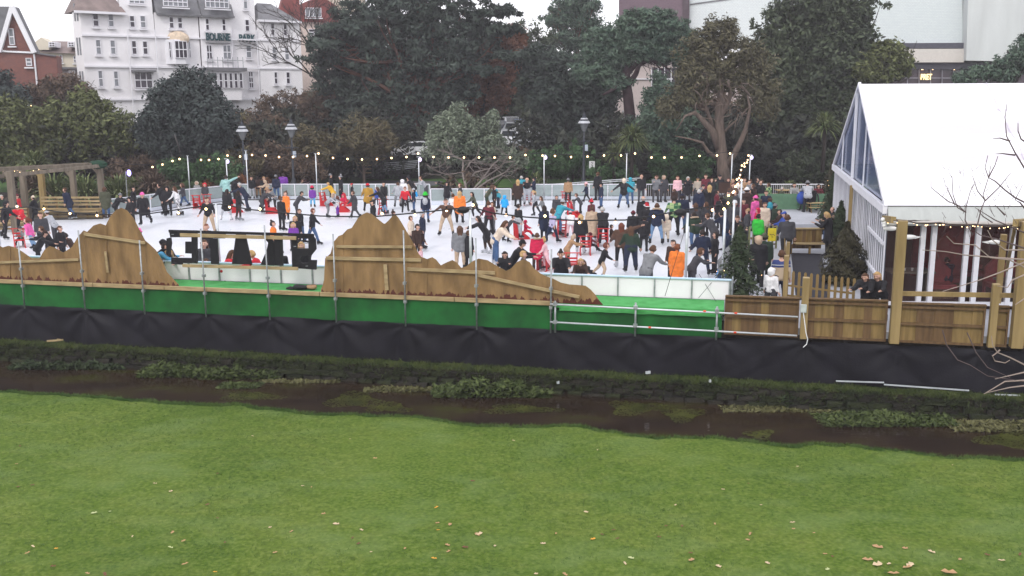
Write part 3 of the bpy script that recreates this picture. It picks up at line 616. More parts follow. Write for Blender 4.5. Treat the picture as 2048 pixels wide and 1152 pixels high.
# front wall: glass between paired white posts, canvas valance
b = MB(); b.prism([tp_(-.12, ZE-.05, 0), tp_(-.12, ZE-.05, TLEN), tp_(-.42, ZE-.55, TLEN), tp_(-.42, ZE-.55, 0)], (0, 0, 1), .015); b.build('front_valance', M['canvas_grey'], tent)
b = MB(); b.beam(tp_(-.2, 2.78, 0), tp_(-.2, 2.78, TLEN), .08, .10); b.build('gutter', M['white_frame'], tent)
fw = WALL(TC, TD)
for u_ in (1853, 1941, 2032, 2130):
    x = fw(u_, 520)[0]
    for dx in (-.17, .17): b = MB(); b.box(tp_(0, 1.4, x+dx), (.15, .12, 2.8)); b.build('window_post', M['white_frame'], tent)
for x0, x1 in ((.05, fw(1853, 520)[0]-.25), (fw(1853, 520)[0]+.25, fw(1941, 520)[0]-.25), (fw(1941, 520)[0]+.25, fw(2032, 520)[0]-.25), (fw(2032, 520)[0]+.25, 9)):
    b = MB(); b.prism([tp_(0, .25, x0), tp_(0, .25, x1), tp_(0, 2.75, x1), tp_(0, 2.75, x0)], GD, .015); b.build('window_pane', M['tent_glass'], tent)
b = MB(); b.beam(tp_(0, .2, .0), tp_(0, .2, TLEN), .10, .12); b.build('sill_rail', M['white_frame'], tent)
for x in (5, 10, 15, 20): b = MB(); b.tube([Vector(slope(x/TLEN, j/12))+Vector((0, -.01, .012)) for j in range(13)], .02, 4); b.build('roof_seam', M['canvas_l'], tent)
# interior
b = MB(); b.prism([tp_(.1, .01, .1), tp_(.1, .01, TLEN), tp_(GLn, .01, TLEN), tp_(GLn, .01, .1)], (0, 0, 1), .02); b.build('tent_floor', mat('tent_carpet', (.05, .015, .015), .9), tent)
b = MB(); b.prism([tp_(7, .02, .1), tp_(7, .02, TLEN), tp_(7, 3.2, TLEN), tp_(7, 3.2, .1)], GD, .05); b.build('inner_wall', mat('dark_inner_wall', (.10, .028, .025), .8, .3, 1), tent)
booth = mat('red_upholstery', (.30, .05, .055), .6, .2)
BL = ['wide', 'tall', 'low', 'nearest', 'broad low', 'small central', 'rearmost and largest']
for bi, (x, s_, w, h) in enumerate(((2.6, 3.2, 1.0, 2.1), (3.6, 4.4, .9, 2.4), (4.9, 3.0, .8, 1.2), (2.1, 2.0, .9, 1.3), (5.8, 2.4, 1.2, 1.2), (4.1, 2.2, .8, 1.4), (3.1, 6, 2.4, 2.6))):
    t = empty('booth_panel', TC+tp_(s_, .03, x), 0, None); b = MB(); b.prism([(-w/2, 0, 0), (w/2, 0, 0), (w/2, 0, h*.7), (0, 0, h), (-w/2, 0, h*.7)], (0, 1, 0), .12); bo = b.build('backrest', booth, t); b = MB(); b.box((0, -.28, .42), (w, .5, .14)); b.build('seat', booth, t); b = MB(); b.box((0, -.28, .18), (w*.9, .4, .34)); b.build('plinth', M['fence_wood2'], t)
    tag(t, BL[bi]+' red upholstered booth with pointed back inside the marquee', 'booth', 'red booths inside the marquee')
tw = mat('dark_table', (.16, .13, .11), .4)
for x, s_, wd_ in ((1.0, 1.3, 'large pale topped table by the first marquee window'), (4.6, 1.0, 'dark table with white cups behind the middle marquee windows'), (5.9, 1.2, 'dark table with white cups at the right inside the marquee')):
    t = empty('dining_table', TC+tp_(s_, .03, x), 0, wd_, 'table', 'tables inside the marquee')
    b = MB(); b.box((0, 0, 1.0 if x < 2 else .75), (1.5, .9, .07)); b.build('table_top', mat('grey_table_top', (.16, .14, .11), .5) if x < 2 else tw, t, bevel=.03)
    for q in (-.55, .55): b = MB(); b.box((q, 0, .5 if x < 2 else .36), (.08, .5, 1.0 if x < 2 else .7)); b.build('leg', tw, t)
    for q in (-.2, .05, .3): b = MB(); b.lathe([(.03, 0), (.045, .09)], (q, -.2, 1.035 if x < 2 else .785), 8); b.build('cup', M['white'], t)
birds = []
def cutout(u, v, y, label, sc=1., fl=1):
    p = D(u, v, y); t = empty('paper_bird', p, 0, label, 'decoration', 'white bird decorations on the marquee front'); b = MB()
    b.ball((0, 0, 0), (.26*sc, .07, .08*sc), 10, 6); b.build('bird_body', M['white'], t, smooth=True); b = MB(); b.ball((-.22*sc*fl, 0, .10*sc), (.07*sc, .06, .07*sc), 8, 5); b.build('bird_head', M['white'], t, smooth=True)
    b = MB(); b.prism([(.15*sc*fl, 0, .04), (.45*sc*fl, .02, .0), (.2*sc*fl, 0, -.06)], (0, 1, 0), .02); b.build('tail', M['white'], t)
cutout(1780, 446, 28.9, 'upper white bird shape on the left canopy post'); cutout(1781, 457, 28.9, 'lower white bird shape on the left canopy post', .9); cutout(1818, 474, 30.1, 'white bird shape hanging inside the first marquee window', .95); cutout(1990, 484, 29.8, 'white bird shape hanging behind the right marquee window', .9, -1)
# timber canopy in front with fairy lights
def post(u, v0, v1, y, w, label, nm='timber_post', hh=None, m='post_wood', cat='post'):
    a = D(u, v1, y); c = D(u, v0, y); t = empty(nm, a, ANG, label, cat, 'timber posts of the front fence'); h = c.z-a.z
    b = MB(); b.box((0, 0, h/2), (w, w, h)); b.build('post_shaft', M[m], t, bevel=.012)
    b = MB(); b.box((0, 0, h+.01), (w*.96, w*.96, .02)); b.build('post_top', M['batten'], t); return t
yf = lambda u: F(Fs(u, 640, -.25), -.25).y
post(1787, 442, 686, yf(1787), .26, 'tall thick timber post holding the left end of the lit canopy')
post(2031, 445, 695, yf(2031)-.1, .30, 'tall thick timber post near the right edge of the photo')
post(1606, 556, 677, yf(1606), .19, 'short square timber fence post with a grey junction box')
post(1981, 569, 694, yf(1981), .19, 'short square timber post just left of the tall right-hand post')
post(1995, 470, 606, 28.9, .16, 'slim timber upright behind the fence near the right edge', m='post_wood')
cp = empty('timber_canopy', D(1787, 440, yf(1787)), 0, 'timber beams of the front canopy wound with fairy lights', 'canopy'); c0 = cp.location
def cb(a, c, w=.12, h=.16, nm='canopy_beam', m='post_wood'): b = MB(); b.beam(a-c0, c-c0, w, h); b.build(nm, M[m], cp)
P1 = D(1787, 440, yf(1787)); P2 = D(2031, 446, yf(2031)); T1 = TC+tp_(-.2, 2.95, -.1); T2 = TC+tp_(-.2, 2.9, 4.8)
cb(P1, T1, .14, .18); cb(P2, T2, .14, .2); cb(P2+Vector((0, 0, -.05)), D(2013, 540, 28.6), .08, .1, 'brace')
wr = mat('fairy_wire', (.05, .035, .03), .6)
for k in range(7):
    t_ = k/6; a = T1.lerp(P1, t_); c = T2.lerp(P2, t_)+Vector((1.2, 0, .0)); b = MB(); pts = []
    for i in range(15): x = i/14; q = a.lerp(c, x); q.z += -.10*math.sin(math.pi*x*.8)+.03*math.sin(i*2.1+k)-.02; pts.append(q-c0)
    b.tube(pts, .022, 4, False); b.build('wire', wr, cp)
    for i in range(14):
        link('fairy_bulb', bulb_me, cp, pts[i]+Vector((random.uniform(-.15, .15), 0, -.05)), 0, .22)
b = MB()
for k in range(6): t_ = k/5; a = T1.lerp(P1, t_); b.beam(a-c0+Vector((0, 0, -.05)), a-c0+Vector((6.5, -.8, -.10)), .05, .04)
b.build('pale_battens', mat('weathered_batten', (.45, .42, .40), .8), cp)
# junction box, cable
t = empty('junction_box', F(Fs(1607, 617, -.4), -.38, Fuv(1607, 617, -.4)[1]), ANG, 'small grey junction box screwed to the short fence post with a white cable', 'junction box')
b = MB(); b.box((0, -.02, 0), (.17, .09, .24)); b.build('box_body', mat('grey_box', (.42, .46, .44), .5), t, bevel=.015)
b = MB(); b.tube([(0, -.03, -.12), (.05, -.04, -.4), (.10, -.05, -.7), (.16, -.05, -.9), (.14, -.04, -1.05), (.05, -.03, -1.15)], .014, 5); b.build('white_cable', M['white'], t)
# ================================================================ front timber fence, board by board
def fence_run(u0, u1, v_top, v_bot, n, label, dark, gap=0.):
    s0, zt = Fuv(u0, v_top(u0), n); s1, zt2 = Fuv(u1, v_top(u1), n); z0 = Fuv(u0, v_bot(u0), n)[1]; z1 = Fuv(u1, v_bot(u1), n)[1]
    root = empty('timber_fence', F(s0, n, z0), 0, label, 'fence', 'timber fence panels along the front'); o = root.location; w = .255; k = 0; s = s0
    while s < s1-.02:
        ww = min(w+random.uniform(-.05, .05), s1-s); t_ = (s-s0)/(s1-s0); za = z0+(z1-z0)*t_; zb = zt+(zt2-zt)*t_
        b = MB(); b.box(F(s+ww/2, n+.02+.022*(k % 2), (za+zb)/2)-o, (ww+.006, .02, zb-za-.02), ANG); b.build('fence_board', M['fence_wood2'] if (dark and random.random() < .75) or random.random() < .18 else M['fence_wood'], root); s += ww; k += 1
    for f_, h_, nm in ((1.0, .07, 'capping_rail'), (.90, .07, 'rail'), (.48, .075, 'rail'), (.03, .06, 'rail')):
        a = F(s0, n-.035, z0+(zt-z0)*f_)-o; c = F(s1, n-.035, z1+(zt2-z1)*f_)-o; b = MB(); b.beam(a, c, .06 if f_ < 1 else .14, h_ if f_ < 1 else .035); b.build(nm, M['fence_wood2'], root)
    for s in (s0+.02, s1-.02): b = MB(); b.beam(F(s, n-.03, z0 if s < s0+.1 else z1)-o, F(s, n-.03, zt if s < s0+.1 else zt2)-o, .05, .05, up=(E.x, E.y, 0)); b.build('end_stile', M['fence_wood2'], root)
vt = lambda u: 591+.0305*(u-1450); vb = lambda u: 668+.046*(u-1450)
fence_run(1451, 1599, vt, vb, -.12, 'brown timber fence panel between the scaffold rails and the junction box post', True)
fence_run(1615, 1776, vt, vb, -.12, 'lighter timber fence panel below the two seated girls', False)
fence_run(1800, 1972, lambda u: 605+.03*(u-1800), vb, -.12, 'timber fence panel below the marquee windows', False)
fence_run(1992, 2019, lambda u: 606+.03*(u-1800), vb, -.12, 'narrow timber fence piece between the two right-hand posts', False)
fence_run(2042, 2200, lambda u: 606+.03*(u-1800), vb, -.12, 'timber fence panel cut off by the right edge of the photo', False)
b = MB(); b.beam(D(1801, 587, yf(1801)+.3), D(2200, 594, yf(2200)+.3), .07, .13); b.build('handrail', M['post_wood'], label='horizontal timber handrail in front of the marquee windows', cat='handrail')
# white strip at the foot of the black fabric
for (a, c), wd_ in zip((((1672, 762), (1768, 765)), ((1768, 769), (1938, 781)), ((1990, 789), (2040, 791))), ('short white plastic strip at the left end, on the bank below the black screen', 'long white plastic strip in the middle, on the bank below the black screen', 'white plastic strip nearest the right edge, behind the bare twigs')):
    b = MB(); q0 = Fuv(*a, -.45); q1 = Fuv(*c, -.45); b.beam(F(q0[0], -.45, q0[1]), F(q1[0], -.45, q1[1]), .035, .035); b.build('white_edge_strip', M['alu'], label=wd_, cat='strip', group='white strips on the bank')
# ================================================================ picket fences
def pickets(P, label, h=.75, step=.17, m=None, w=.085):
    root = empty('picket_fence', P[0], 0, label, 'picket fence'); o = P[0]
    for a, c in zip(P, P[1:]):
        L = (c-a).length; n = int(L/step); d = (c-a)/n; rz = math.atan2(d.y, d.x)
        q = MB(); q.prism([(-w/2, 0, 0), (w/2, 0, 0), (w/2, 0, h-.05), (w/4, 0, h), (-w/4, 0, h), (-w/2, 0, h-.05)], (0, 1, 0), .02); qe = q.mesh('picket', m or M['fence_wood'])
        for k in range(n+1): link('picket', qe, root, a-o+d*k, rz)
        for z in (.2, .52): b = MB(); b.beam(a-o+Vector((0, .03, z)), c-o+Vector((0, .03, z)), .03, .06); b.build('rail', M['fence_wood'], root)
    return root
pickets([D(1572, 603, 30.3), D(1705, 620, 29.6)], 'low rounded picket fence right behind the front timber fence', 1.0)
pickets([G(1573, 560), G(1566, 505)], 'picket fence running back beside the black mat', .9)
pickets([G(1490, 500), G(1552, 497)], 'old greenish picket fence panel in the crowd', 1.05, m=mat('old_picket', (.22, .22, .11), .85))
post(1573, 485, 560, G(1573, 560).y, .13, 'slim timber gate post beside the man in the striped jumper', cat='gate post'); post(1569, 512, 600, 29.9, .14, 'timber corner post behind the striped jumper', cat='gate post')
t = empty('yellow_sign', G(1541, 500)+Vector((0, -.1, .35)), 0, 'yellow board with a black scribbled face on the picket gate', 'sign')
b = MB(); b.box((0, 0, .35), (.36, .03, .58)); b.build('board', mat('yellow_board', (.62, .50, .03), .5), t, bevel=.01)
b = MB(); b.tube([(-.1, -.02, .38), (-.02, -.02, .34), (.08, -.02, .36), (.12, -.02, .30)], .012, 4); b.tube([(-.02, -.02, .26), (.06, -.02, .24)], .012, 4); b.build('black_marking', M['cable'], t)
# blue wheeled stand and cones near the gate
t = empty('white_scooter_board', G(1467, 552), 0, 'white board leaning beside the gate post at the end of the barrier', 'board'); b = MB(); b.box((0, 0, .6), (.28, .05, 1.0)); b.build('board', M['white_panel'], t); b = MB(); b.box((0, -.03, .6), (.29, .02, .03)); b.build('strap', M['cable'], t)
t = empty('blue_pole', G(1433, 556), 0, 'bright blue slanting pole in front of the grey-jacketed man', 'pole'); b = MB(); b.beam((0, 0, .1), (.25, .05, 1.05), .05, .02); b.build('shaft', mat('bright_blue', (.06, .3, .75), .4), t); b = MB(); b.beam((0, 0, .1), (-.1, .02, .02), .05, .02); b.build('foot', M['rail_blue'], t)
# ================================================================ timber counter / bench by the crowd
t = empty('timber_bench', G(1618, 508), 0, 'boxed timber bench with planked back at the edge of the raised floor', 'bench'); o = t.location
pa = G(1588, 508); pb = G(1646, 508); L = (pb-pa).length
for k in range(9): p = pa.lerp(pb, (k+.5)/9); b = MB(); b.box(p-o+Vector((0, .3, .62)), (L/9-.01, .04, .85)); b.build('plank', M['fence_wood'] if k % 3 else M['fence_wood2'], t)
b = MB(); b.box((0, .3, 1.07), (L+.06, .2, .05)); b.build('capping', M['batten'], t); b = MB(); b.box((0, .05, .45), (L, .42, .05)); b.build('seat', M['batten'], t)
for x in (-.8, 0, .75): b = MB(); b.box((x, -.05, .22), (.08, .08, .44)); b.build('leg', M['fence_wood'], t)
# picnic tables
def picnic(p, label, sc=1.):
    t = empty('picnic_table', p, .05, label, 'picnic table', 'picnic tables on the raised floor'); t.scale = (sc,)*3
    for k in range(4): b = MB(); b.box((0, -.27+.18*k, .74), (1.8, .16, .04)); b.build('table_plank', M['batten'], t)
    for y in (-.65, .65): b = MB(); b.box((0, y, .44), (1.8, .26, .04)); b.build('bench_plank', M['batten'], t)
    for x in (-.65, .65):
        for q in (-1, 1): b = MB(); b.beam((x, .55*q, .0), (x, .2*q, .72), .05, .09); b.build('leg', M['fence_wood'], t)
        b = MB(); b.box((x, 0, .4), (.05, 1.4, .09)); b.build('cross_bar', M['fence_wood'], t)
    return t
picnic(G(1580, 404, .22), 'picnic table left of the wheelchair on the raised floor'); picnic(G(1634, 406, .22), 'picnic table right of the wheelchair by the fir trees'); picnic(G(1634, 424, .22), 'short picnic bench nearest the marquee wall', .7)
M['perg'] = mat('weathered_timber', (.10, .082, .062), .8, scale=1.6, col2=(.20, .165, .125), stretch=(4, 4, .5))
# ================================================================ pergola and benches, far left
pg = empty('pergola', G(100, 440), 0, 'timber pergola with fairy lights over the benches at the far left', 'pergola'); o = pg.location
yP = G(205, 438).y
for u, v0, v1, y, mm in ((24, 342, 440, yP-6, 'perg'), (48, 340, 425, yP, 'perg'), (84, 340, 404, yP+.5, 'post_wood'), (147, 340, 405, yP+1, 'perg'), (202, 334, 405, yP+.4, 'perg')):
    a = D(u, v1, y); c = D(u, v0, y); a.z = 0; b = MB(); b.box((a+c)/2-o, (.28, .28, c.z-a.z)); b.build('pergola_post', M[mm], pg)
    b = MB(); b.beam(c-o-Vector((.45, 0, .05)), c-o-Vector((0, 0, .6)), .1, .12); b.build('brace', M[mm], pg)
for a, c in (((-30, 341, yP-6), (205, 328, yP+.4)), ((-30, 356, yP-7), (205, 331, yP)), ((0, 337, yP+2), (205, 327, yP+1))):
    b = MB(); b.beam(D(*a)-o, D(*c)-o, .12, .18); b.build('pergola_beam', M['perg'], pg)
for k in range(38): u = 2+k*5.4; link('fairy_bulb', bulb_me, pg, D(u, 345-.07*u+random.uniform(-4, 3), yP-5+u*.03)-o, 0, .28)
b = MB(); b.ball(D(196, 329, yP)-o, (.55, .4, .25), 8, 5); b.build('green_garland', mat('garland', (.008, .035, .018), .9), pg)
def bench(u0, u1, v, y0, label):
    a = G(u0, v); c = G(u1, v); r_ = empty('slatted_bench', a, 0, label, 'bench', 'timber slat benches at the left of the rink'); o = a
    for z in (.12, .30, .55, .80, 1.0, 1.2): b = MB(); b.beam(Vector((0, .0, z)), c-o+Vector((0, 0, z)), .05, .11); b.build('slat', M['batten'], r_)
    b = MB(); b.beam(Vector((0, -.3, .45)), c-o+Vector((0, -.3, .45)), .45, .05); b.build('seat', M['batten'], r_)
    for k in range(5): p = a.lerp(c, k/4)-o; b = MB(); b.box(p+Vector((0, .06, .6)), (.1, .08, 1.2)); b.build('upright', M['fence_wood2'], r_)
bench(86, 205, 437, 0, 'long slatted timber bench under the pergola'); bench(-40, 58, 462, 0, 'slatted timber bench partly cut off at the left edge'); 
# ================================================================ violet lamp on the left
t = empty('flood_lamp', D(258, 346, 60), 0, 'bright violet-white flood lamp on a thin pole left of the rink', 'flood lamp'); b = MB(); b.ball((0, 0, 0), (.13, .1, .2), 8, 6); b.build('lamp_glow', emis('violet_lamp', (.50, .40, 1.0), 2.2), t, smooth=True); b = MB(); b.tube([(-.2, 0, .1), (-.25, 0, -2.8)], .03, 6); b.build('thin_pole', M['galv'], t)
# ================================================================ Victorian lamp posts
def lamp_post(u, vtop, vbot, y, label):
    a = D(u, vbot, y); c = D(u, vtop, y); h = c.z-a.z; t = empty('street_lamp', a, 0, label, 'street lamp', 'Victorian street lamps in the park'); dk = mat('lamp_iron', (.03, .035, .045), .45)
    b = MB(); b.lathe([(.20, 0), (.20, .5), (.14, .6), (.16, .75), (.09, .85), (.075, h*.58), (.05, h-1.1)], n=10); b.build('lamp_column', dk, t, smooth=True)
    b = MB(); b.tube([(-.45, 0, h-2.05), (.45, 0, h-2.05)], .03, 6); b.ball((0, 0, h-2.05), .12, 8, 5); b.build('ladder_bar', dk, t)
    b = MB(); b.lathe([(.12, h-1.35), (.34, h-.78)], n=8); b.build('lantern_glass', mat('lantern_glass', (.16, .17, .18), .2), t)
    b = MB(); b.lathe([(.44, h-.78), (.40, h-.70), (.34, h-.62)], n=12); b.build('lantern_rim', mat('lamp_white', (.42, .43, .46), .4), t)
    b = MB(); b.lathe([(.34, h-.62), (.27, h-.50)], n=12); b.build('roof_band', dk, t); b = MB(); b.lathe([(.28, h-.50), (.22, h-.42)], n=12); b.build('white_band', mat('lamp_white', (.42, .43, .46), .4), t)
    b = MB(); b.lathe([(.22, h-.42), (.12, h-.30), (.13, h-.25), (.05, h-.12), (.02, h)], n=12); b.build('lantern_cap', dk, t)
    b = MB(); b.box((.17, -.05, h-2.5), (.2, .2, .42)); b.build('pole_box', mat('pale_box', (.42, .47, .55), .5), t)
lamp_post(1167, 224, 378, 70, 'black and white banded street lamp standing on the grass right of centre')
lamp_post(491, 240, 378, 68, 'street lamp with white banded cap, left of the pair in the shrubs'); lamp_post(588, 236, 378, 69, 'street lamp with white banded cap, right of the pair in the shrubs')
for u, v0, v1, y, lab in ((889, 172, 262, 96, 'tall thin street light behind the big conifer'), (1607, 236, 280, 85, 'thin white road lamp among the right-hand trees'), (1245, 222, 262, 88, 'white post beside the dark pine trunk'), (50, 211, 232, 80, 'thin pole carrying the bulbs over the left bushes')):
    a = D(u, v1, y); c = D(u, v0, y); t = empty('road_light', a, 0, lab, 'road light'); b = MB(); b.tube([(0, 0, 0), (0, 0, c.z-a.z)], .06, 6); b.build('column', M['galv'], t); b = MB(); b.box((.18, 0, c.z-a.z), (.5, .14, .07)); b.build('lamp_head', M['alu'], t)
# park sign, dustbins, seat, bench frames
t = empty('park_sign', D(1183, 352, 72), 0, 'small white notice with a dark symbol on a short timber post', 'sign'); b = MB(); b.box((0, 0, .3), (.16, .1, 1.0)); b.build('sign_post', M['batten'], t); b = MB(); b.box((.02, -.06, .78), (.42, .04, .62)); b.build('sign_board', M['white'], t)
b = MB(); b.tube([(-.06, -.09, .98), (.1, -.09, .98), (-.02, -.09, .8), (.1, -.09, .7), (0, -.09, .6)], .02, 4); b.build('symbol', M['cable'], t)
t = empty('stacked_frames', D(800, 345, 82), .15, 'stack of long grey metal seat frames on the grass beyond the rink', 'seating')
for k in range(5): b = MB(); b.beam((-1.4+.03*k, 0, .12+.17*k), (1.3+.05*k, .2, .38+.14*k), .3, .05); b.build('frame_bar', M['galv'], t)
for u, wd_ in ((713, 'left'), (737, 'right')):
    t = empty('park_bench', D(u, 348, 80), .1, 'small dark park bench with pale slat ends, %s of the twiggy tree trunk' % wd_, 'bench', 'park benches under the twiggy tree')
    for z in (.1, .42, .7): b = MB(); b.box((0, 0, z), (.5, .3, .05)); b.build('slat', M['batten'], t)
    for x in (-.3, .3): b = MB(); b.box((x, 0, .4), (.07, .4, .8)); b.build('end_frame', M['black_wood'], t)
# ================================================================ town buildings
M['render'] = mat('white_render', (.80, .78, .80), .8, .05, .5, bump=.1, bscale=3)
M['trim'] = mat('white_trim', (.76, .75, .79), .6, .03, 1)
M['pane'] = mat('dark_window', (.045, .038, .05), .12, .5, .7, spec=.35); M['pane_l'] = mat('curtained_window', (.20, .21, .23), .2, .4, 1.3, spec=.35)
M['slate'] = mat('roof_slate', (.15, .15, .16), .7, .25, 1.2, bump=.4, bscale=9); M['slate_b'] = mat('brown_slate', (.20, .155, .145), .75, .25, 1.1, bump=.4, bscale=9)
M['tile_r'] = mat('red_tile', (.19, .05, .045), .8, .25, 1.5, bump=.4, bscale=12)
def brick_mat(name, c1, c2, mo, sc):
    m = bpy.data.materials.new(name); m.use_nodes = True; nt = m.node_tree; b = nt.nodes['Principled BSDF']; b.inputs['Roughness'].default_value = .85
    tc = nt.nodes.new('ShaderNodeTexCoord'); mp = nt.nodes.new('ShaderNodeMapping'); mp.inputs[2].default_value = (math.pi/2, 0, 0); nt.links.new(tc.outputs['Object'], mp.inputs[0])
    br = nt.nodes.new('ShaderNodeTexBrick'); br.inputs[1].default_value = (*c1, 1); br.inputs[2].default_value = (*c2, 1); br.inputs[3].default_value = (*mo, 1); br.inputs['Scale'].default_value = sc
    nt.links.new(mp.outputs[0], br.inputs['Vector']); nt.links.new(br.outputs[0], b.inputs['Base Color']); return m
M['brick'] = brick_mat('red_brick', (.20, .065, .048), (.14, .045, .04), (.20, .13, .11), 3)
# --- hotel: facade plane receding to the right
HE = Vector((.81, .586, 0)).normalized(); HN = Vector((-HE.y, HE.x, 0)); HA = D(150, 100, 94); HA.z = 0; HR = math.atan2(HE.y, HE.x)
hf = WALL(HA, HE)
hotel = empty('hotel', HA, 0, 'large white rendered hotel with BOURNE PARK lettering and slate roofs at upper left', 'hotel')
def hl(s, z, n=0.): return HE*s+HN*n+Vector((0, 0, z))
def block(u0, u1, vtop, nm='wall', m='render', n=0., dep=9., z0=-1., zt=None, um=None):
    s0, s1 = hf(u0, 100)[0], hf(u1, 100)[0]; z1 = zt if zt is not None else hf((u0+u1)/2, vtop)[1]
    b = MB(); b.prism([hl(s0, z0, n), hl(s1, z0, n), hl(s1, z1, n), hl(s0, z1, n)], (-.40, .917, 0), dep-n); b.build(nm, M[m], hotel); return s0, s1, z1
block(166, 312, 26); block(313, 400, 27); block(401, 464, 30, n=-.25); block(465, 514, -40, n=.05); block(515, 600, 42, n=-.3); block(246, 311, -35, n=.03, zt=hf(270, -35)[1])
# left canted end
s0 = hf(166, 100)[0]; z1 = hf(200, 26)[1]
b = MB(); b.prism([hl(s0, -1), hl(s0, z1), hl(s0-.5, z1, .8), hl(s0-.5, -1, .8)], (-.40, .917, 0), 7); b.build('canted_wall', M['render'], hotel)
for z in (-.5, 0, 3.0, 6.1, 9.2):
    for t_ in (.35, .68): b = MB(); p = hl(s0-.5*t_, 5.4+z, .8*t_-.05); b.box(p, (.14, .06, 1.6), math.atan2((HN*.8-HE*.5).y, (HN*.8-HE*.5).x)); b.build('narrow_window', M['pane_l'], hotel)
# roofs
def hroof(u0, u1, v0, ur0, ur1, vr, m, n0=-.5, dn=4., nm='roof'):
    a0, z0 = hf(u0, v0); a1, zz = hf(u1, v0+(u1-u0)*.04); r0, zr = hf(ur0, vr); r1, zr1 = hf(ur1, vr); zt = zr+1
    b = MB(); b.v = [hl(a0, z0, n0), hl(a1, z0, n0), hl(a1, z0, 4), hl(a0, z0, 4), hl(r0, zr, dn), hl(r1, zr, dn)]; b.f = [(0, 1, 5, 4), (1, 2, 5), (2, 3, 4, 5), (3, 0, 4), (0, 3, 2, 1)]; b.build(nm, M[m], hotel)
    b = MB(); b.beam(hl(a0-.1, z0-.1, n0-.05), hl(a1+.1, z0-.1, n0-.05), .2, .22); b.build('gutter', M['trim'], hotel)
hroof(147, 249, 22, 166, 222, -32, 'slate_b', -.6, 2); hroof(512, 595, 40, 528, 556, 3, 'slate', -.7, 2)
def mansard(u0, u1, vb, vt_, m='slate', n=-.35):
    a0, z0 = hf(u0, vb); a1, _ = hf(u1, vb); zt = hf((u0+u1)/2, vt_)[1]
    b = MB(); b.v = [hl(a0, z0, n), hl(a1, z0, n), hl(a1, zt, n+1.6), hl(a0, zt, n+1.6), hl(a0, z0, 7), hl(a1, z0, 7), hl(a1, zt, 7), hl(a0, zt, 7)]
    b.f = [(0, 1, 2, 3), (3, 2, 6, 7), (1, 5, 6, 2), (0, 3, 7, 4), (0, 4, 5, 1)]; b.build('mansard_roof', M[m], hotel)
    b = MB(); b.beam(hl(a0, z0-.08, n-.08), hl(a1, z0-.08, n-.08), .16, .2); b.build('eaves', M['slate'], hotel)
mansard(311, 399, 27, -26); mansard(400, 464, 31, -30, n=-.6)
# string courses
z_a = hf(400, 77)[1]; z_b = hf(400, 135.5)[1]; sA, sB = hf(166, 100)[0], hf(600, 100)[0]
for z in (z_a, z_b, z_b-3.1): b = MB(); b.beam(hl(sA, z, -.12), hl(hf(400, 90)[0], z, -.12), .18, .16); b.build('string_course', M['trim'], hotel); b = MB(); b.beam(hl(hf(401, 90)[0], z+.002, -.32), hl(hf(600, 90)[0], z+.002, -.32), .2, .16); b.build('string_course', M['trim'], hotel)
# down pipes
for u in (258, 313, 464, 514): s = hf(u, 130)[0]; b = MB(); b.tube([hl(s, -1, -.36), hl(s, hf(u, 60)[1], -.36)], .06, 6); b.build('down_pipe', M['trim'], hotel)
def window(u0, v0, u1, v1, n=0., light=False, bars=1, vert=0, sill=True, root=None, W=None, L_=None, fr=.10, pm=None):
    W = W or hf; L_ = L_ or hl; root = root or hotel
    a, zt = W(u0, v0); c, zb = W(u1, v1); cx = (a+c)/2; w = (c-a); h = zt-zb; rz = HR if W is hf else W.rz
    fm = MB(); t = .055
    P = L_(cx, (zt+zb)/2, n-.05)
    for dx, dz, sx, sz in ((-w/2+t/2, 0, t, h), (w/2-t/2, 0, t, h), (0, h/2-t/2, w, t), (0, -h/2+t/2, w, t)): fm.box((dx, 0, dz), (sx, .14, sz-.001*(sx == t)))
    for k in range(bars): fm.box((0, -.004, h/2-h*(k+1)/(bars+1)), (w-.1, .12, .09))
    for k in range(vert): fm.box((-w/2+w*(k+1)/(vert+1), -.008, 0), (.06, .12, h-.1))
    f = fm.build('window_frame', M['trim'], root); f.location = P; f.rotation_euler = (0, 0, rz)
    g = MB(); g.box((0, .03, 0), (w-.02, .06, h-.02)); go = g.build('pane', pm or (M['pane_l'] if light else M['pane']), f)
    if sill: q = MB(); q.box((0, -.1, -h/2-.16), (w+.26, .22, .11)); q.build('sill', M['trim'], f)
    return f
WL = [(184,27,198,53,0),(215,28,228,54,1),(258,31,270,55,0),(279,31,292,56,1),(337,33,348,57,0),(354,34,365,57,0),(190,79,203,109,1),(219,80,232,109,1),(262,81,274,109,0),(284,82,296,109,0),(195,141,207,173,1),(226,142,238,173,1)]
for a in WL: window(*a[:4], light=a[4])
for a in [(408,37,417,61,0),(441,38,450,62,0),(410,90,423,119,0),(443,90,461,119,1)]: window(*a[:4], n=-.25, light=a[4], vert=1 if a[1] > 80 else 0)
for a in [(489,39,499,63,0,1),(491,90,503,116,1,1),(496,143,507,176,0,2),(485,-14,495,18,1,1)]: window(*a[:4], light=a[4], bars=a[5], vert=1 if a[5] > 1 else 0)
for a in [(538,46,547,71,0),(563,47,572,72,0),(541,94,551,119,1),(566,95,576,120,1),(545,144,553,168,0),(569,144,578,168,0)]: window(*a[:4], n=-.3, light=a[4])
window(322, -6, 372, 15, n=-.5, vert=4, bars=1, light=True); window(404, -8, 452, 18, n=-.8, vert=4, bars=1, light=True); window(257, -6, 289, 8, vert=2, light=True)
window(267, 144, 305, 176, n=-.1, vert=2, light=False); b = MB(); a0, zz = hf(262, 142); a1, _ = hf(308, 142); b.beam(hl(a0, zz, -.4), hl(a1, zz, -.4), .7, .18); b.build('canopy', M['slate'], hotel)
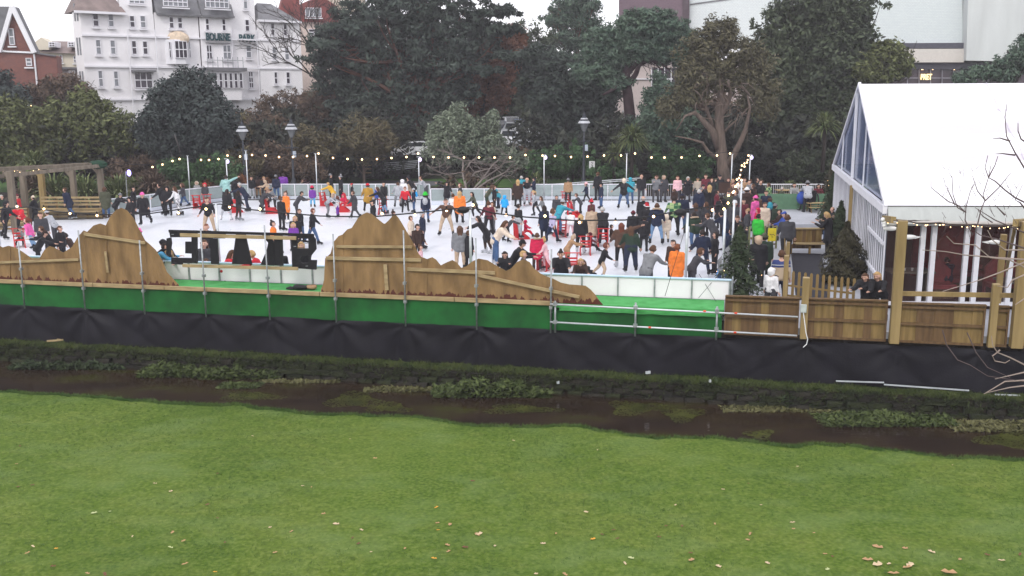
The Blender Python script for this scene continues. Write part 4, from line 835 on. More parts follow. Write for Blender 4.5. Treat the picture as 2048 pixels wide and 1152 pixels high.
# oriel bay with ochre shell
a0, zt = hf(329, 79); a1, zb = hf(381, 135)
b = MB(); b.prism([hl(a0, zb+.3, 0), hl(a0+.7, zb+.3, -.8), hl(a1-.7, zb+.3, -.8), hl(a1, zb+.3, 0)], (0, 0, 1), zt-zb-.3); b.build('oriel_bay', M['trim'], hotel)
window(343, 82, 370, 117, n=-.82, vert=2, sill=False); window(333, 84, 340, 116, n=-.5, sill=False); window(373, 84, 379, 116, n=-.5, sill=False)
b = MB(); cx = (a0+a1)/2; b.ball(hl(cx, zt+.1, -.1), (1.25, .6, .75), 14, 8); b.build('ochre_shell', mat('ochre_render', (.62, .50, .38), .8), hotel, smooth=True)
# seven light window bay
a0, zt = hf(402, 141); a1, zb = hf(481, 200)
b = MB(); b.prism([hl(a0, zb, 0), hl(a0+.3, zb, -1.2), hl(a1-.3, zb, -1.2), hl(a1, zb, 0)], (0, 0, 1), zt-zb); b.build('window_bay', M['render'], hotel)
b = MB(); b.beam(hl(a0-.2, zt+.1, -.9), hl(a1+.3, zt+.1, -.9), 1.3, .35); b.build('bay_roof', M['slate'], hotel)
for k in range(7): u = 408+k*10; window(u, 146, u+9, 177, n=-1.28, sill=False, pm=M['pane'])
for k in range(8): u = 406+k*10; s, z = hf(u, 126); b = MB(); b.box(hl(s, z, -1.4), (.06, .06, 1.1)); b.build('balcony_bar', M['galv'], hotel)
b = MB(); s, z = hf(405, 121); s2, _ = hf(476, 121); b.beam(hl(s, z, -1.4), hl(s2, z, -1.4), .06, .06); b.build('balcony_rail', M['galv'], hotel)
for txt, u, v, w in (('BOURNE', 433, 82, 48), ('PARK', 493, 84, 33)):
    s, z = hf(u, v); me = text_mesh('lettering', txt, 1.0, mat('teal_letter', (.015, .06, .07), .5), .06, .035); xs = [v_.co.x for v_ in me.vertices]; wd = max(xs)-min(xs)
    o = link('lettering', me, hotel, hl(s, z-.15, -.55 if txt == 'BOURNE' else -.2)); o.rotation_euler = (math.pi/2, 0, HR); tw_ = hf(u+w/2, v)[0]-hf(u-w/2, v)[0]; o.scale = (tw_/wd, .98, 1)
    b = MB(); b.beam(hl(s-tw_/2, z-.22, -.42), hl(s+tw_/2, z-.22, -.42), .2, .08); b.build('sign_ledge', M['slate'], hotel)
# --- generic wall plane buildings
def plane_house(name, A, e, label, cat='building'):
    e = Vector((e[0], e[1], 0)).normalized(); n = Vector((-e.y, e.x, 0)); A = Vector((A[0], A[1], 0)); root = empty(name, A, 0, label, cat)
    W = WALL(A, e); 
    class WW:
        rz = math.atan2(e.y, e.x)
        def __call__(s, u, v): return W(u, v)
    L_ = lambda s, z, k=0.: e*s+n*k+Vector((0, 0, z))
    return root, WW(), L_, n, e
def wblk(root, W, L_, n, P, nm, m, k=0., dep=8., z0=None):
    pts = [W(*p) for p in P]; pts = [(s, -.6 if p[1] >= 200 else z) for (s, z), p in zip(pts, P)]
    b = MB(); b.prism([L_(s, z, k) for s, z in pts], n, dep); return b.build(nm, M[m] if isinstance(m, str) else m, root)
# brick gable house, far left
A = D(30, 100, 88); rt, Wb, Lb, nb_, eb = plane_house('brick_house', (A.x, A.y), (1, .12), 'red brick gabled house with white bargeboards at the upper left corner', 'house')
wblk(rt, Wb, Lb, nb_, [(-60, 210), (114, 210), (113, 112), (74, 105), (-60, 97)], 'lower_wall', 'brick', 0, 1.3)
wblk(rt, Wb, Lb, nb_, [(4, 100), (68, 103), (27, 18)], 'gable_wall', 'brick', .02, 1.2)
def strip2(a, c, w, h, k, nm, m): b = MB(); p = Wb(*a); q = Wb(*c); b.beam(Lb(*p, k), Lb(*q, k), w, h, up=(0, 0, 1)); b.build(nm, M[m], rt)
strip2((1, 104), (27, 14), .3, .35, -.3, 'bargeboard', 'trim'); strip2((27, 14), (71, 106), .3, .35, -.302, 'bargeboard', 'trim'); strip2((-30, 101), (72, 106), .15, .12, -.1, 'string_course', 'trim'); strip2((72, 106), (112, 112), .2, .12, -.1, 'parapet', 'slate')
p = Wb(1, 104); q = Wb(27, 13); b = MB(); b.prism([Lb(*p, 0), Lb(*q, 0), Lb(q[0]-9, q[1], 0), Lb(p[0]-9, p[1], 0)], nb_, .25); ob = b.build('slate_roof', M['slate'], rt)
p2 = Wb(71, 106); b = MB(); b.v = [Lb(*q, -.2), Lb(*p2, -.2), Lb(*p2, 1.3), Lb(*q, 1.3)]; b.f = [(0, 1, 2, 3)]; b.build('slate_roof', M['slate'], rt)
window(17, 57, 31, 90, n=-.02, light=True, root=rt, W=Wb, L_=Lb); window(52, 116, 65, 132, n=-.02, light=True, root=rt, W=Wb, L_=Lb)
b = MB(); s = Wb(72, 140)[0]; b.tube([Lb(s, -1, -.1), Lb(s, Wb(71, 108)[1], -.1)], .08, 6); b.build('down_pipe', M['trim'], rt)
# cream terrace behind
A = D(110, 110, 112); rt, Wc, Lc, nc, ec = plane_house('cream_house', (A.x, A.y), (1, .2), 'cream rendered terrace with grey roofs and dormers between brick house and hotel', 'house')
M['cream'] = mat('cream_render', (.62, .56, .46), .8, .06, .6)
wblk(rt, Wc, Lc, nc, [(68, 200), (170, 200), (170, 104), (84, 104), (84, 90), (68, 96)], 'wall', 'cream'); wblk(rt, Wc, Lc, nc, [(70, 100), (100, 100), (100, 85), (84, 75), (70, 86)], 'gable_wall', 'cream', -.4, 3)
b = MB(); b.v = [Lc(*Wc(82, 105), -.5), Lc(*Wc(172, 108), -.5), Lc(*Wc(172, 80), 4), Lc(*Wc(78, 78), 4)]; b.f = [(0, 1, 2, 3)]; b.build('slate_roof', M['slate_b'], rt)
for u in (99, 137): wblk(rt, Wc, Lc, nc, [(u, 95), (u+16, 95), (u+16, 84), (u, 84)], 'dormer', 'trim', -.5, 2); window(u+2, 85, u+14, 94, n=-.6, light=False, vert=1, sill=False, root=rt, W=Wc, L_=Lc)
window(119, 110, 126, 124, n=-.02, root=rt, W=Wc, L_=Lc); window(147, 112, 153, 125, n=-.02, root=rt, W=Wc, L_=Lc)
A = D(130, 150, 97); rt, Wd, Ld, nd, ed = plane_house('low_annexe', (A.x, A.y), (1, .2), 'low grey annexe with white windows beside the brick house', 'house')
wblk(rt, Wd, Ld, nd, [(104, 200), (157, 200), (157, 137), (104, 135)], 'wall', mat('grey_render', (.20, .18, .19), .8)); wblk(rt, Wd, Ld, nd, [(102, 137), (158, 139), (158, 135), (102, 133)], 'flat_roof', 'slate', -.3, 5)
for u in (112, 138): window(u, 141, u+13, 151, n=-.02, vert=2, bars=0, root=rt, W=Wd, L_=Ld, sill=False)
# pink house behind the bare tree
A = D(640, 80, 122); rt, We, Le, ne, ee = plane_house('pink_house', (A.x, A.y), (1, .3), 'pale pink building with red tiled mansard roof right of the hotel', 'house')
wblk(rt, We, Le, ne, [(590, 240), (730, 240), (730, 44), (590, 42)], 'wall', mat('pink_render', (.60, .49, .44), .8, .06)); wblk(rt, We, Le, ne, [(583, 43), (680, 46), (672, 12), (640, -8), (588, 14)], 'tiled_roof', 'tile_r', -.5, 5); wblk(rt, We, Le, ne, [(556, 30), (600, 30), (600, -30), (570, -20)], 'tiled_roof', 'tile_r', .5, 5)
wblk(rt, We, Le, ne, [(640, 20), (735, 20), (735, -60), (650, -60)], 'upper_wall', 'cream', 1.5, 6)
window(609, 16, 642, 35, n=-.6, vert=3, bars=0, light=True, root=rt, W=We, L_=Le); window(617, 58, 639, 71, n=-.02, vert=1, root=rt, W=We, L_=Le); window(668, 64, 690, 80, n=-.02, vert=1, root=rt, W=We, L_=Le)
# --- department store on the right
A = D(1380, 60, 108); rt, Wf, Lf, nf, ef = plane_house('department_store', (A.x, A.y), (1, -.10), 'big white tiled store building with dark brick tower and glazed shopfront, upper right', 'building')
def tile_m():
    m = brick_mat('white_wall_tiles', (.66, .71, .71), (.62, .67, .68), (.52, .56, .58), 1.6); return m
wblk(rt, Wf, Lf, nf, [(1379, 86), (1925, 86), (1925, -80), (1379, -80)], 'tiled_wall', tile_m(), 0, 14)
wblk(rt, Wf, Lf, nf, [(1241, 260), (1378, 260), (1376, -90), (1239, -90)], 'brick_tower', brick_mat('purple_brick', (.15, .10, .125), (.12, .08, .10), (.17, .13, .15), 4), -1.2, 12)
wblk(rt, Wf, Lf, nf, [(1366, 200), (1378.5, 200), (1377, -90), (1364, -90)], 'tower_edge', mat('dark_brick_edge', (.08, .06, .07), .8), -1.35, .3)
for v in (4,): b = MB(); b.beam(Lf(*Wf(1380, 9), -.06), Lf(*Wf(1465, -3), -.06), .08, .12); b.build('expansion_joint', M['slate'], rt)
wblk(rt, Wf, Lf, nf, [(1600, 97), (1924, 97), (1924, 86), (1600, 88)], 'dark_band', mat('dark_band', (.07, .07, .09), .5), -.5, 3); wblk(rt, Wf, Lf, nf, [(1500, 126), (1924, 125), (1924, 98), (1500, 99)], 'cream_band', mat('cream_panel', (.60, .56, .52), .7, .05), -.6, 3)
wblk(rt, Wf, Lf, nf, [(1923, 122), (2042, 124), (2046, -80), (1929, -80)], 'concrete_tower', mat('pale_concrete', (.56, .58, .58), .8, .08, .4, stretch=(2, 1, .3)), -1.4, 12); wblk(rt, Wf, Lf, nf, [(2044, 124), (2120, 124), (2120, -80), (2048, -80)], 'tower_side', 'tile_r', 0, 8)
sf = wblk(rt, Wf, Lf, nf, [(1480, 300), (2120, 300), (2120, 127), (1480, 128)], 'shop_glazing', mat('shop_glass', (.045, .03, .04), .25, .4, .5, spec=.5), .2, 3); wblk(rt, Wf, Lf, nf, [(1480, 139), (2120, 139), (2120, 126), (1480, 127)], 'fascia', mat('fascia', (.05, .05, .065), .5), -.2, .4)
for u in range(1815, 2010, 23): b = MB(); b.beam(Lf(*Wf(u, 230), 0), Lf(*Wf(u, 139), 0), .08, .10, up=tuple(nf)); b.build('mullion', mat('grey_mullion', (.22, .21, .24), .5), rt)
b = MB(); b.beam(Lf(*Wf(1800, 156), .002), Lf(*Wf(1960, 156), .002), .08, .10); b.build('transom', mat('grey_mullion', (.22, .21, .24), .5), rt)
me = text_mesh('shop_lettering', 'PRET', 1.0, emis('lit_letter', (1.0, .78, .34), 1.4), .03, .02); xs = [v_.co.x for v_ in me.vertices]; s, z = Wf(1850, 162.5); o = link('shop_lettering', me, rt, Lf(s, z, -.3)); o.rotation_euler = (math.pi/2, 0, Wf.rz); k = (Wf(1861, 160)[0]-Wf(1839, 160)[0])/(max(xs)-min(xs)); hh = (Wf(1850, 151)[1]-Wf(1850, 162.5)[1])/.72; o.scale = (k, hh, 1)
for u in (1845, 1865, 1908, 1843, 1520): s, z = Wf(u, 139 if u > 1800 else 330); link('ceiling_spot', bulb_me, rt, Lf(s, z, -.1), 0, .8)
# low cream wing seen behind the pine
A = D(1270, 180, 98); rt, Wg, Lg, ng, eg = plane_house('cream_wing', (A.x, A.y), (1, -.05), 'pale pink low building wing with dark window bands behind the pine trunk', 'building')
wblk(rt, Wg, Lg, ng, [(1236, 224), (1600, 232), (1600, 120), (1300, 120), (1236, 138)], 'wall', mat('pinkish_panel', (.55, .47, .45), .7, .05), 0, 9); wblk(rt, Wg, Lg, ng, [(1236, 262), (1600, 262), (1600, 226), (1236, 225)], 'window_band', 'pane', .3, 6)
wblk(rt, Wg, Lg, ng, [(1303, 210), (1420, 210), (1420, 136), (1303, 136)], 'stair_window', 'pane', -.05, .2)
for u in (1303, 1316, 1329, 1342): b = MB(); b.beam(Lg(*Wg(u, 212), -.12), Lg(*Wg(u, 135), -.12), .08, .16, up=tuple(ng)); b.build('mullion', M['trim'], rt)
for v in (158, 232): b = MB(); b.beam(Lg(*Wg(1240, v), -.12), Lg(*Wg(1345, v), -.12), .08, .10); b.build('transom', M['trim'], rt)
b = MB(); b.beam(Lg(*Wg(1236, 122), -.3), Lg(*Wg(1345, 118), -.3), .5, .2); b.build('parapet', M['trim'], rt)
# ground floor colonnade glimpsed under the big evergreen
A = D(1500, 280, 92); rt, Wh, Lh, nh, eh = plane_house('shop_row', (A.x, A.y), (1, -.05), 'dark ground floor shopfronts glimpsed between the right-hand tree trunks', 'building')
wblk(rt, Wh, Lh, nh, [(1380, 300), (1700, 300), (1700, 236), (1380, 236)], 'shop_glazing', mat('dark_shop', (.035, .018, .02), .4, .5), 0, 4)
for u, w in ((1512, 7), (1612, 5), (1465, 2), (1490, 2), (1560, 2)): wblk(rt, Wh, Lh, nh, [(u, 280), (u+w, 280), (u+w, 242), (u, 242)], 'column', 'trim', -.2, .2)
# retaining wall / path glimpses at left: pale walls
for P, lab in (([(0, 352), (150, 345), (150, 300), (0, 296)], 'pale blue-grey roof glimpsed under the left bushes'), ([(262, 325), (402, 325), (402, 285), (262, 268)], 'buff wall glimpsed between the left bush and the round dark tree'), ([(535, 302), (592, 304), (592, 262), (535, 266)], 'pale stone gable wall among the shrubs near the lamps')):
    A = D(P[0][0], 320, 86); rt, Wi, Li, ni, ei = plane_house('garden_wall', (A.x, A.y), (1, 0), lab, 'wall'); wblk(rt, Wi, Li, ni, P, 'wall_face', mat('buff_wall', (.30, .28, .24), .8, .1) if P[0][0] else mat('blue_grey_roof', (.36, .42, .50), .6, .08), 0, 1.5)
    a, c = P[3], P[2]; b = MB(); b.beam(Li(*Wi(*a), -.1), Li(*Wi(*c), -.1), .3, .12); b.build('coping', M['slate'], rt)
# ================================================================ parked cars on the slope
CARM = [mat('car_paint_%d' % i, c, .3, .03, metal=.1, spec=.6) for i, c in enumerate([(.6, .62, .65), (.04, .05, .08), (.35, .37, .40), (.7, .7, .72), (.05, .12, .30), (.25, .03, .03)])]
for i, mm in enumerate(CARM): mm.name = ['silver_paint', 'black_paint', 'grey_paint', 'white_paint', 'blue_paint', 'red_paint'][i]
def car_mesh():
    prof = [(-2.1, .35), (-2.1, .75), (-1.95, .92), (-1.2, 1.0), (-.65, 1.42), (.75, 1.45), (1.45, 1.02), (2.0, .90), (2.15, .70), (2.15, .35)]
    b = MB(); vs = []
    for y, k in ((-.85, 1), (-.80, 1.0), (.80, 1.0), (.85, 1)):
        for x, z in prof: vs.append((x, y*(1 if z < 1.05 else .82), z))
    n = len(prof); b.v = vs; b.f = [(j*n+i, j*n+i+1, (j+1)*n+i+1, (j+1)*n+i) for j in range(3) for i in range(n-1)]+[tuple(range(n-1, -1, -1)), tuple(3*n+i for i in range(n))]+[(j*n+n-1, j*n, (j+1)*n, (j+1)*n+n-1) for j in range(3)]
    return b
cbm = car_mesh().mesh('car_body', CARM[0], False)
gl = MB(); gl.prism([(-.62, -.86, 1.36), (-1.1, -.86, 1.04), (1.35, -.86, 1.04), (.72, -.86, 1.38)], (0, 1, 0), 1.72); gme = gl.mesh('windows', mat('car_glass', (.03, .035, .04), .08, spec=.8))
ws_ = MB(); ws_.prism([(-1.22, -.62, 1.0), (-1.22, .62, 1.0), (-.70, .60, 1.41), (-.70, -.60, 1.41)], (-1, 0, .9), .03); wme = ws_.mesh('windscreen', mat('car_glass', (.03, .035, .04), .08, spec=.8))
wh = MB(); M90 = Matrix.Rotation(math.pi/2, 3, 'X'); wl = MB(); wl.lathe([(.32, -.1), (.32, .1)], n=14); wh.v = [tuple(M90 @ Vector(p)) for p in wl.v]; wh.f = wl.f; whme = wh.mesh('wheel', M['cable'])
cars = [(906, 272, 92, 0, 20, 'silver car half hidden behind the grey-green bush, leftmost of the slope car park'), (938, 262, 95, 3, 15, 'white car above the grey-green bush in the slope car park'), (925, 284, 88, 2, 10, 'grey car low behind the grey-green bush'), (1022, 249, 98, 3, 100, 'white car at the top of the sloping car park'), (1044, 254, 96, 4, 95, 'blue car near the top of the sloping car park'), (1028, 262, 93, 0, 80, 'silver car in the middle of the sloping car park'), (1050, 270, 90, 0, 70, 'pale silver car at the right of the sloping car park'), (1020, 278, 87, 3, 85, 'white car at the lower left of the sloping car park'), (1048, 284, 85, 2, 80, 'grey car lowest at the right of the sloping car park'), (996, 256, 97, 1, 90, 'black car beside the top white car in the slope car park'), (1222, 268, 88, 0, 15, 'silver car glimpsed left of the cordyline'), (1232, 252, 92, 1, 10, 'dark car parked under the pink building wing'), (830, 300, 84, 3, 10, 'white car glimpsed behind the bushes left of the grey-green bush'), (802, 273, 92, 1, 10, 'black car behind the big conifer trunk'), (700, 290, 86, 2, 170, 'grey car deep in the shrubs left of the conifer')]
for u, v, y, ci, rz, lab in cars:
    p = D(u, v, y); t = empty('parked_car', p-Vector((0, 0, .7)), R(rz), lab, 'car', 'cars parked on the slope behind the trees')
    link('car_body', cbm, t, m=CARM[ci]); link('windows', gme, t); link('windscreen', wme, t)
    for x in (-1.35, 1.35):
        for yy in (-.8, .8): link('wheel', whme, t, (x, yy, .32))
# ================================================================ foliage
def leaf_mat(name, c1, c2, sc=.35, trans=.15):
    m = bpy.data.materials.new(name); m.use_nodes = True; nt = m.node_tree; b = nt.nodes['Principled BSDF']; L = nt.links.new
    b.inputs['Roughness'].default_value = .75; b.inputs['Specular IOR Level'].default_value = .25
    tc = nt.nodes.new('ShaderNodeTexCoord'); nz = nt.nodes.new('ShaderNodeTexNoise'); nz.inputs['Scale'].default_value = sc; nz.inputs['Detail'].default_value = 3; L(tc.outputs['Object'], nz.inputs['Vector'])
    ge = nt.nodes.new('ShaderNodeNewGeometry'); mx = nt.nodes.new('ShaderNodeMath'); mx.operation = 'MULTIPLY_ADD'; mx.inputs[1].default_value = .45; L(ge.outputs['Random Per Island'], mx.inputs[0]); 
    m2 = nt.nodes.new('ShaderNodeMath'); m2.operation = 'MULTIPLY'; m2.inputs[1].default_value = .62; L(nz.outputs[0], m2.inputs[0]); L(m2.outputs[0], mx.inputs[2])
    cr = nt.nodes.new('ShaderNodeValToRGB'); cr.color_ramp.elements[0].position = .25; cr.color_ramp.elements[1].position = .8; cr.color_ramp.elements[0].color = (*c1, 1); cr.color_ramp.elements[1].color = (*c2, 1)
    L(mx.outputs[0], cr.inputs[0]); L(cr.outputs[0], b.inputs['Base Color'])
    return m
LM = {'holm': leaf_mat('holm_oak_leaves', (0.022, 0.032, 0.034), (0.066, 0.083, 0.075)),
      'olive': leaf_mat('olive_green_leaves', (0.042, 0.055, 0.021), (0.139, 0.155, 0.058)),
      'conifer': leaf_mat('conifer_needles', (0.021, 0.033, 0.029), (0.063, 0.083, 0.065)),
      'pine': leaf_mat('pine_needles', (0.029, 0.058, 0.044), (0.106, 0.155, 0.104)),
      'brownc': leaf_mat('brownish_conifer_needles', (0.045, 0.044, 0.026), (0.132, 0.121, 0.070)),
      'rust': leaf_mat('rusty_beech_leaves', (.115, .050, .030), (.27, .125, .07)),
      'yellow': leaf_mat('yellowing_leaves', (0.099, 0.076, 0.023), (0.224, 0.166, 0.052)),
      'silver': leaf_mat('grey_green_leaves', (0.073, 0.094, 0.068), (0.205, 0.241, 0.169)),
      'twig': leaf_mat('brown_twigs', (0.045, 0.033, 0.023), (0.152, 0.103, 0.072)),
      'twigy': leaf_mat('yellowish_twigs', (0.053, 0.047, 0.026), (0.165, 0.138, 0.072)),
      'bush': leaf_mat('bright_bush_leaves', (0.024, 0.061, 0.023), (0.079, 0.145, 0.060)),
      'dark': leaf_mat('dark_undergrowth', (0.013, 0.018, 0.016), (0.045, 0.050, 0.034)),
      'everg': leaf_mat('evergreen_leaves', (0.024, 0.036, 0.023), (0.084, 0.105, 0.058)),
      'spiky': leaf_mat('spiky_green_leaves', (.035, .060, .016), (.19, .22, .09)),
      'xmas': leaf_mat('fir_needles', (.012, .026, .012), (.045, .062, .028)),
      'xmasb': leaf_mat('browning_fir_needles', (.022, .022, .012), (.062, .055, .028)),
      'orange': leaf_mat('orange_fronds', (.14, .055, .02), (.36, .17, .08))}
BARK = mat('dark_bark', (.030, .024, .020), .9, .3, 3, .6, 20); BARK_P = mat('pale_bark', (.085, .064, .052), .9, scale=3, col2=(.16, .12, .098), bump=.6, bscale=14, stretch=(2, 2, .5)); BARK_D = mat('dark_pine_bark', (.035, .02, .022), .9, .3, 3, .5, 15); BARK_R = mat('reddish_bark', (.10, .05, .035), .9, .3, 3, .5, 15)
def rnd(n, a=-1, b=1): return RNG.uniform(a, b, n)
def unit(n):
    v = RNG.normal(size=(n, 3)); return v/np.linalg.norm(v, axis=1)[:, None]
def cloud(blobs, n, clump, gap=.0, shell=.62, flat=1.):
    """leaf centres: clumps scattered through ellipsoid blobs; leaves scattered in each clump"""
    vol = np.array([max(.05, b[3]*b[5]+.3) for b in blobs]); vol = vol/vol.sum(); C = []; Nn = []
    nc = max(6, int(n/46))
    for b, w in zip(blobs, vol):
        k = max(4, int(nc*w)); d = unit(k); r = (RNG.uniform(shell**3, 1, k))**(1/3); ctr = np.array(b[:3]); rr = np.array(b[3:6])
        P = ctr+d*r[:, None]*rr*(1+.23*RNG.normal(size=(k, 1)))
        m = 46; P = P[RNG.permutation(k)]; off = unit(k*m)*(RNG.uniform(0, 1, (k*m, 1))**.45); cl = clump*RNG.uniform(.5, 1.35, (k, 1)); cl = np.repeat(cl, m, 0)
        off = off*cl*np.array([1, 1, flat]); C.append(np.repeat(P, m, 0)+off); Nn.append(np.repeat(d, m, 0)*.5+off/cl)
    return np.vstack(C), np.vstack(Nn)
def leaves(name, C, Nn, size, aspect, m, parent=None, droop=0., **kw):
    n = len(C); nr = Nn+unit(n)*.75+np.array([0, 0, .35]); nr /= np.linalg.norm(nr, axis=1)[:, None]
    t = np.cross(nr, unit(n)); t /= (np.linalg.norm(t, axis=1)[:, None]+1e-6)
    if droop: t = t+np.array([0, 0, -droop]); t /= np.linalg.norm(t, axis=1)[:, None]
    b_ = np.cross(nr, t); s = size*RNG.uniform(.6, 1.35, (n, 1))
    return quads(name, C, t*s*aspect**.5, b_*s/aspect**.5, m, parent, **kw)
def limb(b, a, c, r0, r1, bend=.1, seg=5, n=6):
    a = Vector(a); c = Vector(c); L = (c-a).length; pts = []; rs = []
    o1 = Vector(rnd(3))*L*bend; 
    for k in range(seg+1): t = k/seg; pts.append(a.lerp(c, t)+o1*math.sin(math.pi*t)+Vector((0, 0, -L*bend*.4*math.sin(math.pi*t)))); rs.append(r0+(r1-r0)*t)
    b.tube(pts, rs, n); return pts
def tree(name, base, blobs, n, kind, label, trunk_r=.3, clump=.8, size=.22, aspect=1.6, bark=None, limbs=14, cat='tree', shell=.6, flat=1., group='trees beyond the rink', top=None, droop=0., parts=True, fork=.35):
    """base: (u,v,y); blobs: (u,v,ru,rv[,dy]) in picture units at distance y, built as real volumes"""
    y = base[2]; p0 = D(*base); k = y/FPX*1.02
    gz = hill_z(p0.x, p0.y)-.2; p0.z = min(p0.z, gz) if gz > -3 else p0.z; p0.z = gz if y > 66 else p0.z
    root = empty(name, p0, 0, label, cat, group); B_ = []; n = int(n*2.0); size *= .60; clump *= .74
    for q in blobs:
        u, v, ru, rv = q[:4]; dy = q[4] if len(q) > 4 else 0; c = D(u, v, y+dy)-p0; B_.append((c.x, c.y, c.z, ru*k, min(ru, rv*1.4)*k*.8, rv*k))
    C, Nn = cloud(B_, n, clump, shell=shell, flat=flat)
    gr_ = C[:, 2] > .12; C, Nn = C[gr_], Nn[gr_]
    leaves('crown', C, Nn, size, aspect, LM[kind], root, droop)
    if trunk_r:
        b = MB(); zt = max(q[2] for q in B_); tb = top or None
        cx = sum(q[0]*q[3] for q in B_)/sum(q[3] for q in B_); cz = sum(q[2]*q[3] for q in B_)/sum(q[3] for q in B_)
        tpnt = Vector((cx*.6, 0, cz)); tp2 = limb(b, (0, 0, 0), tpnt, trunk_r, trunk_r*.6, .03, 7, 8)
        limb(b, tpnt, (cx, 0, zt), trunk_r*.6, .04, .04, 5, 6); b.build('trunk', bark or BARK, root, smooth=True)
        if limbs:
            b = MB()
            for i in range(limbs):
                q = random.choice(B_); e = Vector((q[0], q[1], q[2]))+Vector((q[3]*random.uniform(-.8, .8), q[4]*random.uniform(-.8, .8), q[5]*random.uniform(-.6, .7))); st = tp2[random.randint(int(7*fork), 7)]
                pp = limb(b, st, e, trunk_r*.38, .03, .09, 5, 5)
                for _ in range(2): limb(b, pp[3], e+Vector(rnd(3))*1.2, trunk_r*.14, .015, .1, 3, 4)
            b.build('limbs', bark or BARK, root, smooth=True)
    return root
def fringe(b, a, d, L, r, depth, rng=.5, dc=.6):
    """recursive bare twigs"""
    c = a+d*L; m = a.lerp(c, .5)+Vector(rnd(3))*L*.08; b.tube([a, m, c], [r, r*.8, r*.6], 4 if depth < 3 else 3, False)
    if depth <= 0: return
    for k in range(2 if random.random() < .45 else 3):
        nd = (d+Vector(rnd(3))*rng+Vector((0, 0, .08))).normalized(); fringe(b, c if k < 2 else m, nd, L*random.uniform(.6, .85), r*dc, depth-1, rng, dc)
def bare_tree(name, base, h, r, label, m=BARK, spread=.5, depth=5, stems=1, cat='tree', group=None, veil=None, up=1.0, trunkf=.3):
    p0 = D(*base); root = empty(name, p0, 0, label, cat, group); b = MB()
    for s in range(stems):
        d = Vector((random.uniform(-1, 1)*spread*(stems > 1), random.uniform(-.5, .5)*spread*(stems > 1), up)).normalized(); a = Vector((0, 0, -.3)); c = a+d*h*trunkf; b.tube([a, c], [r, r*.75], 7, False)
        for k in range(4): fringe(b, c, (d+Vector(rnd(3))*spread*1.1).normalized(), h*(.24), r*.6, depth-1, spread, .68)
    b.build('branches', m, root, smooth=True)
    if veil: C, Nn = cloud([veil[:6]], veil[6], .6, shell=.3); leaves('fine_twigs', C, Nn, .22, 14, LM[veil[7]], root)
    return root
# --- from left to right
T = tree
T('olive_tree', (150, 345, 72), [(50, 250, 50, 30), (130, 240, 56, 34), (200, 245, 46, 36), (232, 275, 36, 34), (140, 290, 66, 30), (60, 290, 52, 30), (175, 205, 30, 18), (20, 215, 28, 16)], 15000, 'olive', 'broad olive-green tree filling the left side above the pergola', .35, .8, .22, 1.8)
T('dark_shrub', (15, 300, 84), [(5, 185, 28, 38), (30, 200, 22, 25)], 2600, 'holm', 'dark rounded tree at the left edge below the brick house', .3, .8, .24)
T('purple_shrub', (110, 260, 86), [(75, 192, 40, 22), (120, 180, 35, 24), (150, 175, 26, 20)], 3500, 'twig', 'dull purple-brown bushy growth in front of the brick house', .2, .7, .2, 3)
T('olive_shrub', (30, 390, 70), [(10, 270, 32, 44), (35, 320, 40, 26), (5, 325, 30, 30)], 4200, 'olive', 'olive shrub at the far left edge beside the pergola', .2, .7, .2)
T('holm_oak', (372, 348, 70), [(375, 185, 56, 34), (340, 228, 48, 42), (412, 228, 46, 42), (375, 255, 72, 36), (300, 265, 22, 24), (375, 290, 66, 20), (445, 255, 24, 30)], 22000, 'holm', 'round dark evergreen oak with many thin stems left of the hotel sign', .0, .75, .19, 1.5)
b = MB(); hr_ = empty('multi_stem_trunk', D(378, 345, 70), 0)
for k in range(11):
    a = D(348+6*k, 347, 70+random.uniform(-.8, .8)); c = D(310+13*k, 270, 70+random.uniform(-2, 2)); limb(b, a-hr_.location, c-hr_.location, .09, .05, .05, 4, 5)
b.build('stem', mat('greyish_bark', (.13, .12, .12), .9), hr_, smooth=True); ho = [o for o in COL.objects if o.name == 'holm_oak'][0]; ch = hr_.children[0]; ch.parent = ho; ch.location = hr_.location-ho.location; bpy.data.objects.remove(hr_)
T('undergrowth', (420, 355, 67), [(430, 330, 30, 20), (350, 338, 30, 18), (385, 345, 40, 14), (455, 345, 25, 20)], 3600, 'bush', 'dark green bush below the round evergreen oak behind the fence', .0, .5, .16, cat='bush', group='bushes beyond the rink')
for i, (u, v, ru, rv, y, kd, lb) in enumerate([(470, 280, 40, 46, 76, 'twigy', 'yellowish twiggy shrub left of the street lamps'), (525, 255, 50, 40, 80, 'twig', 'brown twiggy thicket between the two street lamps'), (565, 210, 40, 30, 86, 'twig', 'reddish-brown leafless crown in front of the hotel right wing'), (540, 320, 60, 32, 72, 'twig', 'brown leafless shrubs behind the left light poles'), (625, 290, 42, 40, 76, 'twigy', 'yellowish twiggy tree right of the street lamps'), (600, 335, 50, 22, 70, 'twig', 'mixed brown shrubs right of the lamps behind the fence'), (640, 235, 60, 60, 90, 'twig', 'dull brown leafless trees left of the big conifer'), (480, 330, 34, 26, 70, 'twigy', 'low yellow-brown shrub beside the left barrier corner'), (700, 210, 60, 60, 92, 'twig', 'brown thicket under the left side of the big conifer'), (800, 260, 60, 50, 92, 'dark', 'dark thicket under the middle of the big conifer'), (760, 325, 60, 22, 84, 'bush', 'dark green bush behind the twiggy tree and seat frames')]):
    T('thicket', (u, v+rv, y), [(u, v, ru, rv), (u-ru*.5, v+rv*.3, ru*.6, rv*.6), (u+ru*.5, v+rv*.25, ru*.6, rv*.65)], int(1.35*ru*rv), kd, lb, .12, .6, .19, 3 if 'twig' in kd else 1.6, cat='shrub', group='shrubs behind the rink', limbs=8)
bare_tree('bare_tree', (652, 235, 93), 13, .20, 'bare spreading tree in front of the pink house', BARK, .55, 6, trunkf=.25)
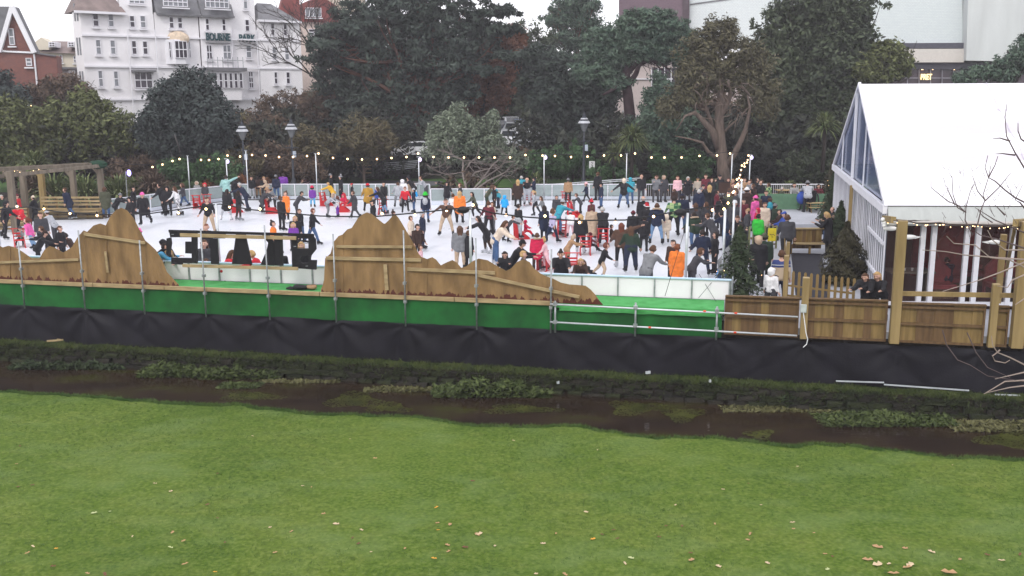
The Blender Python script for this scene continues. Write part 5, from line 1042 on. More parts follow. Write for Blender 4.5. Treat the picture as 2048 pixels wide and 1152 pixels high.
T('twiggy_tree', (728, 352, 79), [(725, 280, 46, 34), (700, 290, 30, 22), (755, 275, 30, 26)], 4500, 'twigy', 'small round twiggy tree on the grass beside the metal seat frames', .13, .8, .18, 6, limbs=22, bark=BARK_P)
# big conifer
T('big_conifer', (842, 320, 88), [(800, 40, 110, 60), (700, 75, 70, 36), (905, 45, 95, 36), (860, -40, 120, 50), (740, 130, 80, 46), (860, 120, 90, 50), (930, 110, 60, 28), (690, 160, 60, 34), (800, 190, 95, 40), (900, 190, 50, 30), (650, 120, 34, 20, -2), (960, 60, 36, 12), (985, 90, 30, 10), (720, 215, 70, 36), (840, 250, 70, 40)], 42000, 'conifer', 'huge dark spreading conifer in the centre rising past the top edge', .75, .95, .27, 2.2, limbs=46, bark=BARK_R, flat=.55, shell=.45, fork=.5)
cc = [o for o in COL.objects if o.name == 'big_conifer'][0]; b = MB()
for u0, u1, vv in ((835, 800, 60), (845, 835, 0), (852, 870, 40), (860, 905, 80), (828, 770, 110), (846, 855, -30)): limb(b, D(u0, 290, 88)-cc.location, D(u1, vv, 88+random.uniform(-1, 1))-cc.location, .42, .12, .04, 6, 7)
b.build('secondary_trunks', BARK_R, cc, smooth=True)
for u, v, du, y in ((650, 90, -30, 84), (1000, 60, 26, 86), (985, 22, 28, 86), (700, 60, -30, 85), (960, 140, 20, 86), (1010, 110, 22, 86)):
    C, Nn = cloud([tuple(D(u+du*.4, v, y)-cc.location)+(1.6, .8, .35)], 700, .45, flat=.5); leaves('branch_spray', C, Nn, .22, 2.2, LM['conifer'], cc)
T('yellow_tree', (880, 300, 98), [(878, 190, 22, 26), (885, 235, 20, 26)], 1500, 'yellow', 'yellow-leaved tree showing behind the big conifer trunk', .15, .6, .2)
T('rust_beech', (960, 300, 94), [(965, 160, 40, 34), (935, 200, 30, 26), (1005, 130, 34, 44), (990, 185, 32, 26), (1020, 80, 30, 26)], 9000, 'rust', 'rusty brown beech tree right of the big conifer', .3, .8, .22, 1.6)
T('dark_tree', (1010, 300, 104), [(1040, 90, 40, 40), (1060, 150, 46, 50), (1000, 220, 50, 34), (960, 95, 26, 24), (1085, 110, 30, 40)], 9000, 'everg', 'dark green tree between the rusty beech and the tall pine', .3, .9, .25)
T('grey_bush', (940, 345, 67), [(935, 258, 38, 26), (905, 242, 22, 22), (885, 285, 36, 30), (968, 292, 36, 28), (990, 298, 22, 22), (940, 300, 70, 28), (1020, 318, 30, 16), (915, 225, 10, 14), (985, 246, 9, 16), (878, 255, 10, 14)], 13000, 'silver', 'large grey-green bush in the middle in front of the parked cars', .15, .55, .15, 2.4, cat='bush', group='bushes beyond the rink')
T('tall_pine', (1155, 300, 106), [(1150, 15, 44, 20), (1120, 40, 34, 16), (1175, 50, 28, 18), (1165, -12, 30, 14), (1125, 75, 30, 14), (1165, 85, 36, 12)], 9000, 'pine', 'tall open Scots pine against the sky left of the brick tower', .3, .8, .24, 2.6, limbs=26, bark=BARK_R, shell=.3, fork=.6)
T('dark_fir', (1105, 330, 88), [(1090, 130, 50, 34), (1130, 180, 70, 50), (1100, 205, 34, 38), (1160, 230, 60, 40), (1130, 270, 48, 40), (1190, 180, 40, 46), (1205, 130, 46, 26)], 20000, 'conifer', 'dense dark conifers behind the banded street lamp', .3, .9, .26, 2)
T('umbrella_pine', (1262, 300, 80), [(1300, 45, 62, 24), (1235, 70, 50, 20), (1340, 75, 52, 24), (1270, 95, 70, 20), (1215, 110, 48, 18), (1330, 110, 60, 18), (1195, 140, 48, 16), (1370, 95, 34, 26), (1230, 165, 34, 12), (1390, 120, 34, 24)], 26000, 'pine', 'large layered Scots pine with bare trunk in front of the pink wing', .0, .75, .20, 2.6, flat=.5, shell=.4)
up = [o for o in COL.objects if o.name == 'umbrella_pine'][0]; b = MB()
def lp(pts, rs, mb=None, rt=None, n=7): (mb or b).tube([D(*p)-(rt or up).location for p in pts], rs, n)
lp([(1268, 330, 80), (1262, 250, 80), (1256, 190, 80), (1252, 150, 80), (1262, 110, 80)], [.55, .48, .42, .36, .25])
lp([(1256, 172, 80), (1238, 170, 79.5), (1222, 182, 79), (1205, 190, 79)], [.2, .18, .15, .08]); lp([(1258, 168, 80), (1272, 148, 80), (1278, 130, 80), (1300, 118, 80), (1330, 100, 80)], [.24, .22, .2, .16, .08])
lp([(1254, 150, 80), (1275, 125, 80), (1310, 118, 80), (1340, 140, 79)], [.2, .17, .1, .05])
for k in range(14): a = (1280+random.uniform(-20, 30), 118, 80); lp([a, (a[0]+random.uniform(-10, 30), a[1]+random.uniform(5, 18), 79.6), (a[0]+random.uniform(0, 50), a[1]+random.uniform(8, 34), 79.2)], [.05, .03, .015], n=4)
b.build('trunk', BARK_D, up, smooth=True)
T('blue_fir', (1330, 330, 76), [(1330, 190, 34, 34), (1315, 235, 40, 30), (1350, 260, 50, 40), (1300, 280, 40, 30), (1340, 300, 50, 26)], 10000, 'pine', 'blue-green fir right of the umbrella pine trunk', .2, .7, .2, 2)
T('brown_cypress', (1448, 352, 66), [(1440, 70, 50, 30), (1400, 110, 40, 34), (1470, 110, 56, 38), (1510, 130, 34, 34), (1395, 160, 50, 30), (1450, 160, 50, 24), (1512, 185, 40, 36), (1350, 215, 36, 20), (1370, 190, 34, 20), (1535, 215, 20, 20)], 12500, 'brownc', 'brownish-green cypress with thick pale forked trunk above the crowd', .0, .65, .17, 2.6, shell=.5)
bc = [o for o in COL.objects if o.name == 'brown_cypress'][0]; b = MB()
def bp_(pts, rs, n=8): lp(pts, rs, b, bc, n)
bp_([(1448, 372, 66), (1446, 330, 66), (1440, 280, 66), (1438, 230, 66), (1442, 180, 66), (1448, 120, 66)], [.46, .40, .36, .30, .2, .08])
bp_([(1440, 300, 66), (1425, 262, 65.8), (1405, 240, 65.6), (1390, 225, 65.5), (1370, 232, 65), (1352, 262, 65)], [.3, .24, .18, .14, .08, .03]); bp_([(1452, 335, 66), (1470, 305, 65.6), (1485, 275, 65.5), (1492, 255, 65.4), (1500, 215, 65), (1495, 190, 65)], [.24, .2, .17, .13, .09, .04])
bp_([(1435, 318, 66), (1415, 302, 65.5), (1405, 285, 65.3), (1380, 278, 65), (1350, 272, 65)], [.16, .12, .09, .06, .03]); bp_([(1442, 270, 66), (1462, 250, 65.8), (1475, 238, 65.5)], [.1, .07, .04]); bp_([(1440, 235, 66), (1458, 200, 66), (1466, 160, 66), (1470, 120, 66)], [.2, .16, .1, .05]); bp_([(1428, 262, 66), (1412, 215, 66), (1400, 190, 66), (1398, 150, 66)], [.16, .12, .08, .04])
for k in range(34):
    a = (random.uniform(1390, 1505), random.uniform(150, 240), 65); c = (a[0]+random.uniform(-40, 40), a[1]+random.uniform(-20, 50), 64.6); bp_([a, ((a[0]+c[0])/2, (a[1]+c[1])/2-8, 64.8), c], [.045, .03, .012], 4)
b.build('trunk', BARK_P, bc, smooth=True)
T('great_evergreen', (1640, 340, 78), [(1640, 20, 90, 44), (1590, 70, 60, 44), (1680, 70, 62, 44), (1640, 120, 100, 50), (1560, 120, 46, 40), (1590, 180, 70, 46), (1680, 180, 76, 46), (1620, 240, 90, 40), (1700, 240, 50, 44), (1560, 90, 30, 26), (1720, 30, 18, 26), (1660, -30, 70, 30), (1740, 140, 30, 34)], 40000, 'everg', 'massive dark evergreen tree left of the marquee roof', .55, .9, .24, 1.7, limbs=24)
T('olive_tree', (1770, 300, 76), [(1775, 115, 36, 26), (1750, 145, 40, 24), (1800, 130, 18, 20)], 4500, 'olive', 'olive-tinted crown just above the marquee ridge', .2, .7, .2, 1.8)
T('corner_pine', (2040, 300, 74), [(2040, 118, 36, 26), (2010, 140, 30, 18), (1960, 148, 34, 14), (2075, 100, 40, 30), (1925, 158, 20, 8)], 5000, 'pine', 'dark pine at the upper right corner above the marquee', .25, .6, .18, 2.4)
T('dark_backdrop_tree', (1520, 330, 84), [(1510, 260, 60, 36), (1400, 270, 60, 40), (1560, 200, 40, 40), (1600, 290, 70, 30), (1690, 300, 50, 34)], 9000, 'dark', 'dark shaded trees behind the pale forked trunk', .3, .9, .26)
for i, (u, v, ru, rv, y, kd, lb) in enumerate([(1090, 325, 36, 26, 74, 'bush', 'rounded green rhododendron right of the bare shrub'), (1145, 320, 44, 34, 76, 'bush', 'large green rhododendron behind the banded street lamp'), (1225, 345, 44, 16, 71, 'bush', 'low bright green hedge left of the cordyline trunk'), (1200, 300, 50, 30, 80, 'dark', 'dark shrubbery behind the park notice'), (1290, 325, 40, 30, 74, 'dark', 'dark shrub right of the cordyline'), (1360, 330, 56, 34, 72, 'bush', 'dark green bush left of the pale forked trunk'), (1560, 335, 70, 32, 72, 'dark', 'dark shrubs behind the raised seating floor'), (1630, 330, 60, 34, 70, 'everg', 'dull green shrubs behind the wheelchair'), (1500, 330, 40, 30, 72, 'dark', 'dark shrub right of the pale forked trunk'), (985, 322, 50, 20, 70, 'twig', 'brown low growth under the grey-green bush'), (1066, 318, 30, 18, 78, 'twig', 'brownish shrub between the grey-green bush and rhododendron'), (660, 320, 40, 24, 80, 'dark', 'dark shrub left of the park benches'), (280, 345, 60, 26, 70, 'twig', 'reddish twiggy shrub behind the violet lamp'), (250, 310, 40, 22, 76, 'olive', 'olive shrub between the left tree and evergreen oak'), (1690, 385, 22, 40, 56, 'xmasb', 'dark fir bush at the back corner of the marquee')]):
    T('shrub', (u, v+rv, y), [(u, v, ru, rv), (u-ru*.5, v+rv*.3, ru*.6, rv*.6), (u+ru*.5, v+rv*.25, ru*.6, rv*.65)], int(1.9*ru*rv), kd, lb, .1, .5, .17, 3 if 'twig' in kd else 1.6, cat='shrub', group='shrubs behind the rink', limbs=5)
# far tree line closing the view
for i, (u, v, ru, rv, y) in enumerate([(560, 130, 60, 40, 130), (660, 190, 70, 60, 128), (760, 180, 80, 60, 128), (880, 200, 80, 70, 130), (990, 180, 80, 80, 130), (1100, 200, 70, 80, 128), (1190, 200, 60, 70, 120), (440, 250, 60, 40, 100), (560, 260, 60, 40, 100), (330, 290, 60, 26, 95), (200, 290, 80, 34, 96), (60, 280, 80, 44, 96), (1430, 240, 70, 50, 90), (1750, 250, 50, 60, 88)]):
    T('background_tree', (u, v+rv, y), [(u, v, ru, rv), (u+ru*.5, v+20, ru*.5, rv*.8)], int(.9*ru*rv), 'dark' if i % 3 else 'twig', ['background tree crown in the dark wood behind the park, %s' % w for w in ('above the hotel right wing', 'left of the big conifer', 'behind the big conifer left side', 'behind the big conifer trunk', 'behind the rusty beech', 'behind the dark firs', 'behind the tall pine', 'under the hotel bay windows', 'under the hotel right wing', 'behind the round evergreen oak', 'behind the broad olive tree', 'at the far left', 'behind the pale forked trunk', 'behind the marquee gable')][i], .2, 1.1, .34, 1.6, group='background trees', limbs=4)
def understory(name, P, n, h, m, size, label):
    k = len(P)-1; t = RNG.uniform(0, k, n); i = np.minimum(t.astype(int), k-1); f = t-i; A = np.array([tuple(D(*p)) for p in P]); C = A[i]*(1-f[:, None])+A[i+1]*f[:, None]
    C = C+RNG.normal(size=(n, 3))*np.array([.5, 1.4, 0])+np.array([0, 0, 1])*(RNG.uniform(-.1, 1, (n, 1))*h*(1+.3*np.sin(C[:, :1]*.9)))
    return leaves(name, C, unit(n), size, 2, LM[m], label=label, cat='undergrowth', kind='stuff')
understory('undergrowth', [(-40, 350, 74), (300, 350, 74), (620, 350, 78), (1000, 330, 92)], 14000, 3.2, 'dark', .22, 'dark undergrowth filling the foot of the left trees')
understory('undergrowth', [(1030, 345, 80), (1300, 345, 78), (1450, 350, 76), (1700, 352, 74)], 14000, 3.6, 'dark', .22, 'dark undergrowth filling the foot of the right trees')
understory('undergrowth', [(560, 340, 84), (700, 335, 84), (860, 330, 86)], 6000, 4.0, 'dark', .24, 'dark undergrowth below the big conifer')
# --- spiky plants
def spiky(u, v, y, r, n, kd, label, nm='spiky_plant', trunk=0., cat='plant', group='spiky plants', up=.5, w=.05, zz=None):
    p0 = D(u, v, y); root = empty(nm, p0, 0, label, cat, group); th = rnd(n, 0, 2*math.pi); el = rnd(n, -.35 if trunk else .15, 1.35); L = r*rnd(n, .6, 1.1)
    d = np.stack([np.cos(th)*np.cos(el), np.sin(th)*np.cos(el), np.sin(el)], 1); side = np.stack([-np.sin(th), np.cos(th), np.zeros(n)], 1)
    V = []; Fc = []
    for i in range(n):
        b0 = np.array([0, 0, trunk]); m = b0+d[i]*L[i]*.6; e = b0+d[i]*L[i]+np.array([0, 0, -L[i]*.28]); k = len(V); V += [b0-side[i]*w*.6, b0+side[i]*w*.6, m+side[i]*w, m-side[i]*w, e]; Fc += [(k, k+1, k+2, k+3), (k+3, k+2, k+4)]
    b = MB(); b.v = [tuple(x) for x in V]; b.f = Fc; me = bpy.data.meshes.new('leaf_rosette'); me.from_pydata(b.v, [], b.f); me.materials.append(LM[kd]); o = link('leaf_rosette', me, root)
    if trunk: b = MB(); b.tube([(0, 0, -.5), (.05, 0, trunk*.5), (0, 0, trunk)], [.16, .13, .14], 7); b.build('trunk', BARK, root, smooth=True)
    return root
spiky(1262, 362, 70, 1.75, 420, 'spiky', 'tall cordyline palm with yellow-green head beside the light pole', 'cordyline', 2.9, 'palm', 'cordylines', w=.04); spiky(1228, 350, 70.5, 1.3, 200, 'spiky', 'smaller cordyline head left of the tall cordyline', 'cordyline', 1.4, 'palm', 'cordylines', w=.04)
spiky(1645, 330, 68, 1.7, 300, 'spiky', 'cordyline in the shade left of the marquee gable', 'cordyline', 2.6, 'palm', 'cordylines', w=.04)
spiky(1072, 368, 68, 1.3, 90, 'spiky', 'pale spiky clump beside the light pole right of the bare shrub')
for u, v, r, kd, lb in ((112, 400, 2.6, 'spiky', 'large arching strap-leaved plant behind the left pergola posts'), (172, 402, 2.4, 'spiky', 'yellow-green arching plant between the two right pergola posts'), (238, 400, 2.4, 'spiky', 'spiky green clump beside the violet lamp'), (275, 395, 2.0, 'spiky', 'spiky green clump right of the violet lamp'), (305, 385, 2.0, 'twig', 'reddish spiky flax left of the light pole'), (72, 392, 2.2, 'twig', 'reddish dark flax at the left behind the pergola'), (70, 338, 1.7, 'spiky', 'green spiky head above the pergola beam'), (150, 395, 2.2, 'spiky', 'green strap-leaved plant in the middle of the pergola bed')):
    spiky(u, v, 61+random.random()*3, r, 260, kd, lb, w=.05, trunk=.0)
for u, v, r, kd, lb in ((418, 368, 1.1, 'orange', 'orange-brown grassy clump behind the left barrier'), (487, 360, 1.0, 'orange', 'orange-brown grassy clump left of centre behind the skaters'), (530, 362, .8, 'orange', 'small orange-brown clump behind the crowd at the far barrier'), (1578, 372, 1.0, 'spiky', 'pale dry grass clump behind the picnic table')): spiky(u, v+8, 67, r, 200, kd, lb, 'grass_clump', w=.03)
# bare pale shrub in the centre
p0 = D(935, 392, 65.5); rt = empty('bare_shrub', p0, 0, 'wide bare pale-branched shrub spreading behind the middle gate', 'shrub'); b = MB()
for pts in ([(935, 390), (925, 345), (926, 320), (905, 312), (890, 322)], [(937, 390), (965, 358), (1000, 335), (1016, 312)], [(937, 390), (975, 362), (1010, 345), (1030, 322)], [(934, 390), (905, 352), (880, 345), (862, 334)], [(936, 392), (960, 372), (990, 366), (1005, 352)], [(936, 392), (915, 375), (880, 350)], [(926, 350), (940, 325), (960, 312)], [(965, 358), (985, 330), (1000, 318)], [(930, 375), (950, 345), (975, 338), (1000, 335)]):
    P = [D(u, v, 65.5+random.uniform(-1, 1))-p0 for u, v in pts]; b.tube(P, [.09-.075*k/(len(P)-1) for k in range(len(P))], 5, False)
    for q in P[1:]:
        for _ in range(2): fringe(b, q, Vector((random.uniform(-1, 1), random.uniform(-.6, .6), random.uniform(-.1, .8))).normalized(), .55, .028, 2, .6)
b.build('branches', mat('silver_bark', (.20, .17, .155), .8), rt, smooth=True); C, Nn = cloud([(0, 0, .6, 2.2, 1.2, .7)], 900, .5); leaves('leaf_litter', C, Nn, .12, 2, LM['twig'], rt)
# --- fir trees on the deck
def fir(u, v, y, h, r, kd, label, dens=1., z=None, lights=0, rnd_=None):
    p0 = D(u, v, y); 
    if z is not None: p0 = G(u, v, z)
    rt = empty('fir_tree', p0, 0, label, 'fir tree', 'potted fir trees by the marquee'); n = int(5200*dens); t = RNG.uniform(0, 1, n)**1.4
    lay = np.floor(t*13)/13; th = rnd(n, 0, 6.283)
    rad = r*((1-t)**.8 if rnd_ is None else np.sin(np.clip(t*2.6+.75, 0, 3.14))**.8)*(0.72+.28*np.sin(th*5+lay*20))*RNG.uniform(.15, 1.05, n)**.6+.03; C = np.stack([np.cos(th)*rad, np.sin(th)*rad, .15+h*t-rad*.22], 1)
    Nn = np.stack([np.cos(th), np.sin(th), .6+0*th], 1); leaves('needles', C, Nn, .055, 3.0, LM[kd], rt, .2); b = MB(); b.tube([(0, 0, 0), (0, 0, h)], [.06, .01], 6); b.build('trunk', BARK, rt)
    b = MB()
    for k in range(26): t_ = k/26; a = random.uniform(0, 6.28); rr = r*(1-t_)*.9; b.tube([(0, 0, .2+h*t_), (math.cos(a)*rr, math.sin(a)*rr, .15+h*t_-rr*.1)], [.02, .008], 4, False)
    b.build('boughs', BARK, rt)
    for k in range(lights): t_ = random.random(); a = random.uniform(0, 6.28); rr = r*(1-t_); link('fairy_bulb', bulb_me, rt, (math.cos(a)*rr, math.sin(a)*rr, .2+h*t_), 0, .16)
    return rt
fir(1688, 568, 0, 2.1, .9, 'xmasb', 'bushy brownish fir tree beside the black mat by the marquee wall', 2.6, .0, 0, 1); fir(1677, 500, 0, 2.0, .6, 'xmas', 'fir tree further back along the marquee wall', 1.3, 0, 6, 1); fir(1664, 450, 0, 2.7, .95, 'xmas', 'dark fir tree behind the seated people by the marquee', 2., 0, 6); fir(1662, 420, 0, 2.8, 1.0, 'xmasb', 'fir tree at the back end of the marquee wall', 1.6, 0, 4)
fir(1474, 618, 0, 2.5, 1.15, 'xmas', 'sparse dark fir tree at the end of the white barrier beside the brown fence', 1.0, .0, 8)
# --- foreground bare twigs reaching in from the right
rt = empty('bare_tree', Vector((9.6, 14, -1.9)), 0, 'bare thin twigs of a near tree reaching in from the right edge', 'tree'); o = rt.location; tk = mat('purple_twig', (.10, .07, .07), .7); tk2 = mat('pale_twig', (.28, .22, .19), .7); yT = 14.
b = MB(); b.tube([(0, 0, 0), (.1, 0, 3), (.3, .2, 6), (.6, .3, 9.5)], [.16, .14, .11, .05], 8); b.build('trunk', BARK_P, rt, smooth=True)
def tw(P, r0=.012, r1=.004, mb=None): mb.tube([D(u, v, yT)-o for u, v in P], [r0+(r1-r0)*k/(len(P)-1) for k in range(len(P))], 5, False)
dk = MB(); pl = MB()
for P in ([(2100, 400), (2048, 335), (2030, 305), (2013, 272), (2010, 235), (2014, 207)], [(2030, 310), (2005, 307), (1988, 308)], [(2020, 282), (2000, 276), (1985, 277)], [(2060, 290), (2042, 278), (2036, 262), (2036, 240)], [(1945, 470), (1930, 440), (1932, 415), (1940, 385), (1947, 368)], [(1932, 425), (1915, 410), (1895, 402), (1878, 388), (1862, 375), (1862, 352)], [(1932, 425), (1915, 415), (1906, 390), (1904, 352)], [(1910, 410), (1898, 385), (1893, 372)], [(1955, 450), (1962, 420), (1970, 400), (1966, 390), (1977, 355), (1982, 330)], [(1970, 400), (1955, 382), (1945, 352)], [(2060, 410), (2030, 395), (2010, 380), (1990, 362), (1977, 355), (1970, 335), (1976, 310)], [(1977, 355), (1990, 330), (1996, 312)], [(1970, 402), (1998, 375), (2022, 345)], [(2060, 430), (2040, 405), (2030, 400), (2045, 370)], [(1985, 445), (1965, 432), (1955, 418)], [(2010, 430), (1990, 410)],
          [(1885, 660), (1893, 690), (1915, 720), (1940, 730), (1975, 752), (2060, 765)], [(1934, 665), (1952, 705), (1975, 735), (2020, 755)], [(2060, 500), (2000, 480), (1960, 470), (1940, 455)], [(2060, 470), (1990, 440), (1950, 415)]): tw(P, .014 if P[0][0] > 2000 else .010, .004, dk)
for P in ([(2060, 520), (1990, 515), (1930, 510), (1890, 503), (1845, 500)], [(2060, 540), (2020, 520), (1980, 515), (1950, 490), (1908, 487), (1893, 472)], [(2060, 500), (2010, 500), (1985, 480), (1975, 460)], [(2060, 545), (2025, 560), (2015, 575), (1995, 572)], [(2060, 520), (2000, 545), (1960, 560), (1885, 583)], [(2060, 735), (2020, 715), (1995, 705), (1985, 690), (1983, 672)], [(2000, 700), (1985, 712), (1990, 722), (2010, 726), (2020, 720)], [(2060, 760), (2010, 763), (1985, 778), (1968, 788)], [(2060, 770), (2020, 775), (1975, 785)], [(2060, 742), (1990, 758)], [(2060, 590), (2030, 610)]): tw(P, .013, .005, pl)
for mb in (dk, pl):
    pass
for k in range(60): 
    u = random.uniform(1870, 2045); v = random.uniform(330, 520); tw([(u, v), (u+random.uniform(-12, 12), v-random.uniform(8, 22))], .004, .002, dk)
dk.build('dark_twigs', tk, rt, kind='stuff'); pl.build('pale_twigs', tk2, rt, kind='stuff')
# ================================================================ grass, bank plants, leaves on the lawn
def tufts(name, S, Nn_, Z, h, m, label, wd=.012, lean=.35, per=6):
    n = len(S); S = np.repeat(S, per)+rnd(n*per)*.05; Q = np.repeat(Nn_, per)+rnd(n*per)*.05; Z = np.repeat(Z, per); hh = np.repeat(h, per)*rnd(n*per, .5, 1.2)
    C = np.stack([AF.x+E.x*S+N_.x*Q, AF.y+E.y*S+N_.y*Q, Z+hh*.45], 1); t = np.stack([rnd(n*per)*lean*hh, rnd(n*per)*lean*hh, hh*.55], 1); s = unit(n*per)*np.array([1, 1, .1])*wd
    return quads(name, C, t, s, m, label=label, cat='grass', kind='stuff')
n = 40000; S = rnd(n, -22, 20); Q = -4.65-14.0*RNG.uniform(0, 1, n)**1.3
tufts('lawn_blades', S, Q, np.full(n, -1.91), rnd(n, .02, .055), M['grass_blade'], 'short grass blades standing over the lawn', .006, .8, 5)
n = 5200; S = rnd(n, -22, 18); ed = np.array([EDG(s) for s in S]); tufts('edge_grass', S, -4.61+ed+rnd(n, -.12, .03), np.full(n, -1.95), rnd(n, .05, .12), M['grass_blade'], 'ragged grass along the near edge of the stream', .012, .5)
n = 6500; S = rnd(n, -23, 18); tufts('verge_blades', S, rnd(n, -.92, -.15), np.full(n, -1.60), rnd(n, .05, .16), M['rough_grass'], 'rough grass verge along the top of the river wall', .014, .6)
n = 3200; S = rnd(n, -23, 18); tufts('wall_moss_growth', S, rnd(n, -1.0, -.84), -1.55-.6*RNG.uniform(0, 1, n)**1.5, rnd(n, .05, .13)*1., mat('wall_moss', (.012, .020, .006), .95, scale=2, col2=(.045, .058, .016)), 'moss and grass growing from the joints of the river wall', .03, .9, 4)
def bankplant(u0, u1, v, kd, n, h, label, w=.5, sz=.06):
    a = G(u0, v-4, -2.13); c = G(u1, v-4, -2.13); d = c-a; k = int(n); t = RNG.uniform(0, 1, k); nz_ = np.array([hn(x*9, u0, 0, 1) for x in t]); env = np.clip(.55+nz_+.35*np.sin(t*math.pi), .1, 1.3)
    C = np.stack([a.x+d.x*t+rnd(k)*w*.25, a.y+d.y*t+rnd(k)*w, -2.14+RNG.uniform(0, 1, k)*h*env*(1-.0)], 1); return leaves('waterside_plants', C, unit(k)+np.array([0, 0, 1]), sz, 2.2, kd, label=label, cat='plants', kind='stuff')
WP = leaf_mat('waterside_leaves', (.022, .036, .009), (.085, .110, .034), 1.2); WPD = leaf_mat('dark_bank_leaves', (.014, .026, .010), (.05, .07, .03), 1.2); CR = leaf_mat('pale_rushes', (.06, .06, .02), (.16, .155, .07), 1.)
bankplant(285, 400, 752, WP, 2600, .34, 'mounded green water plants at the left foot of the wall', .45); bankplant(395, 560, 757, WP, 3000, .30, 'green water plants and cress left of centre along the stream', .35); bankplant(440, 520, 776, WP, 800, .07, 'flat mat of water plants on the stream left of centre', .3)
bankplant(520, 680, 768, CR, 700, .08, 'thin pale litter and weeds at the water edge left of centre', .15, .05); bankplant(730, 870, 785, CR, 900, .12, 'pale grassy margin at the water edge in the centre', .2, .05)
bankplant(870, 1100, 792, WP, 5000, .38, 'tall green grass tussocks at the foot of the wall in the centre', .4, .07); bankplant(1040, 1150, 775, WPD, 1800, .55, 'leafy green weeds growing up the wall right of centre', .3, .07)
bankplant(1215, 1320, 775, WP, 1100, .45, 'trailing pale leaved plant on the wall face', .15, .07); bankplant(1380, 1460, 800, WPD, 1600, .5, 'dark leafy weeds at the foot of the wall to the right', .3, .07)
bankplant(1445, 1680, 822, CR, 1500, .05, 'pale rushes lying on the water at the right', .3, .05); bankplant(1640, 1900, 845, WP, 4200, .14, 'green weed bed along the far bank at the right', .55, .06); bankplant(1560, 1990, 815, WPD, 4200, .5, 'dark overhanging bank growth at the right', .25, .07); bankplant(1900, 2120, 858, CR, 1800, .10, 'yellowish weed bed at the right edge of the stream', .4, .06)
bankplant(20, 250, 741, WPD, 1800, .25, 'low dark weeds at the water line far left', .2, .06)
# submerged weed patches
wm_ = mat('submerged_weed', (.028, .034, .006), .5, scale=2, col2=(.070, .078, .014), spec=.2)
for i, (u, v, ru, rv, lb) in enumerate([(710, 800, 55, 16, 'left of centre'), (1040, 818, 75, 9, 'in the centre'), (1270, 815, 55, 14, 'right of centre'), (1365, 828, 40, 14, 'below the trailing plant'), (1520, 868, 28, 9, 'small, near the lawn edge at the right'), (2020, 878, 60, 18, 'at the right edge'), (780, 815, 40, 10, 'beside the near lawn edge, centre left'), (500, 792, 60, 9, 'below the left water plants')]):
    k = int(ru*rv*2.2); a = rnd(k, 0, 6.283); rr = RNG.uniform(0, 1, k)**.8*(1+.3*np.sin(a*3+i)); c = G(u, v, -2.12); e = G(u+ru, v, -2.12)-c; f = G(u, v+rv, -2.12)-c
    C = np.stack([c.x+e.x*np.cos(a)*rr+f.x*np.sin(a)*rr, c.y+e.y*np.cos(a)*rr+f.y*np.sin(a)*rr, -2.125+rnd(k)*.004], 1); tt = unit(k)*np.array([1, .5, .02])*.05; leaves_ = quads('weed_patch', C, tt, np.cross(tt, [0, 0, 1])*.5, wm_, label='patch of olive green weed under the water, '+lb, cat='water weed', kind='stuff')
for u, v, nm, mm, lb, sz in ((1296, 745, 'litter', 'alu', 'white scrap of litter caught on top of the wall', .14), (1116, 765, 'litter', 'alu', 'white and black striped litter among the weeds', .07), (950, 797, 'litter', 'red', 'small pinkish red scrap at the water edge in the centre', .1), (1420, 762, 'litter', 'alu', 'white stick of litter standing on the wall top right of centre', .05), (110, 681, 'litter', 'batten', 'thin pale stick lying on the verge at the far left', .5)):
    p = D(u, v, F(0, -1.0).y-(u-1104)/66*.21); b = MB(); b.box((0, 0, 0), (sz, .06, .05 if sz > .3 else .07), .3); b.box((sz*.3, 0, .03), (sz*.4, .03, .04), -.4); o_ = b.build(nm, M[mm], label=lb, cat='litter'); o_.location = p
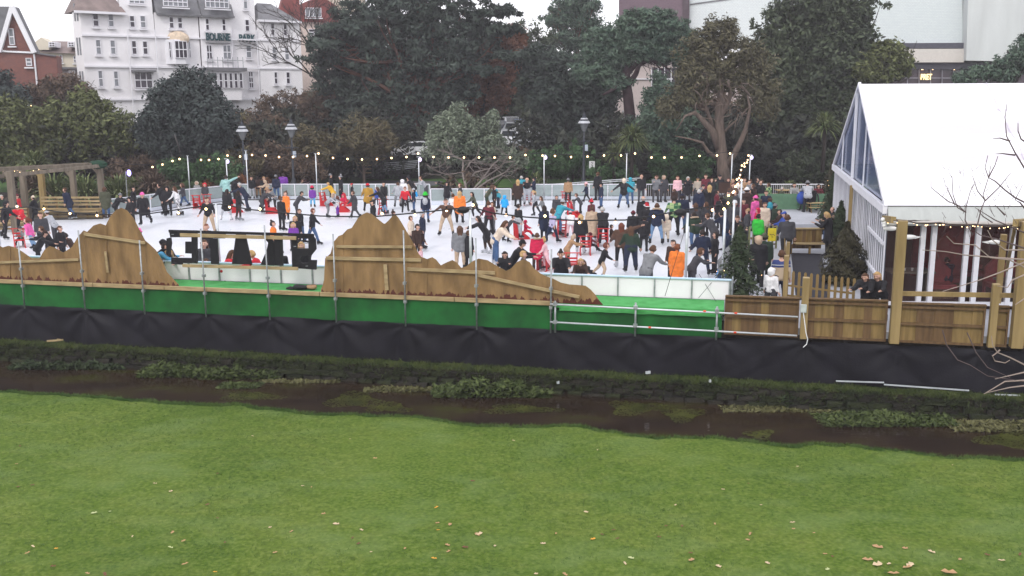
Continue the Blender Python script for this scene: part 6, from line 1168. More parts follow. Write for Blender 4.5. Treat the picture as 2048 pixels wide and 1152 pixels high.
# fallen leaves: one thing each
lf = []
for k, (w_, h_) in enumerate([(.10, .06), (.12, .05), (.08, .07), (.13, .09)]):
    b = MB(); P = [(-w_, 0, .01), (-w_*.4, h_*.8, .03), (w_*.1, h_*.5, .015), (w_*.5, h_, .035), (w_, .1*h_, .02), (w_*.45, -h_*.8, .03), (0, -h_*.5, .01), (-w_*.5, -h_, .028)]; b.v = P+[(0, 0, .018)]; b.f = [(i, (i+1) % 8, 8) for i in range(8)]; lf.append(b.mesh('fallen_leaf', None))
LC = [mat('leaf_tan', (.40, .24, .12), .7), mat('leaf_brown', (.14, .06, .03), .7), mat('leaf_pale', (.55, .42, .27), .7), mat('leaf_orange', (.62, .30, .03), .6), mat('leaf_greenish', (.42, .46, .22), .7)]
LN = ['tan', 'dark brown', 'pale buff', 'bright orange', 'pale greenish']
LV = [(750,917,0,1.1),(505,872,2,.6),(342,983,2,1.0),(873,1015,3,.9),(188,1026,4,.8),(220,1023,4,.6),(341,1095,4,.9),(367,1082,0,.8),(370,1128,0,.9),(430,1144,3,.6),(415,1009,1,.7),(435,1036,1,.6),(345,1065,0,.9),(265,1073,2,.6),(66,1093,2,.8),(55,1106,0,.8),(112,1097,3,.5),(540,1055,2,.7),(583,1063,0,.8),(647,1028,0,1.0),(672,1048,2,.9),(723,1060,2,.8),(705,1076,1,.7),(717,1087,1,.6),(742,1104,2,.5),(810,1097,0,.7),(875,1046,0,.6),(876,1060,3,.5),(900,1049,0,.8),(895,1090,0,.7),(897,1103,0,.9),(930,1095,1,1.1),(958,1068,2,1.0),(955,1069,0,.9),(990,1092,2,.7),(868,1117,3,.9),(550,1105,0,.6),(106,1133,1,1.0),(210,1149,1,1.2),(175,1147,0,.8),(450,1085,1,.7),(945,962,1,.7),(605,972,2,.6),(623,974,0,.5),(435,947,1,.6),(40,892,1,.7),(33,928,0,.6),(36,974,1,.8),(65,970,1,.6),(260,960,0,.7),(310,967,2,.7),(1172,1024,2,.7),(1186,1078,3,.7),(1086,1087,2,.7),(1112,1067,0,.6),(1204,1069,1,.7),(1262,1116,4,.8),(1250,1127,2,.8),(1130,1149,0,1.0),(1072,1148,2,.8),(1383,1120,0,.9),(1381,1106,1,.7),(1437,1133,2,1.1),(1495,1080,0,.9),(1500,1068,0,.9),(1502,1067,1,.6),(1446,979,2,.7),(1497,967,1,.5),(1522,1010,2,.5),(1585,1045,2,.8),(1587,1058,0,.7),(1628,1066,0,.6),(1650,1108,0,.7),(1665,1113,1,.7),(1655,1139,4,.9),(1755,1094,0,1.3),(1810,1097,0,1.1),(1863,1104,2,1.2),(1735,1120,0,1.6),(1755,1130,2,1.9),(1778,1128,2,.9),(1815,1135,0,1.5),(1820,1130,2,1.2),(1920,1119,0,.8),(1974,1110,1,1.0),(2003,1121,2,.9),(1898,1145,0,1.7),(1787,1147,0,1.4),(1595,933,2,.6),(1332,1052,1,.7),(1364,1052,1,.6),(1318,1074,1,.8),(1235,1077,1,.7),(1227,1060,1,.7),(1351,1010,2,.6),(855,972,0,.6),(1027,881,2,.5),(700,878,2,.4),(1195,900,2,.5),(2040,1109,1,.9),(1535,1126,2,.7),(1430,1048,0,.7),(1905,930,2,.4)]
seen = {}
for u, v, c, sc in LV:
    p = G(u, v, -1.885); side = 'far left' if u < 400 else 'centre left' if u < 850 else 'centre' if u < 1150 else 'centre right' if u < 1600 else 'far right'; row = 'near the stream' if v < 930 else 'in the middle of the lawn' if v < 1040 else 'in the lower lawn' if v < 1105 else 'at the bottom edge'
    o_ = link('fallen_leaf', lf[random.randrange(4)], None, p, random.uniform(0, 6.28), sc*.66, None); o_.data.materials.clear() if False else None
    if not o_.data.materials: o_.data.materials.append(LC[0])
    o_.material_slots[0].link = 'OBJECT'; o_.material_slots[0].material = LC[c]; 
    sz_ = 'large' if sc > 1.05 else 'small' if sc < .65 else 'curled'
    key = (sz_, c, side, row); seen[key] = seen.get(key, 0)+1; turn = ['', ' with upturned edge', ' lying flat', ' with pointed tip', ' folded double', ' with ragged edge', ' half sunk in the grass'][(seen[key]-1) % 7]
    tag(o_, '%s %s fallen leaf%s %s, %s' % (sz_, LN[c], turn, row, side), 'leaf', 'fallen leaves scattered on the lawn')
# ================================================================ people
SK = {'skin': mat('skin_light', (.55, .33, .25), .6, .05), 'skin2': mat('skin_tan', (.30, .16, .10), .6, .05)}
EYE = mat('eye_dark', (.02, .015, .015), .4); LIP = mat('lips', (.35, .10, .09), .5)
CC = {'black': (.012, .012, .015), 'navy': (.012, .018, .042), 'dgrey': (.045, .045, .052), 'grey': (.17, .175, .185), 'lgrey': (.36, .37, .40), 'white': (.70, .69, .70), 'cream': (.60, .50, .40), 'beige': (.42, .31, .22), 'tan': (.33, .20, .11), 'brown': (.085, .045, .03), 'dbrown': (.035, .018, .014), 'maroon': (.11, .015, .025), 'red': (.55, .02, .035), 'crimson': (.50, .012, .06), 'pink': (.75, .12, .38), 'ppink': (.68, .42, .45), 'orange': (.75, .19, .03), 'yellow': (.62, .36, .03), 'mustard': (.36, .20, .03), 'green': (.03, .45, .04), 'dgreen': (.018, .035, .022), 'olive': (.06, .065, .04), 'teal': (.03, .26, .34), 'cyan': (.02, .32, .70), 'blue': (.03, .07, .32), 'sky': (.10, .36, .60), 'jeans': (.045, .09, .19), 'ljeans': (.15, .25, .40), 'purple': (.16, .04, .30), 'lilac': (.40, .36, .52), 'mint': (.28, .48, .46), 'khaki': (.14, .12, .06),
      'h_blond': (.42, .27, .12), 'h_brown': (.075, .035, .018), 'h_dark': (.018, .011, .009), 'h_red': (.16, .05, .02), 'h_grey': (.40, .38, .36), 'h_auburn': (.12, .035, .02)}
def cm(c):
    if c == 'plaid':
        if 'plaid' in MATS: return MATS['plaid']
        m = bpy.data.materials.new('green_plaid_cloth'); m.use_nodes = True; nt = m.node_tree; tc = nt.nodes.new('ShaderNodeTexCoord'); ck = nt.nodes.new('ShaderNodeTexChecker'); ck.inputs['Scale'].default_value = 7; ck.inputs[1].default_value = (.02, .10, .045, 1); ck.inputs[2].default_value = (.30, .40, .18, 1)
        nt.links.new(tc.outputs['Object'], ck.inputs[0]); nt.links.new(ck.outputs[0], nt.nodes['Principled BSDF'].inputs['Base Color']); nt.nodes['Principled BSDF'].inputs['Roughness'].default_value = .9; MATS['plaid'] = m; return m
    if c in ('stripe', 'bwstripe', 'knit', 'nordic'):
        if c in MATS: return MATS[c]
        cols = {'stripe': ((.6, .6, .62), (.05, .05, .06), 30, 'X'), 'bwstripe': ((.5, .5, .5), (.02, .02, .02), 22, 'X'), 'knit': ((.5, .44, .36), (.25, .2, .16), 16, 'Z'), 'nordic': ((.03, .05, .16), (.46, .38, .28), 1.0, 'Z')}[c]
        m = bpy.data.materials.new(c+'_cloth'); m.use_nodes = True; nt = m.node_tree; tc = nt.nodes.new('ShaderNodeTexCoord'); b = nt.nodes['Principled BSDF']; b.inputs['Roughness'].default_value = .9
        cr = nt.nodes.new('ShaderNodeValToRGB'); cr.color_ramp.interpolation = 'CONSTANT'; cr.color_ramp.elements[0].color = (*cols[0], 1); cr.color_ramp.elements[1].position = .5; cr.color_ramp.elements[1].color = (*cols[1], 1)
        if c == 'nordic':
            sx = nt.nodes.new('ShaderNodeSeparateXYZ'); nt.links.new(tc.outputs['Object'], sx.inputs[0]); dv = nt.nodes.new('ShaderNodeMath'); dv.operation = 'DIVIDE'; dv.inputs[1].default_value = 2.; nt.links.new(sx.outputs[2], dv.inputs[0]); nt.links.new(dv.outputs[0], cr.inputs[0])
            e = cr.color_ramp.elements; e[0].color = (.46, .36, .26, 1); e[1].position = .60; e[1].color = (.03, .045, .15, 1); k = e.new(.63); k.color = (.55, .55, .5, 1); k = e.new(.64); k.color = (.03, .045, .15, 1)
        else:
            w = nt.nodes.new('ShaderNodeTexWave'); w.bands_direction = cols[3]; w.inputs['Scale'].default_value = cols[2]/3; nt.links.new(tc.outputs['Object'], w.inputs['Vector']); nt.links.new(w.outputs[0], cr.inputs[0])
        nt.links.new(cr.outputs[0], b.inputs['Base Color']); MATS[c] = m; return m
    n = 'cloth_'+c
    return mat(n.replace('h_', 'hair_') if c.startswith('h_') else n, CC[c], .75 if c.startswith('h_') else .85, .22, 7, .35, 22)
def v3(*a): return Vector(a)
def skel(lean=0, legs=((0, 3, 0), (0, 3, 0)), arms=((0, 8, 10), (0, 8, 10)), head=(0, 0), sit=False, kid=False, side=0):
    """facing -Y; angles in degrees, forward positive. index 0 = the figure's right (-X)"""
    J = {}; hs = 1.28 if kid else 1.0; lt, ls = (.40, .39) if not kid else (.36, .35)
    def dirv(p, a, s): p = R(p); a = R(a); return v3(s*math.sin(a), -math.sin(p)*math.cos(a), -math.cos(p)*math.cos(a))
    pel = v3(0, 0, 0); up = v3(math.sin(R(side)), -math.sin(R(lean)), math.cos(R(lean))).normalized()
    J['pel'] = pel; zmin = 9; 
    for i, s in enumerate((-1, 1)):
        p, a, k = legs[i]; hip = pel+v3(s*.095, 0, -.02); kn = hip+dirv(p, a, s)*lt; an = kn+dirv(p-k, a*.6, s)*ls; J['hip%d' % i] = hip; J['kn%d' % i] = kn; J['an%d' % i] = an; fd = p-k; J['toe%d' % i] = an+v3(s*.03, -.15, -.055 if not sit else -.03); zmin = min(zmin, an.z)
    tl = .50 if not kid else .46
    J['waist'] = pel+up*.16+v3(0, -.01, 0); J['chest'] = pel+up*.36; nk = pel+up*tl; J['neck'] = nk; ux = v3(1, 0, -math.sin(R(side))).normalized()
    hp = R(lean*.35+head[0]); hd = v3(0, -math.sin(hp), math.cos(hp)); J['hb'] = nk+hd*.07+v3(0, -.01, 0); J['hc'] = J['hb']+hd*.10*hs; J['hd'] = hd; J['hyaw'] = R(head[1]); J['hs'] = hs
    for i, s in enumerate((-1, 1)):
        p, a, k = arms[i]; sh = nk-up*.045+ux*s*.175*(1 if not kid else .92); f = 1 if not kid else .88; el = sh+dirv(p, a, s)*.28*f; wr = el+dirv(p+k, a*(.5 if k > 30 else 1), s)*.24*f; J['sh%d' % i] = sh; J['el%d' % i] = el; J['wr%d' % i] = wr; J['ha%d' % i] = wr+(wr-el).normalized()*.09*f
    off = v3(0, 0, -zmin+.09)
    for k_ in list(J):
        if isinstance(J[k_], Vector) and k_ != 'hd': J[k_] = J[k_]+off
    J['top'] = J['hc'].z+.12*hs; J['kid'] = kid; return J
POSE = {'stand': dict(), 'stand2': dict(legs=((4, 4, 6), (-6, 4, 2)), arms=((10, 12, 25), (4, 10, 30)), head=(8, 25)),
        'skate': dict(lean=12, legs=((14, 7, 22), (-16, 9, 12)), arms=((-10, 14, 25), (18, 16, 30)), head=(4, 0)),
        'skate2': dict(lean=18, legs=((22, 5, 34), (-24, 12, 18)), arms=((30, 12, 30), (-22, 14, 20)), head=(0, 15)),
        'star': dict(lean=2, legs=((0, 15, 0), (0, 15, 0)), arms=((0, 48, 4), (0, 48, 4))),
        'wide': dict(lean=4, legs=((4, 12, 8), (4, 12, 8)), arms=((8, 16, 35), (8, 18, 30)), head=(10, 0)),
        'push': dict(lean=32, legs=((10, 6, 14), (-14, 6, 6)), arms=((62, 6, 12), (62, 6, 12)), head=(5, 0)),
        'bend': dict(lean=44, legs=((18, 6, 26), (4, 6, 16)), arms=((52, 8, 14), (52, 8, 14)), head=(4, 0)),
        'lean': dict(lean=30, legs=((6, 4, 4), (-2, 6, 2)), arms=((48, 10, 45), (48, 10, 45)), head=(8, 0)),
        'reach': dict(lean=30, legs=((6, 6, 4), (-6, 6, 2)), arms=((45, 10, 20), (30, 8, 30)), head=(14, 10)),
        'phone': dict(lean=4, arms=((38, 4, 85), (38, 4, 80)), head=(22, 0)), 'armup': dict(lean=0, legs=((4, 5, 4), (-6, 5, 2)), arms=((20, 120, 20), (10, 20, 40)), head=(0, 10)),
        'walk': dict(lean=5, legs=((22, 2, 8), (-20, 2, 12)), arms=((-18, 6, 15), (22, 6, 20)), head=(2, 0)),
        'sit': dict(lean=8, legs=((82, 8, 80), (82, 8, 82)), arms=((30, 8, 45), (30, 8, 45)), sit=True), 'sitlow': dict(lean=2, legs=((75, 12, 40), (75, 12, 45)), arms=((40, 10, 30), (40, 10, 30)), sit=True),
        'crouch': dict(lean=45, legs=((70, 10, 95), (60, 10, 95)), arms=((60, 8, 30), (50, 8, 30)), head=(0, 0)), 'side': dict(lean=10, side=22, legs=((2, 8, 8), (-8, 14, 4)), arms=((10, 40, 25), (0, 50, 10)), head=(5, 10))}
ICO = None
def cap(vs, fs, a, c, ra, rb, n=8, fl=None):
    a = Vector(a); c = Vector(c); d = c-a; L = d.length; d = d.normalized() if L > 1e-6 else v3(0, 0, 1); x = d.cross(v3(0, 1, 0)); x = x.normalized() if x.length > .1 else d.cross(v3(1, 0, 0)).normalized(); y = d.cross(x)
    prof = [(-ra, 0.05), (-ra*.8, ra*.6), (-ra*.3, ra*.95), (0, ra), (L, rb), (L+rb*.3, rb*.95), (L+rb*.8, rb*.6), (L+rb, .05*rb)]; o = len(vs)
    for t, r in prof:
        for k in range(n): th = 6.2832*k/n; q = a+d*t+x*(r*math.cos(th))+y*(r*math.sin(th)); vs.append(q)
    m = len(prof)
    for i in range(m-1):
        for k in range(n): fs.append((o+i*n+k, o+i*n+(k+1) % n, o+(i+1)*n+(k+1) % n, o+(i+1)*n+k))
    fs.append(tuple(o+n-1-k for k in range(n))); fs.append(tuple(o+(m-1)*n+k for k in range(n)))
PEND = []; CACHE = {}
def blob(key, name, caps, vox, mats, post=None):
    """joins the capsules into one continuous skin"""
    vs = []; fs = []
    for c in caps: cap(vs, fs, *c)
    b = MB(); b.v = [tuple(v) for v in vs]; b.f = fs; me = bpy.data.meshes.new(name); me.from_pydata(b.v, [], b.f); me.update()
    bm = bmesh.new(); bm.from_mesh(me); bmesh.ops.recalc_face_normals(bm, faces=bm.faces); bm.to_mesh(me); bm.free()
    o = bpy.data.objects.new(name, me); COL.objects.link(o); m = o.modifiers.new('r', 'REMESH'); m.mode = 'VOXEL'; m.voxel_size = vox; s = o.modifiers.new('s', 'SMOOTH'); s.factor = .6; s.iterations = 3
    dg = bpy.context.evaluated_depsgraph_get(); out = bpy.data.meshes.new_from_object(o.evaluated_get(dg)); bpy.data.objects.remove(o); bpy.data.meshes.remove(me)
    out.name = name; out.materials.clear()
    for m_ in mats: out.materials.append(m_)
    if post: post(out)
    out.shade_smooth(); CACHE[key] = out; return out
def get_body(pose, kid):
    key = ('body', pose, kid)
    if key in CACHE: return CACHE[key]
    J = skel(kid=kid, **POSE[pose]); CACHE[('J', pose, kid)] = J; hs = J['hs']; up = (J['neck']-J['pel']).normalized(); c = []
    for s in (-1, 1):
        o = v3(s*.065, 0, 0); c += [(J['pel']+o*1.1, J['waist']+o*.7, .105, .092), (J['waist']+o*.7, J['chest']+o*1.05, .092, .105), (J['chest']+o, J['neck']-up*.05+o*.6, .10, .07)]
    c += [(J['sh0'], J['sh1'], .055, .055), (J['neck']-up*.03, J['hb'], .055, .052)]
    hd = J['hd']; fw = v3(-math.sin(J['hyaw'])*0, -1, 0); fw = (fw-hd*fw.dot(hd)).normalized(); fw = Matrix.Rotation(J['hyaw'], 3, hd) @ fw; J['fw'] = fw
    c += [(J['hc']-hd*.02*hs-fw*.005, J['hc']+hd*.035*hs-fw*.01, .083*hs, .086*hs), (J['hc']-hd*.045*hs+fw*.03, J['hc']+hd*.0*hs+fw*.03*hs, .052*hs, .055*hs), (J['hc']-hd*.02+fw*.088*hs, J['hc']+hd*.015+fw*.078*hs, .018, .012)]
    rt = fw.cross(hd).normalized()
    for s in (-1, 1): c.append((J['hc']+rt*s*.084*hs-hd*.015, J['hc']+rt*s*.088*hs+hd*.015, .016, .018))
    for i in (0, 1):
        c += [(J['sh%d' % i], J['el%d' % i], .050, .040), (J['el%d' % i], J['wr%d' % i], .040, .027), (J['wr%d' % i], J['ha%d' % i]-(J['ha%d' % i]-J['wr%d' % i])*.35, .026, .033)]
        c += [(J['hip%d' % i], J['kn%d' % i], .088, .056), (J['kn%d' % i], J['an%d' % i], .055, .038), (J['an%d' % i]+v3(0, .03, -.03), J['toe%d' % i], .038, .032)]
    def post(me):
        bm = bmesh.new(); bm.from_mesh(me)
        def addtube(pts, rs, mi, n=4):
            q = MB(); q.tube(pts, rs, n); V = [bm.verts.new(p) for p in q.v]
            for f in q.f:
                try: fa = bm.faces.new([V[k] for k in f]); fa.material_index = mi
                except ValueError: pass
        for i, s in ((0, -1), (1, 1)):
            w = J['wr%d' % i]; h = J['ha%d' % i]; d = (h-w).normalized(); sd = d.cross(v3(0, 1, 0)) if abs(d.y) < .8 else d.cross(v3(0, 0, 1)); sd.normalize(); cu = d.cross(sd)*(-1 if d.cross(sd).y > 0 else 1); p0 = w+(h-w)*.8
            for k, L in enumerate((.060, .072, .068, .052)): a = p0+sd*(-.024+.016*k); addtube([a, a+d*L*.6+cu*.006, a+d*L+cu*.024], [.0085, .008, .006], 0)
            a = w+(h-w)*.35+sd*(-.026); addtube([a, a+d*.03-sd*.022, a+d*.06-sd*.020+cu*.012], [.010, .009, .007], 0)
        for s in (-1, 1): e = J['hc']+fw*.086*hs+rt*s*.030*hs+hd*.018*hs; addtube([e-fw*.01, e+fw*.004], [.012*hs, .010*hs], 1, 6)
        for s in (-1, 1): e = J['hc']+fw*.088*hs+rt*s*.030*hs+hd*.042*hs; addtube([e-rt*s*.016, e+rt*s*.016], [.005, .004], 1, 4)
        e = J['hc']+fw*.082*hs-hd*.045*hs; addtube([e-rt*.022, e+fw*.004, e+rt*.022], [.005, .008, .005], 2, 4)
        bm.to_mesh(me); bm.free()
    return blob(key, 'body', c, .026, [SK['skin'], EYE, LIP], post)
def get_top(pose, kid, kind):
    key = (kind, pose, kid)
    if key in CACHE: return CACHE[key]
    J = CACHE[('J', pose, kid)]; up = (J['neck']-J['pel']).normalized(); f = {'shirt': .012, 'jacket': .030, 'puffer': .045, 'coat': .034, 'long': .034}[kind]; c = []
    lo = {'shirt': -.02, 'jacket': -.06, 'puffer': -.08}.get(kind, -.08)
    for s in (-1, 1):
        o = v3(s*.065, 0, 0); c += [(J['pel']+up*lo+o*1.15, J['waist']+o*.8, .105+f, .094+f), (J['waist']+o*.8, J['chest']+o*1.05, .094+f, .106+f), (J['chest']+o, J['neck']-up*.06+o*.7, .10+f, .066+f)]
    c += [(J['sh0'], J['sh1'], .056+f*.6, .056+f*.6)]
    for i in (0, 1): c += [(J['sh%d' % i], J['el%d' % i], .054+f*.7, .044+f*.8), (J['el%d' % i], J['el%d' % i].lerp(J['wr%d' % i], .92), .044+f*.8, .032+f*.5)]
    if kind != 'shirt': c.append((J['neck']-up*.04+v3(0, .03, 0), J['neck']+up*.015+v3(0, .035, 0), .075, .068))
    if kind in ('coat', 'long'):
        t = .62 if kind == 'coat' else 1.25
        for i in (0, 1):
            a = J['hip%d' % i]; k = J['kn%d' % i]; e = a.lerp(k, min(t, 1)); 
            c += [(a, e, .125, .125), (a.lerp(J['pel'], .5), e.lerp((J['kn0']+J['kn1'])/2, .5), .12, .13)]
            if kind == 'long': e2 = k.lerp(J['an%d' % i], .25); e2 = e2.lerp(v3(k.x, k.y, e2.z), .5); c += [(k, e2, .125, .12), (k.lerp((J['kn0']+J['kn1'])/2, .5), e2.lerp((J['kn0']+J['kn1'])/2-v3(0, 0, .1), .5), .125, .12)]
    return blob(key, 'jacket' if kind not in ('coat', 'long', 'shirt') else {'coat': 'coat', 'long': 'long_coat', 'shirt': 'jumper'}[kind], c, .030, [cm('black')])
def get_legs(pose, kid, kind):
    key = ('legs', kind, pose, kid)
    if key in CACHE: return CACHE[key]
    J = CACHE[('J', pose, kid)]; f = .014 if kind == 'slim' else .032; c = []
    for i in (0, 1): c += [(J['pel'].lerp(J['hip%d' % i], .8)+v3(0, 0, .05), J['hip%d' % i], .10+f, .095+f), (J['hip%d' % i], J['kn%d' % i], .090+f, .058+f), (J['kn%d' % i], J['kn%d' % i].lerp(J['an%d' % i], .9), .057+f, .040+f*1.1)]
    return blob(key, 'trousers', c, .030, [cm('black')])
def skate_mesh(blade):
    key = ('skate', blade)
    if key in CACHE: return CACHE[key]
    b = MB(); b.v = []; 
    pr = [(.07, -.085), (.07, .12), (-.02, .12), (-.05, .02), (-.15, -.02), (-.185, -.05), (-.185, -.085)]
    b.prism([(-.045, y, z) for y, z in pr], (1, 0, 0), .09)
    me = b.mesh('boot', cm('black')); bm = bmesh.new(); bm.from_mesh(me); bmesh.ops.bevel(bm, geom=[e for e in bm.edges], offset=.012, segments=1, affect='EDGES'); bm.to_mesh(me); bm.free(); CACHE[key] = me
    q = MB(); q.box((0, -.06, -.135), (.012, .27, .03)); q.box((0, .03, -.105), (.03, .05, .04)); q.box((0, -.12, -.105), (.03, .05, .04)); CACHE[('blade',)] = q.mesh('blade', M['galv']); return me
HB = {}
def ell(b, c, r, n=12, m=8): b.ball(c, r, n, m); return b
def hair_mesh(kind):
    """head space: +Z up, -Y face, origin head centre, unit head radius ~ .09"""
    if kind in HB: return HB[kind]
    P = []
    def add(nm, cols, caps=None, mb=None): 
        if caps is not None:
            me = blob(('hair', kind, nm), nm, caps, .016, [cm('black')])
        else: me = mb.mesh(nm, cm('black'), True)
        P.append((nm, me, cols))
    base = [((0, .028, .035), (0, .02, .062), .088, .080), ((-.03, .035, -.01), (.03, .035, -.01), .075, .075)]
    if kind in ('short', 'cap', 'beanie', 'bobble', 'santa'): hair = base
    if kind == 'short': add('hair', 0, base+[((-.03, -.045, .085), (.03, -.045, .085), .030, .030)])
    elif kind == 'long': add('hair', 0, base+[((-.02, -.035, .085), (.02, -.035, .085), .03, .03), ((-.075, .02, .02), (-.085, .03, -.20), .032, .026), ((.075, .02, .02), (.085, .03, -.20), .032, .026), ((-.03, .07, 0), (-.045, .095, -.32), .055, .035), ((.03, .07, 0), (.045, .095, -.30), .055, .035)])
    elif kind == 'bob': add('hair', 0, base+[((-.02, -.04, .085), (.02, -.04, .085), .03, .03), ((-.078, .01, .02), (-.085, .01, -.10), .034, .028), ((.078, .01, .02), (.085, .01, -.10), .034, .028), ((0, .07, 0), (0, .08, -.10), .06, .05)])
    elif kind == 'pony': add('hair', 0, base+[((-.02, -.04, .08), (.02, -.04, .08), .03, .03), ((0, .10, .05), (0, .155, .0), .035, .04), ((0, .155, .0), (.01, .15, -.20), .04, .018)])
    elif kind == 'bun': add('hair', 0, base+[((-.02, -.04, .08), (.02, -.04, .08), .03, .03), ((0, .06, .13), (0, .065, .15), .042, .038)])
    elif kind == 'bald': add('hair', 0, [((-.06, .05, -.01), (.06, .05, -.01), .045, .045)])
    elif kind in ('beanie', 'bobble', 'santa'):
        add('hair', 0, base); add('hat', 1, [((0, .018, .058), (0, .03, .082), .098, .085)])
        b = MB(); b.tube([(math.cos(t)*.102, .015+math.sin(t)*.105, .045-.012*math.sin(t)) for t in [k*.5236 for k in range(13)]], .018, 6, False); P.append(('hat_brim', b.mesh('hat_brim', cm('black'), True), 2))
        if kind == 'bobble': b = MB(); ell(b, (0, .03, .19), (.045, .045, .045)); P.append(('bobble', b.mesh('bobble', cm('white'), True), 2))
        if kind == 'santa': b = MB(); b.tube([(0, .03, .15), (.06, .06, .19), (.13, .08, .12)], [.07, .045, .02], 8); P.append(('hat_tail', b.mesh('hat_tail', cm('black'), True), 1)); b = MB(); ell(b, (.14, .08, .10), (.04,)*3); P.append(('bobble', b.mesh('bobble', cm('white'), True), 2))
    elif kind == 'lbeanie': add('hair', 0, base+[((-.03, .07, 0), (-.045, .095, -.30), .055, .035), ((.03, .07, 0), (.045, .095, -.30), .055, .035), ((-.078, .01, 0), (-.085, .02, -.18), .03, .025), ((.078, .01, 0), (.085, .02, -.18), .03, .025)]); add('hat', 1, [((0, .018, .058), (0, .03, .085), .098, .085)])
    elif kind == 'cap': add('hair', 0, base); add('hat', 1, [((0, .015, .055), (0, .02, .065), .096, .088), ((-.04, -.11, .045), (.04, -.11, .045), .018, .018), ((-.05, -.08, .048), (.05, -.08, .048), .02, .02)])
    elif kind == 'helmet': add('hair', 0, base); add('hat', 1, [((0, .01, .05), (0, .015, .07), .112, .10)]); b = MB(); [b.tube([(x, .1, .12), (x, .02, .178), (x, -.07, .13)], .008, 4) for x in (-.04, 0, .04)]; P.append(('helmet_ridge', b.mesh('helmet_ridge', cm('black')), 1))
    elif kind == 'hood': add('hood', 1, [((0, .035, .01), (0, .03, .05), .108, .100), ((0, .05, -.08), (0, .05, 0), .09, .10), ((-.05, -.02, .07), (.05, -.02, .07), .052, .052), ((-.075, -.02, .05), (-.065, 0, -.08), .035, .035), ((.075, -.02, .05), (.065, 0, -.08), .035, .035)])
    elif kind == 'fur':
        add('hood', 1, [((0, .035, .01), (0, .03, .045), .105, .100), ((0, .05, -.08), (0, .05, 0), .09, .10), ((-.045, -.01, .07), (.045, -.01, .07), .05, .05)])
        b = MB(); b.tube([(math.cos(t)*.095, -.045, .015+math.sin(t)*.115) for t in [k*.5236 for k in range(13)]], .028, 6, False); P.append(('fur_trim', b.mesh('fur_trim', cm('beige'), True), 2))
    elif kind == 'fcol':
        add('hair', 0, base+[((-.02, -.04, .085), (.02, -.04, .085), .03, .03)]); b = MB(); b.tube([(math.cos(t)*.13, .06+math.sin(t)*.11, -.13+.02*math.sin(t)) for t in [k*.5236 for k in range(13)]], .042, 6, False); P.append(('fur_collar', b.mesh('fur_collar', cm('beige'), True), 2))
    HB[kind] = P; return P
NP = [0]
def person(u, v, hpx, pose, face, top, tcol, lcol, hair, hcol, label, kid=0, hat='black', brim=None, boot='black', skin='skin', z=0., legs='slim', pack=None, depth=None, blade=True, scale=None, sink=0.):
    kid = bool(kid); bm_ = get_body(pose, kid); J = CACHE[('J', pose, kid)]
    H = J['top']+(.14 if blade else .0)
    p = G(u, v, z) if depth is None else D(u, v, depth)
    dist = p.y; th = Z_at(u, v-hpx, dist)-p.z                # real height of the figure
    sc = scale or max(.55, min(th/H, {'lean': 1.06, 'push': 1.06, 'bend': 1.0, 'reach': 1.1, 'crouch': 1., 'sit': 1.0, 'skate2': 1.04}.get(pose, 1.12)*(.86 if kid else 1)))
    face = {'f': 0, 'r': 90, 'b': 180, 'l': -90, 'fr': 45, 'fl': -45, 'br': 135, 'bl': -135}[face] if isinstance(face, str) else face
    face += random.uniform(-12, 12); t = empty('person', p+v3(0, 0, (.14*sc if blade else 0)-sink), R(face), label, 'person'); wx = random.uniform(1.10, 1.24); t.scale = (sc*wx, sc*1.14, sc)
    link('body', bm_, t, m=SK[skin]); tm = get_top(pose, kid, top); link(tm.name.split('.')[0], tm, t, m=cm(tcol))
    link('trousers', get_legs(pose, kid, legs), t, m=cm(lcol))
    sm = skate_mesh(blade)
    for i in (0, 1):
        a = J['an%d' % i]; o = link('skate' if blade else 'shoe', sm, t, a, m=cm(boot)); o.rotation_euler = (0, 0, R((-1, 1)[i]*10*(1 if face else 1)))
        if blade: link('blade', CACHE[('blade',)], o)
    hd, fw = J['hd'], J['fw']; rt = fw.cross(hd).normalized(); X = -rt if rt.x < 0 else rt; Rm = Matrix((X, -fw, hd)).transposed(); Mx = (Matrix.Translation(J['hc']) @ Rm.to_4x4() @ Matrix.Scale(J['hs'], 4))
    cols = {0: hcol, 1: hat if hat else tcol, 2: brim or ('beige' if hair in ('fur', 'fcol') else 'white' if hair in ('santa',) else hat)}
    for nm, me, ci in hair_mesh(hair):
        o = link(nm, me, t, m=cm(cols[ci])); o.matrix_local = Mx
    if pack:
        b = CACHE.get('pack')
        if not b: q = MB(); q.ball((0, 0, 0), (.15, .09, .21), 10, 7); q.box((0, .07, -.07), (.2, .08, .16)); b = CACHE['pack'] = q.mesh('backpack', cm('black'), True)
        c = J['chest']+v3(0, .20, .0); Mw = Matrix.Translation(t.location) @ Matrix.Rotation(R(face), 4, 'Z') @ Matrix.Scale(sc, 4); o = link('backpack', b, None, Mw @ c, R(face), sc, cm(pack)); tag(o, '%s backpack on the back of the %s' % ({'cyan': 'bright blue', 'lgrey': 'pale grey', 'teal': 'teal'}.get(pack, pack), label[:60].rsplit(' ', 1)[0] if len(label) > 60 else label), 'backpack')
        o['label'] = ' '.join(o['label'].split()[:15])
    NP[0] += 1; return t
P_ = person
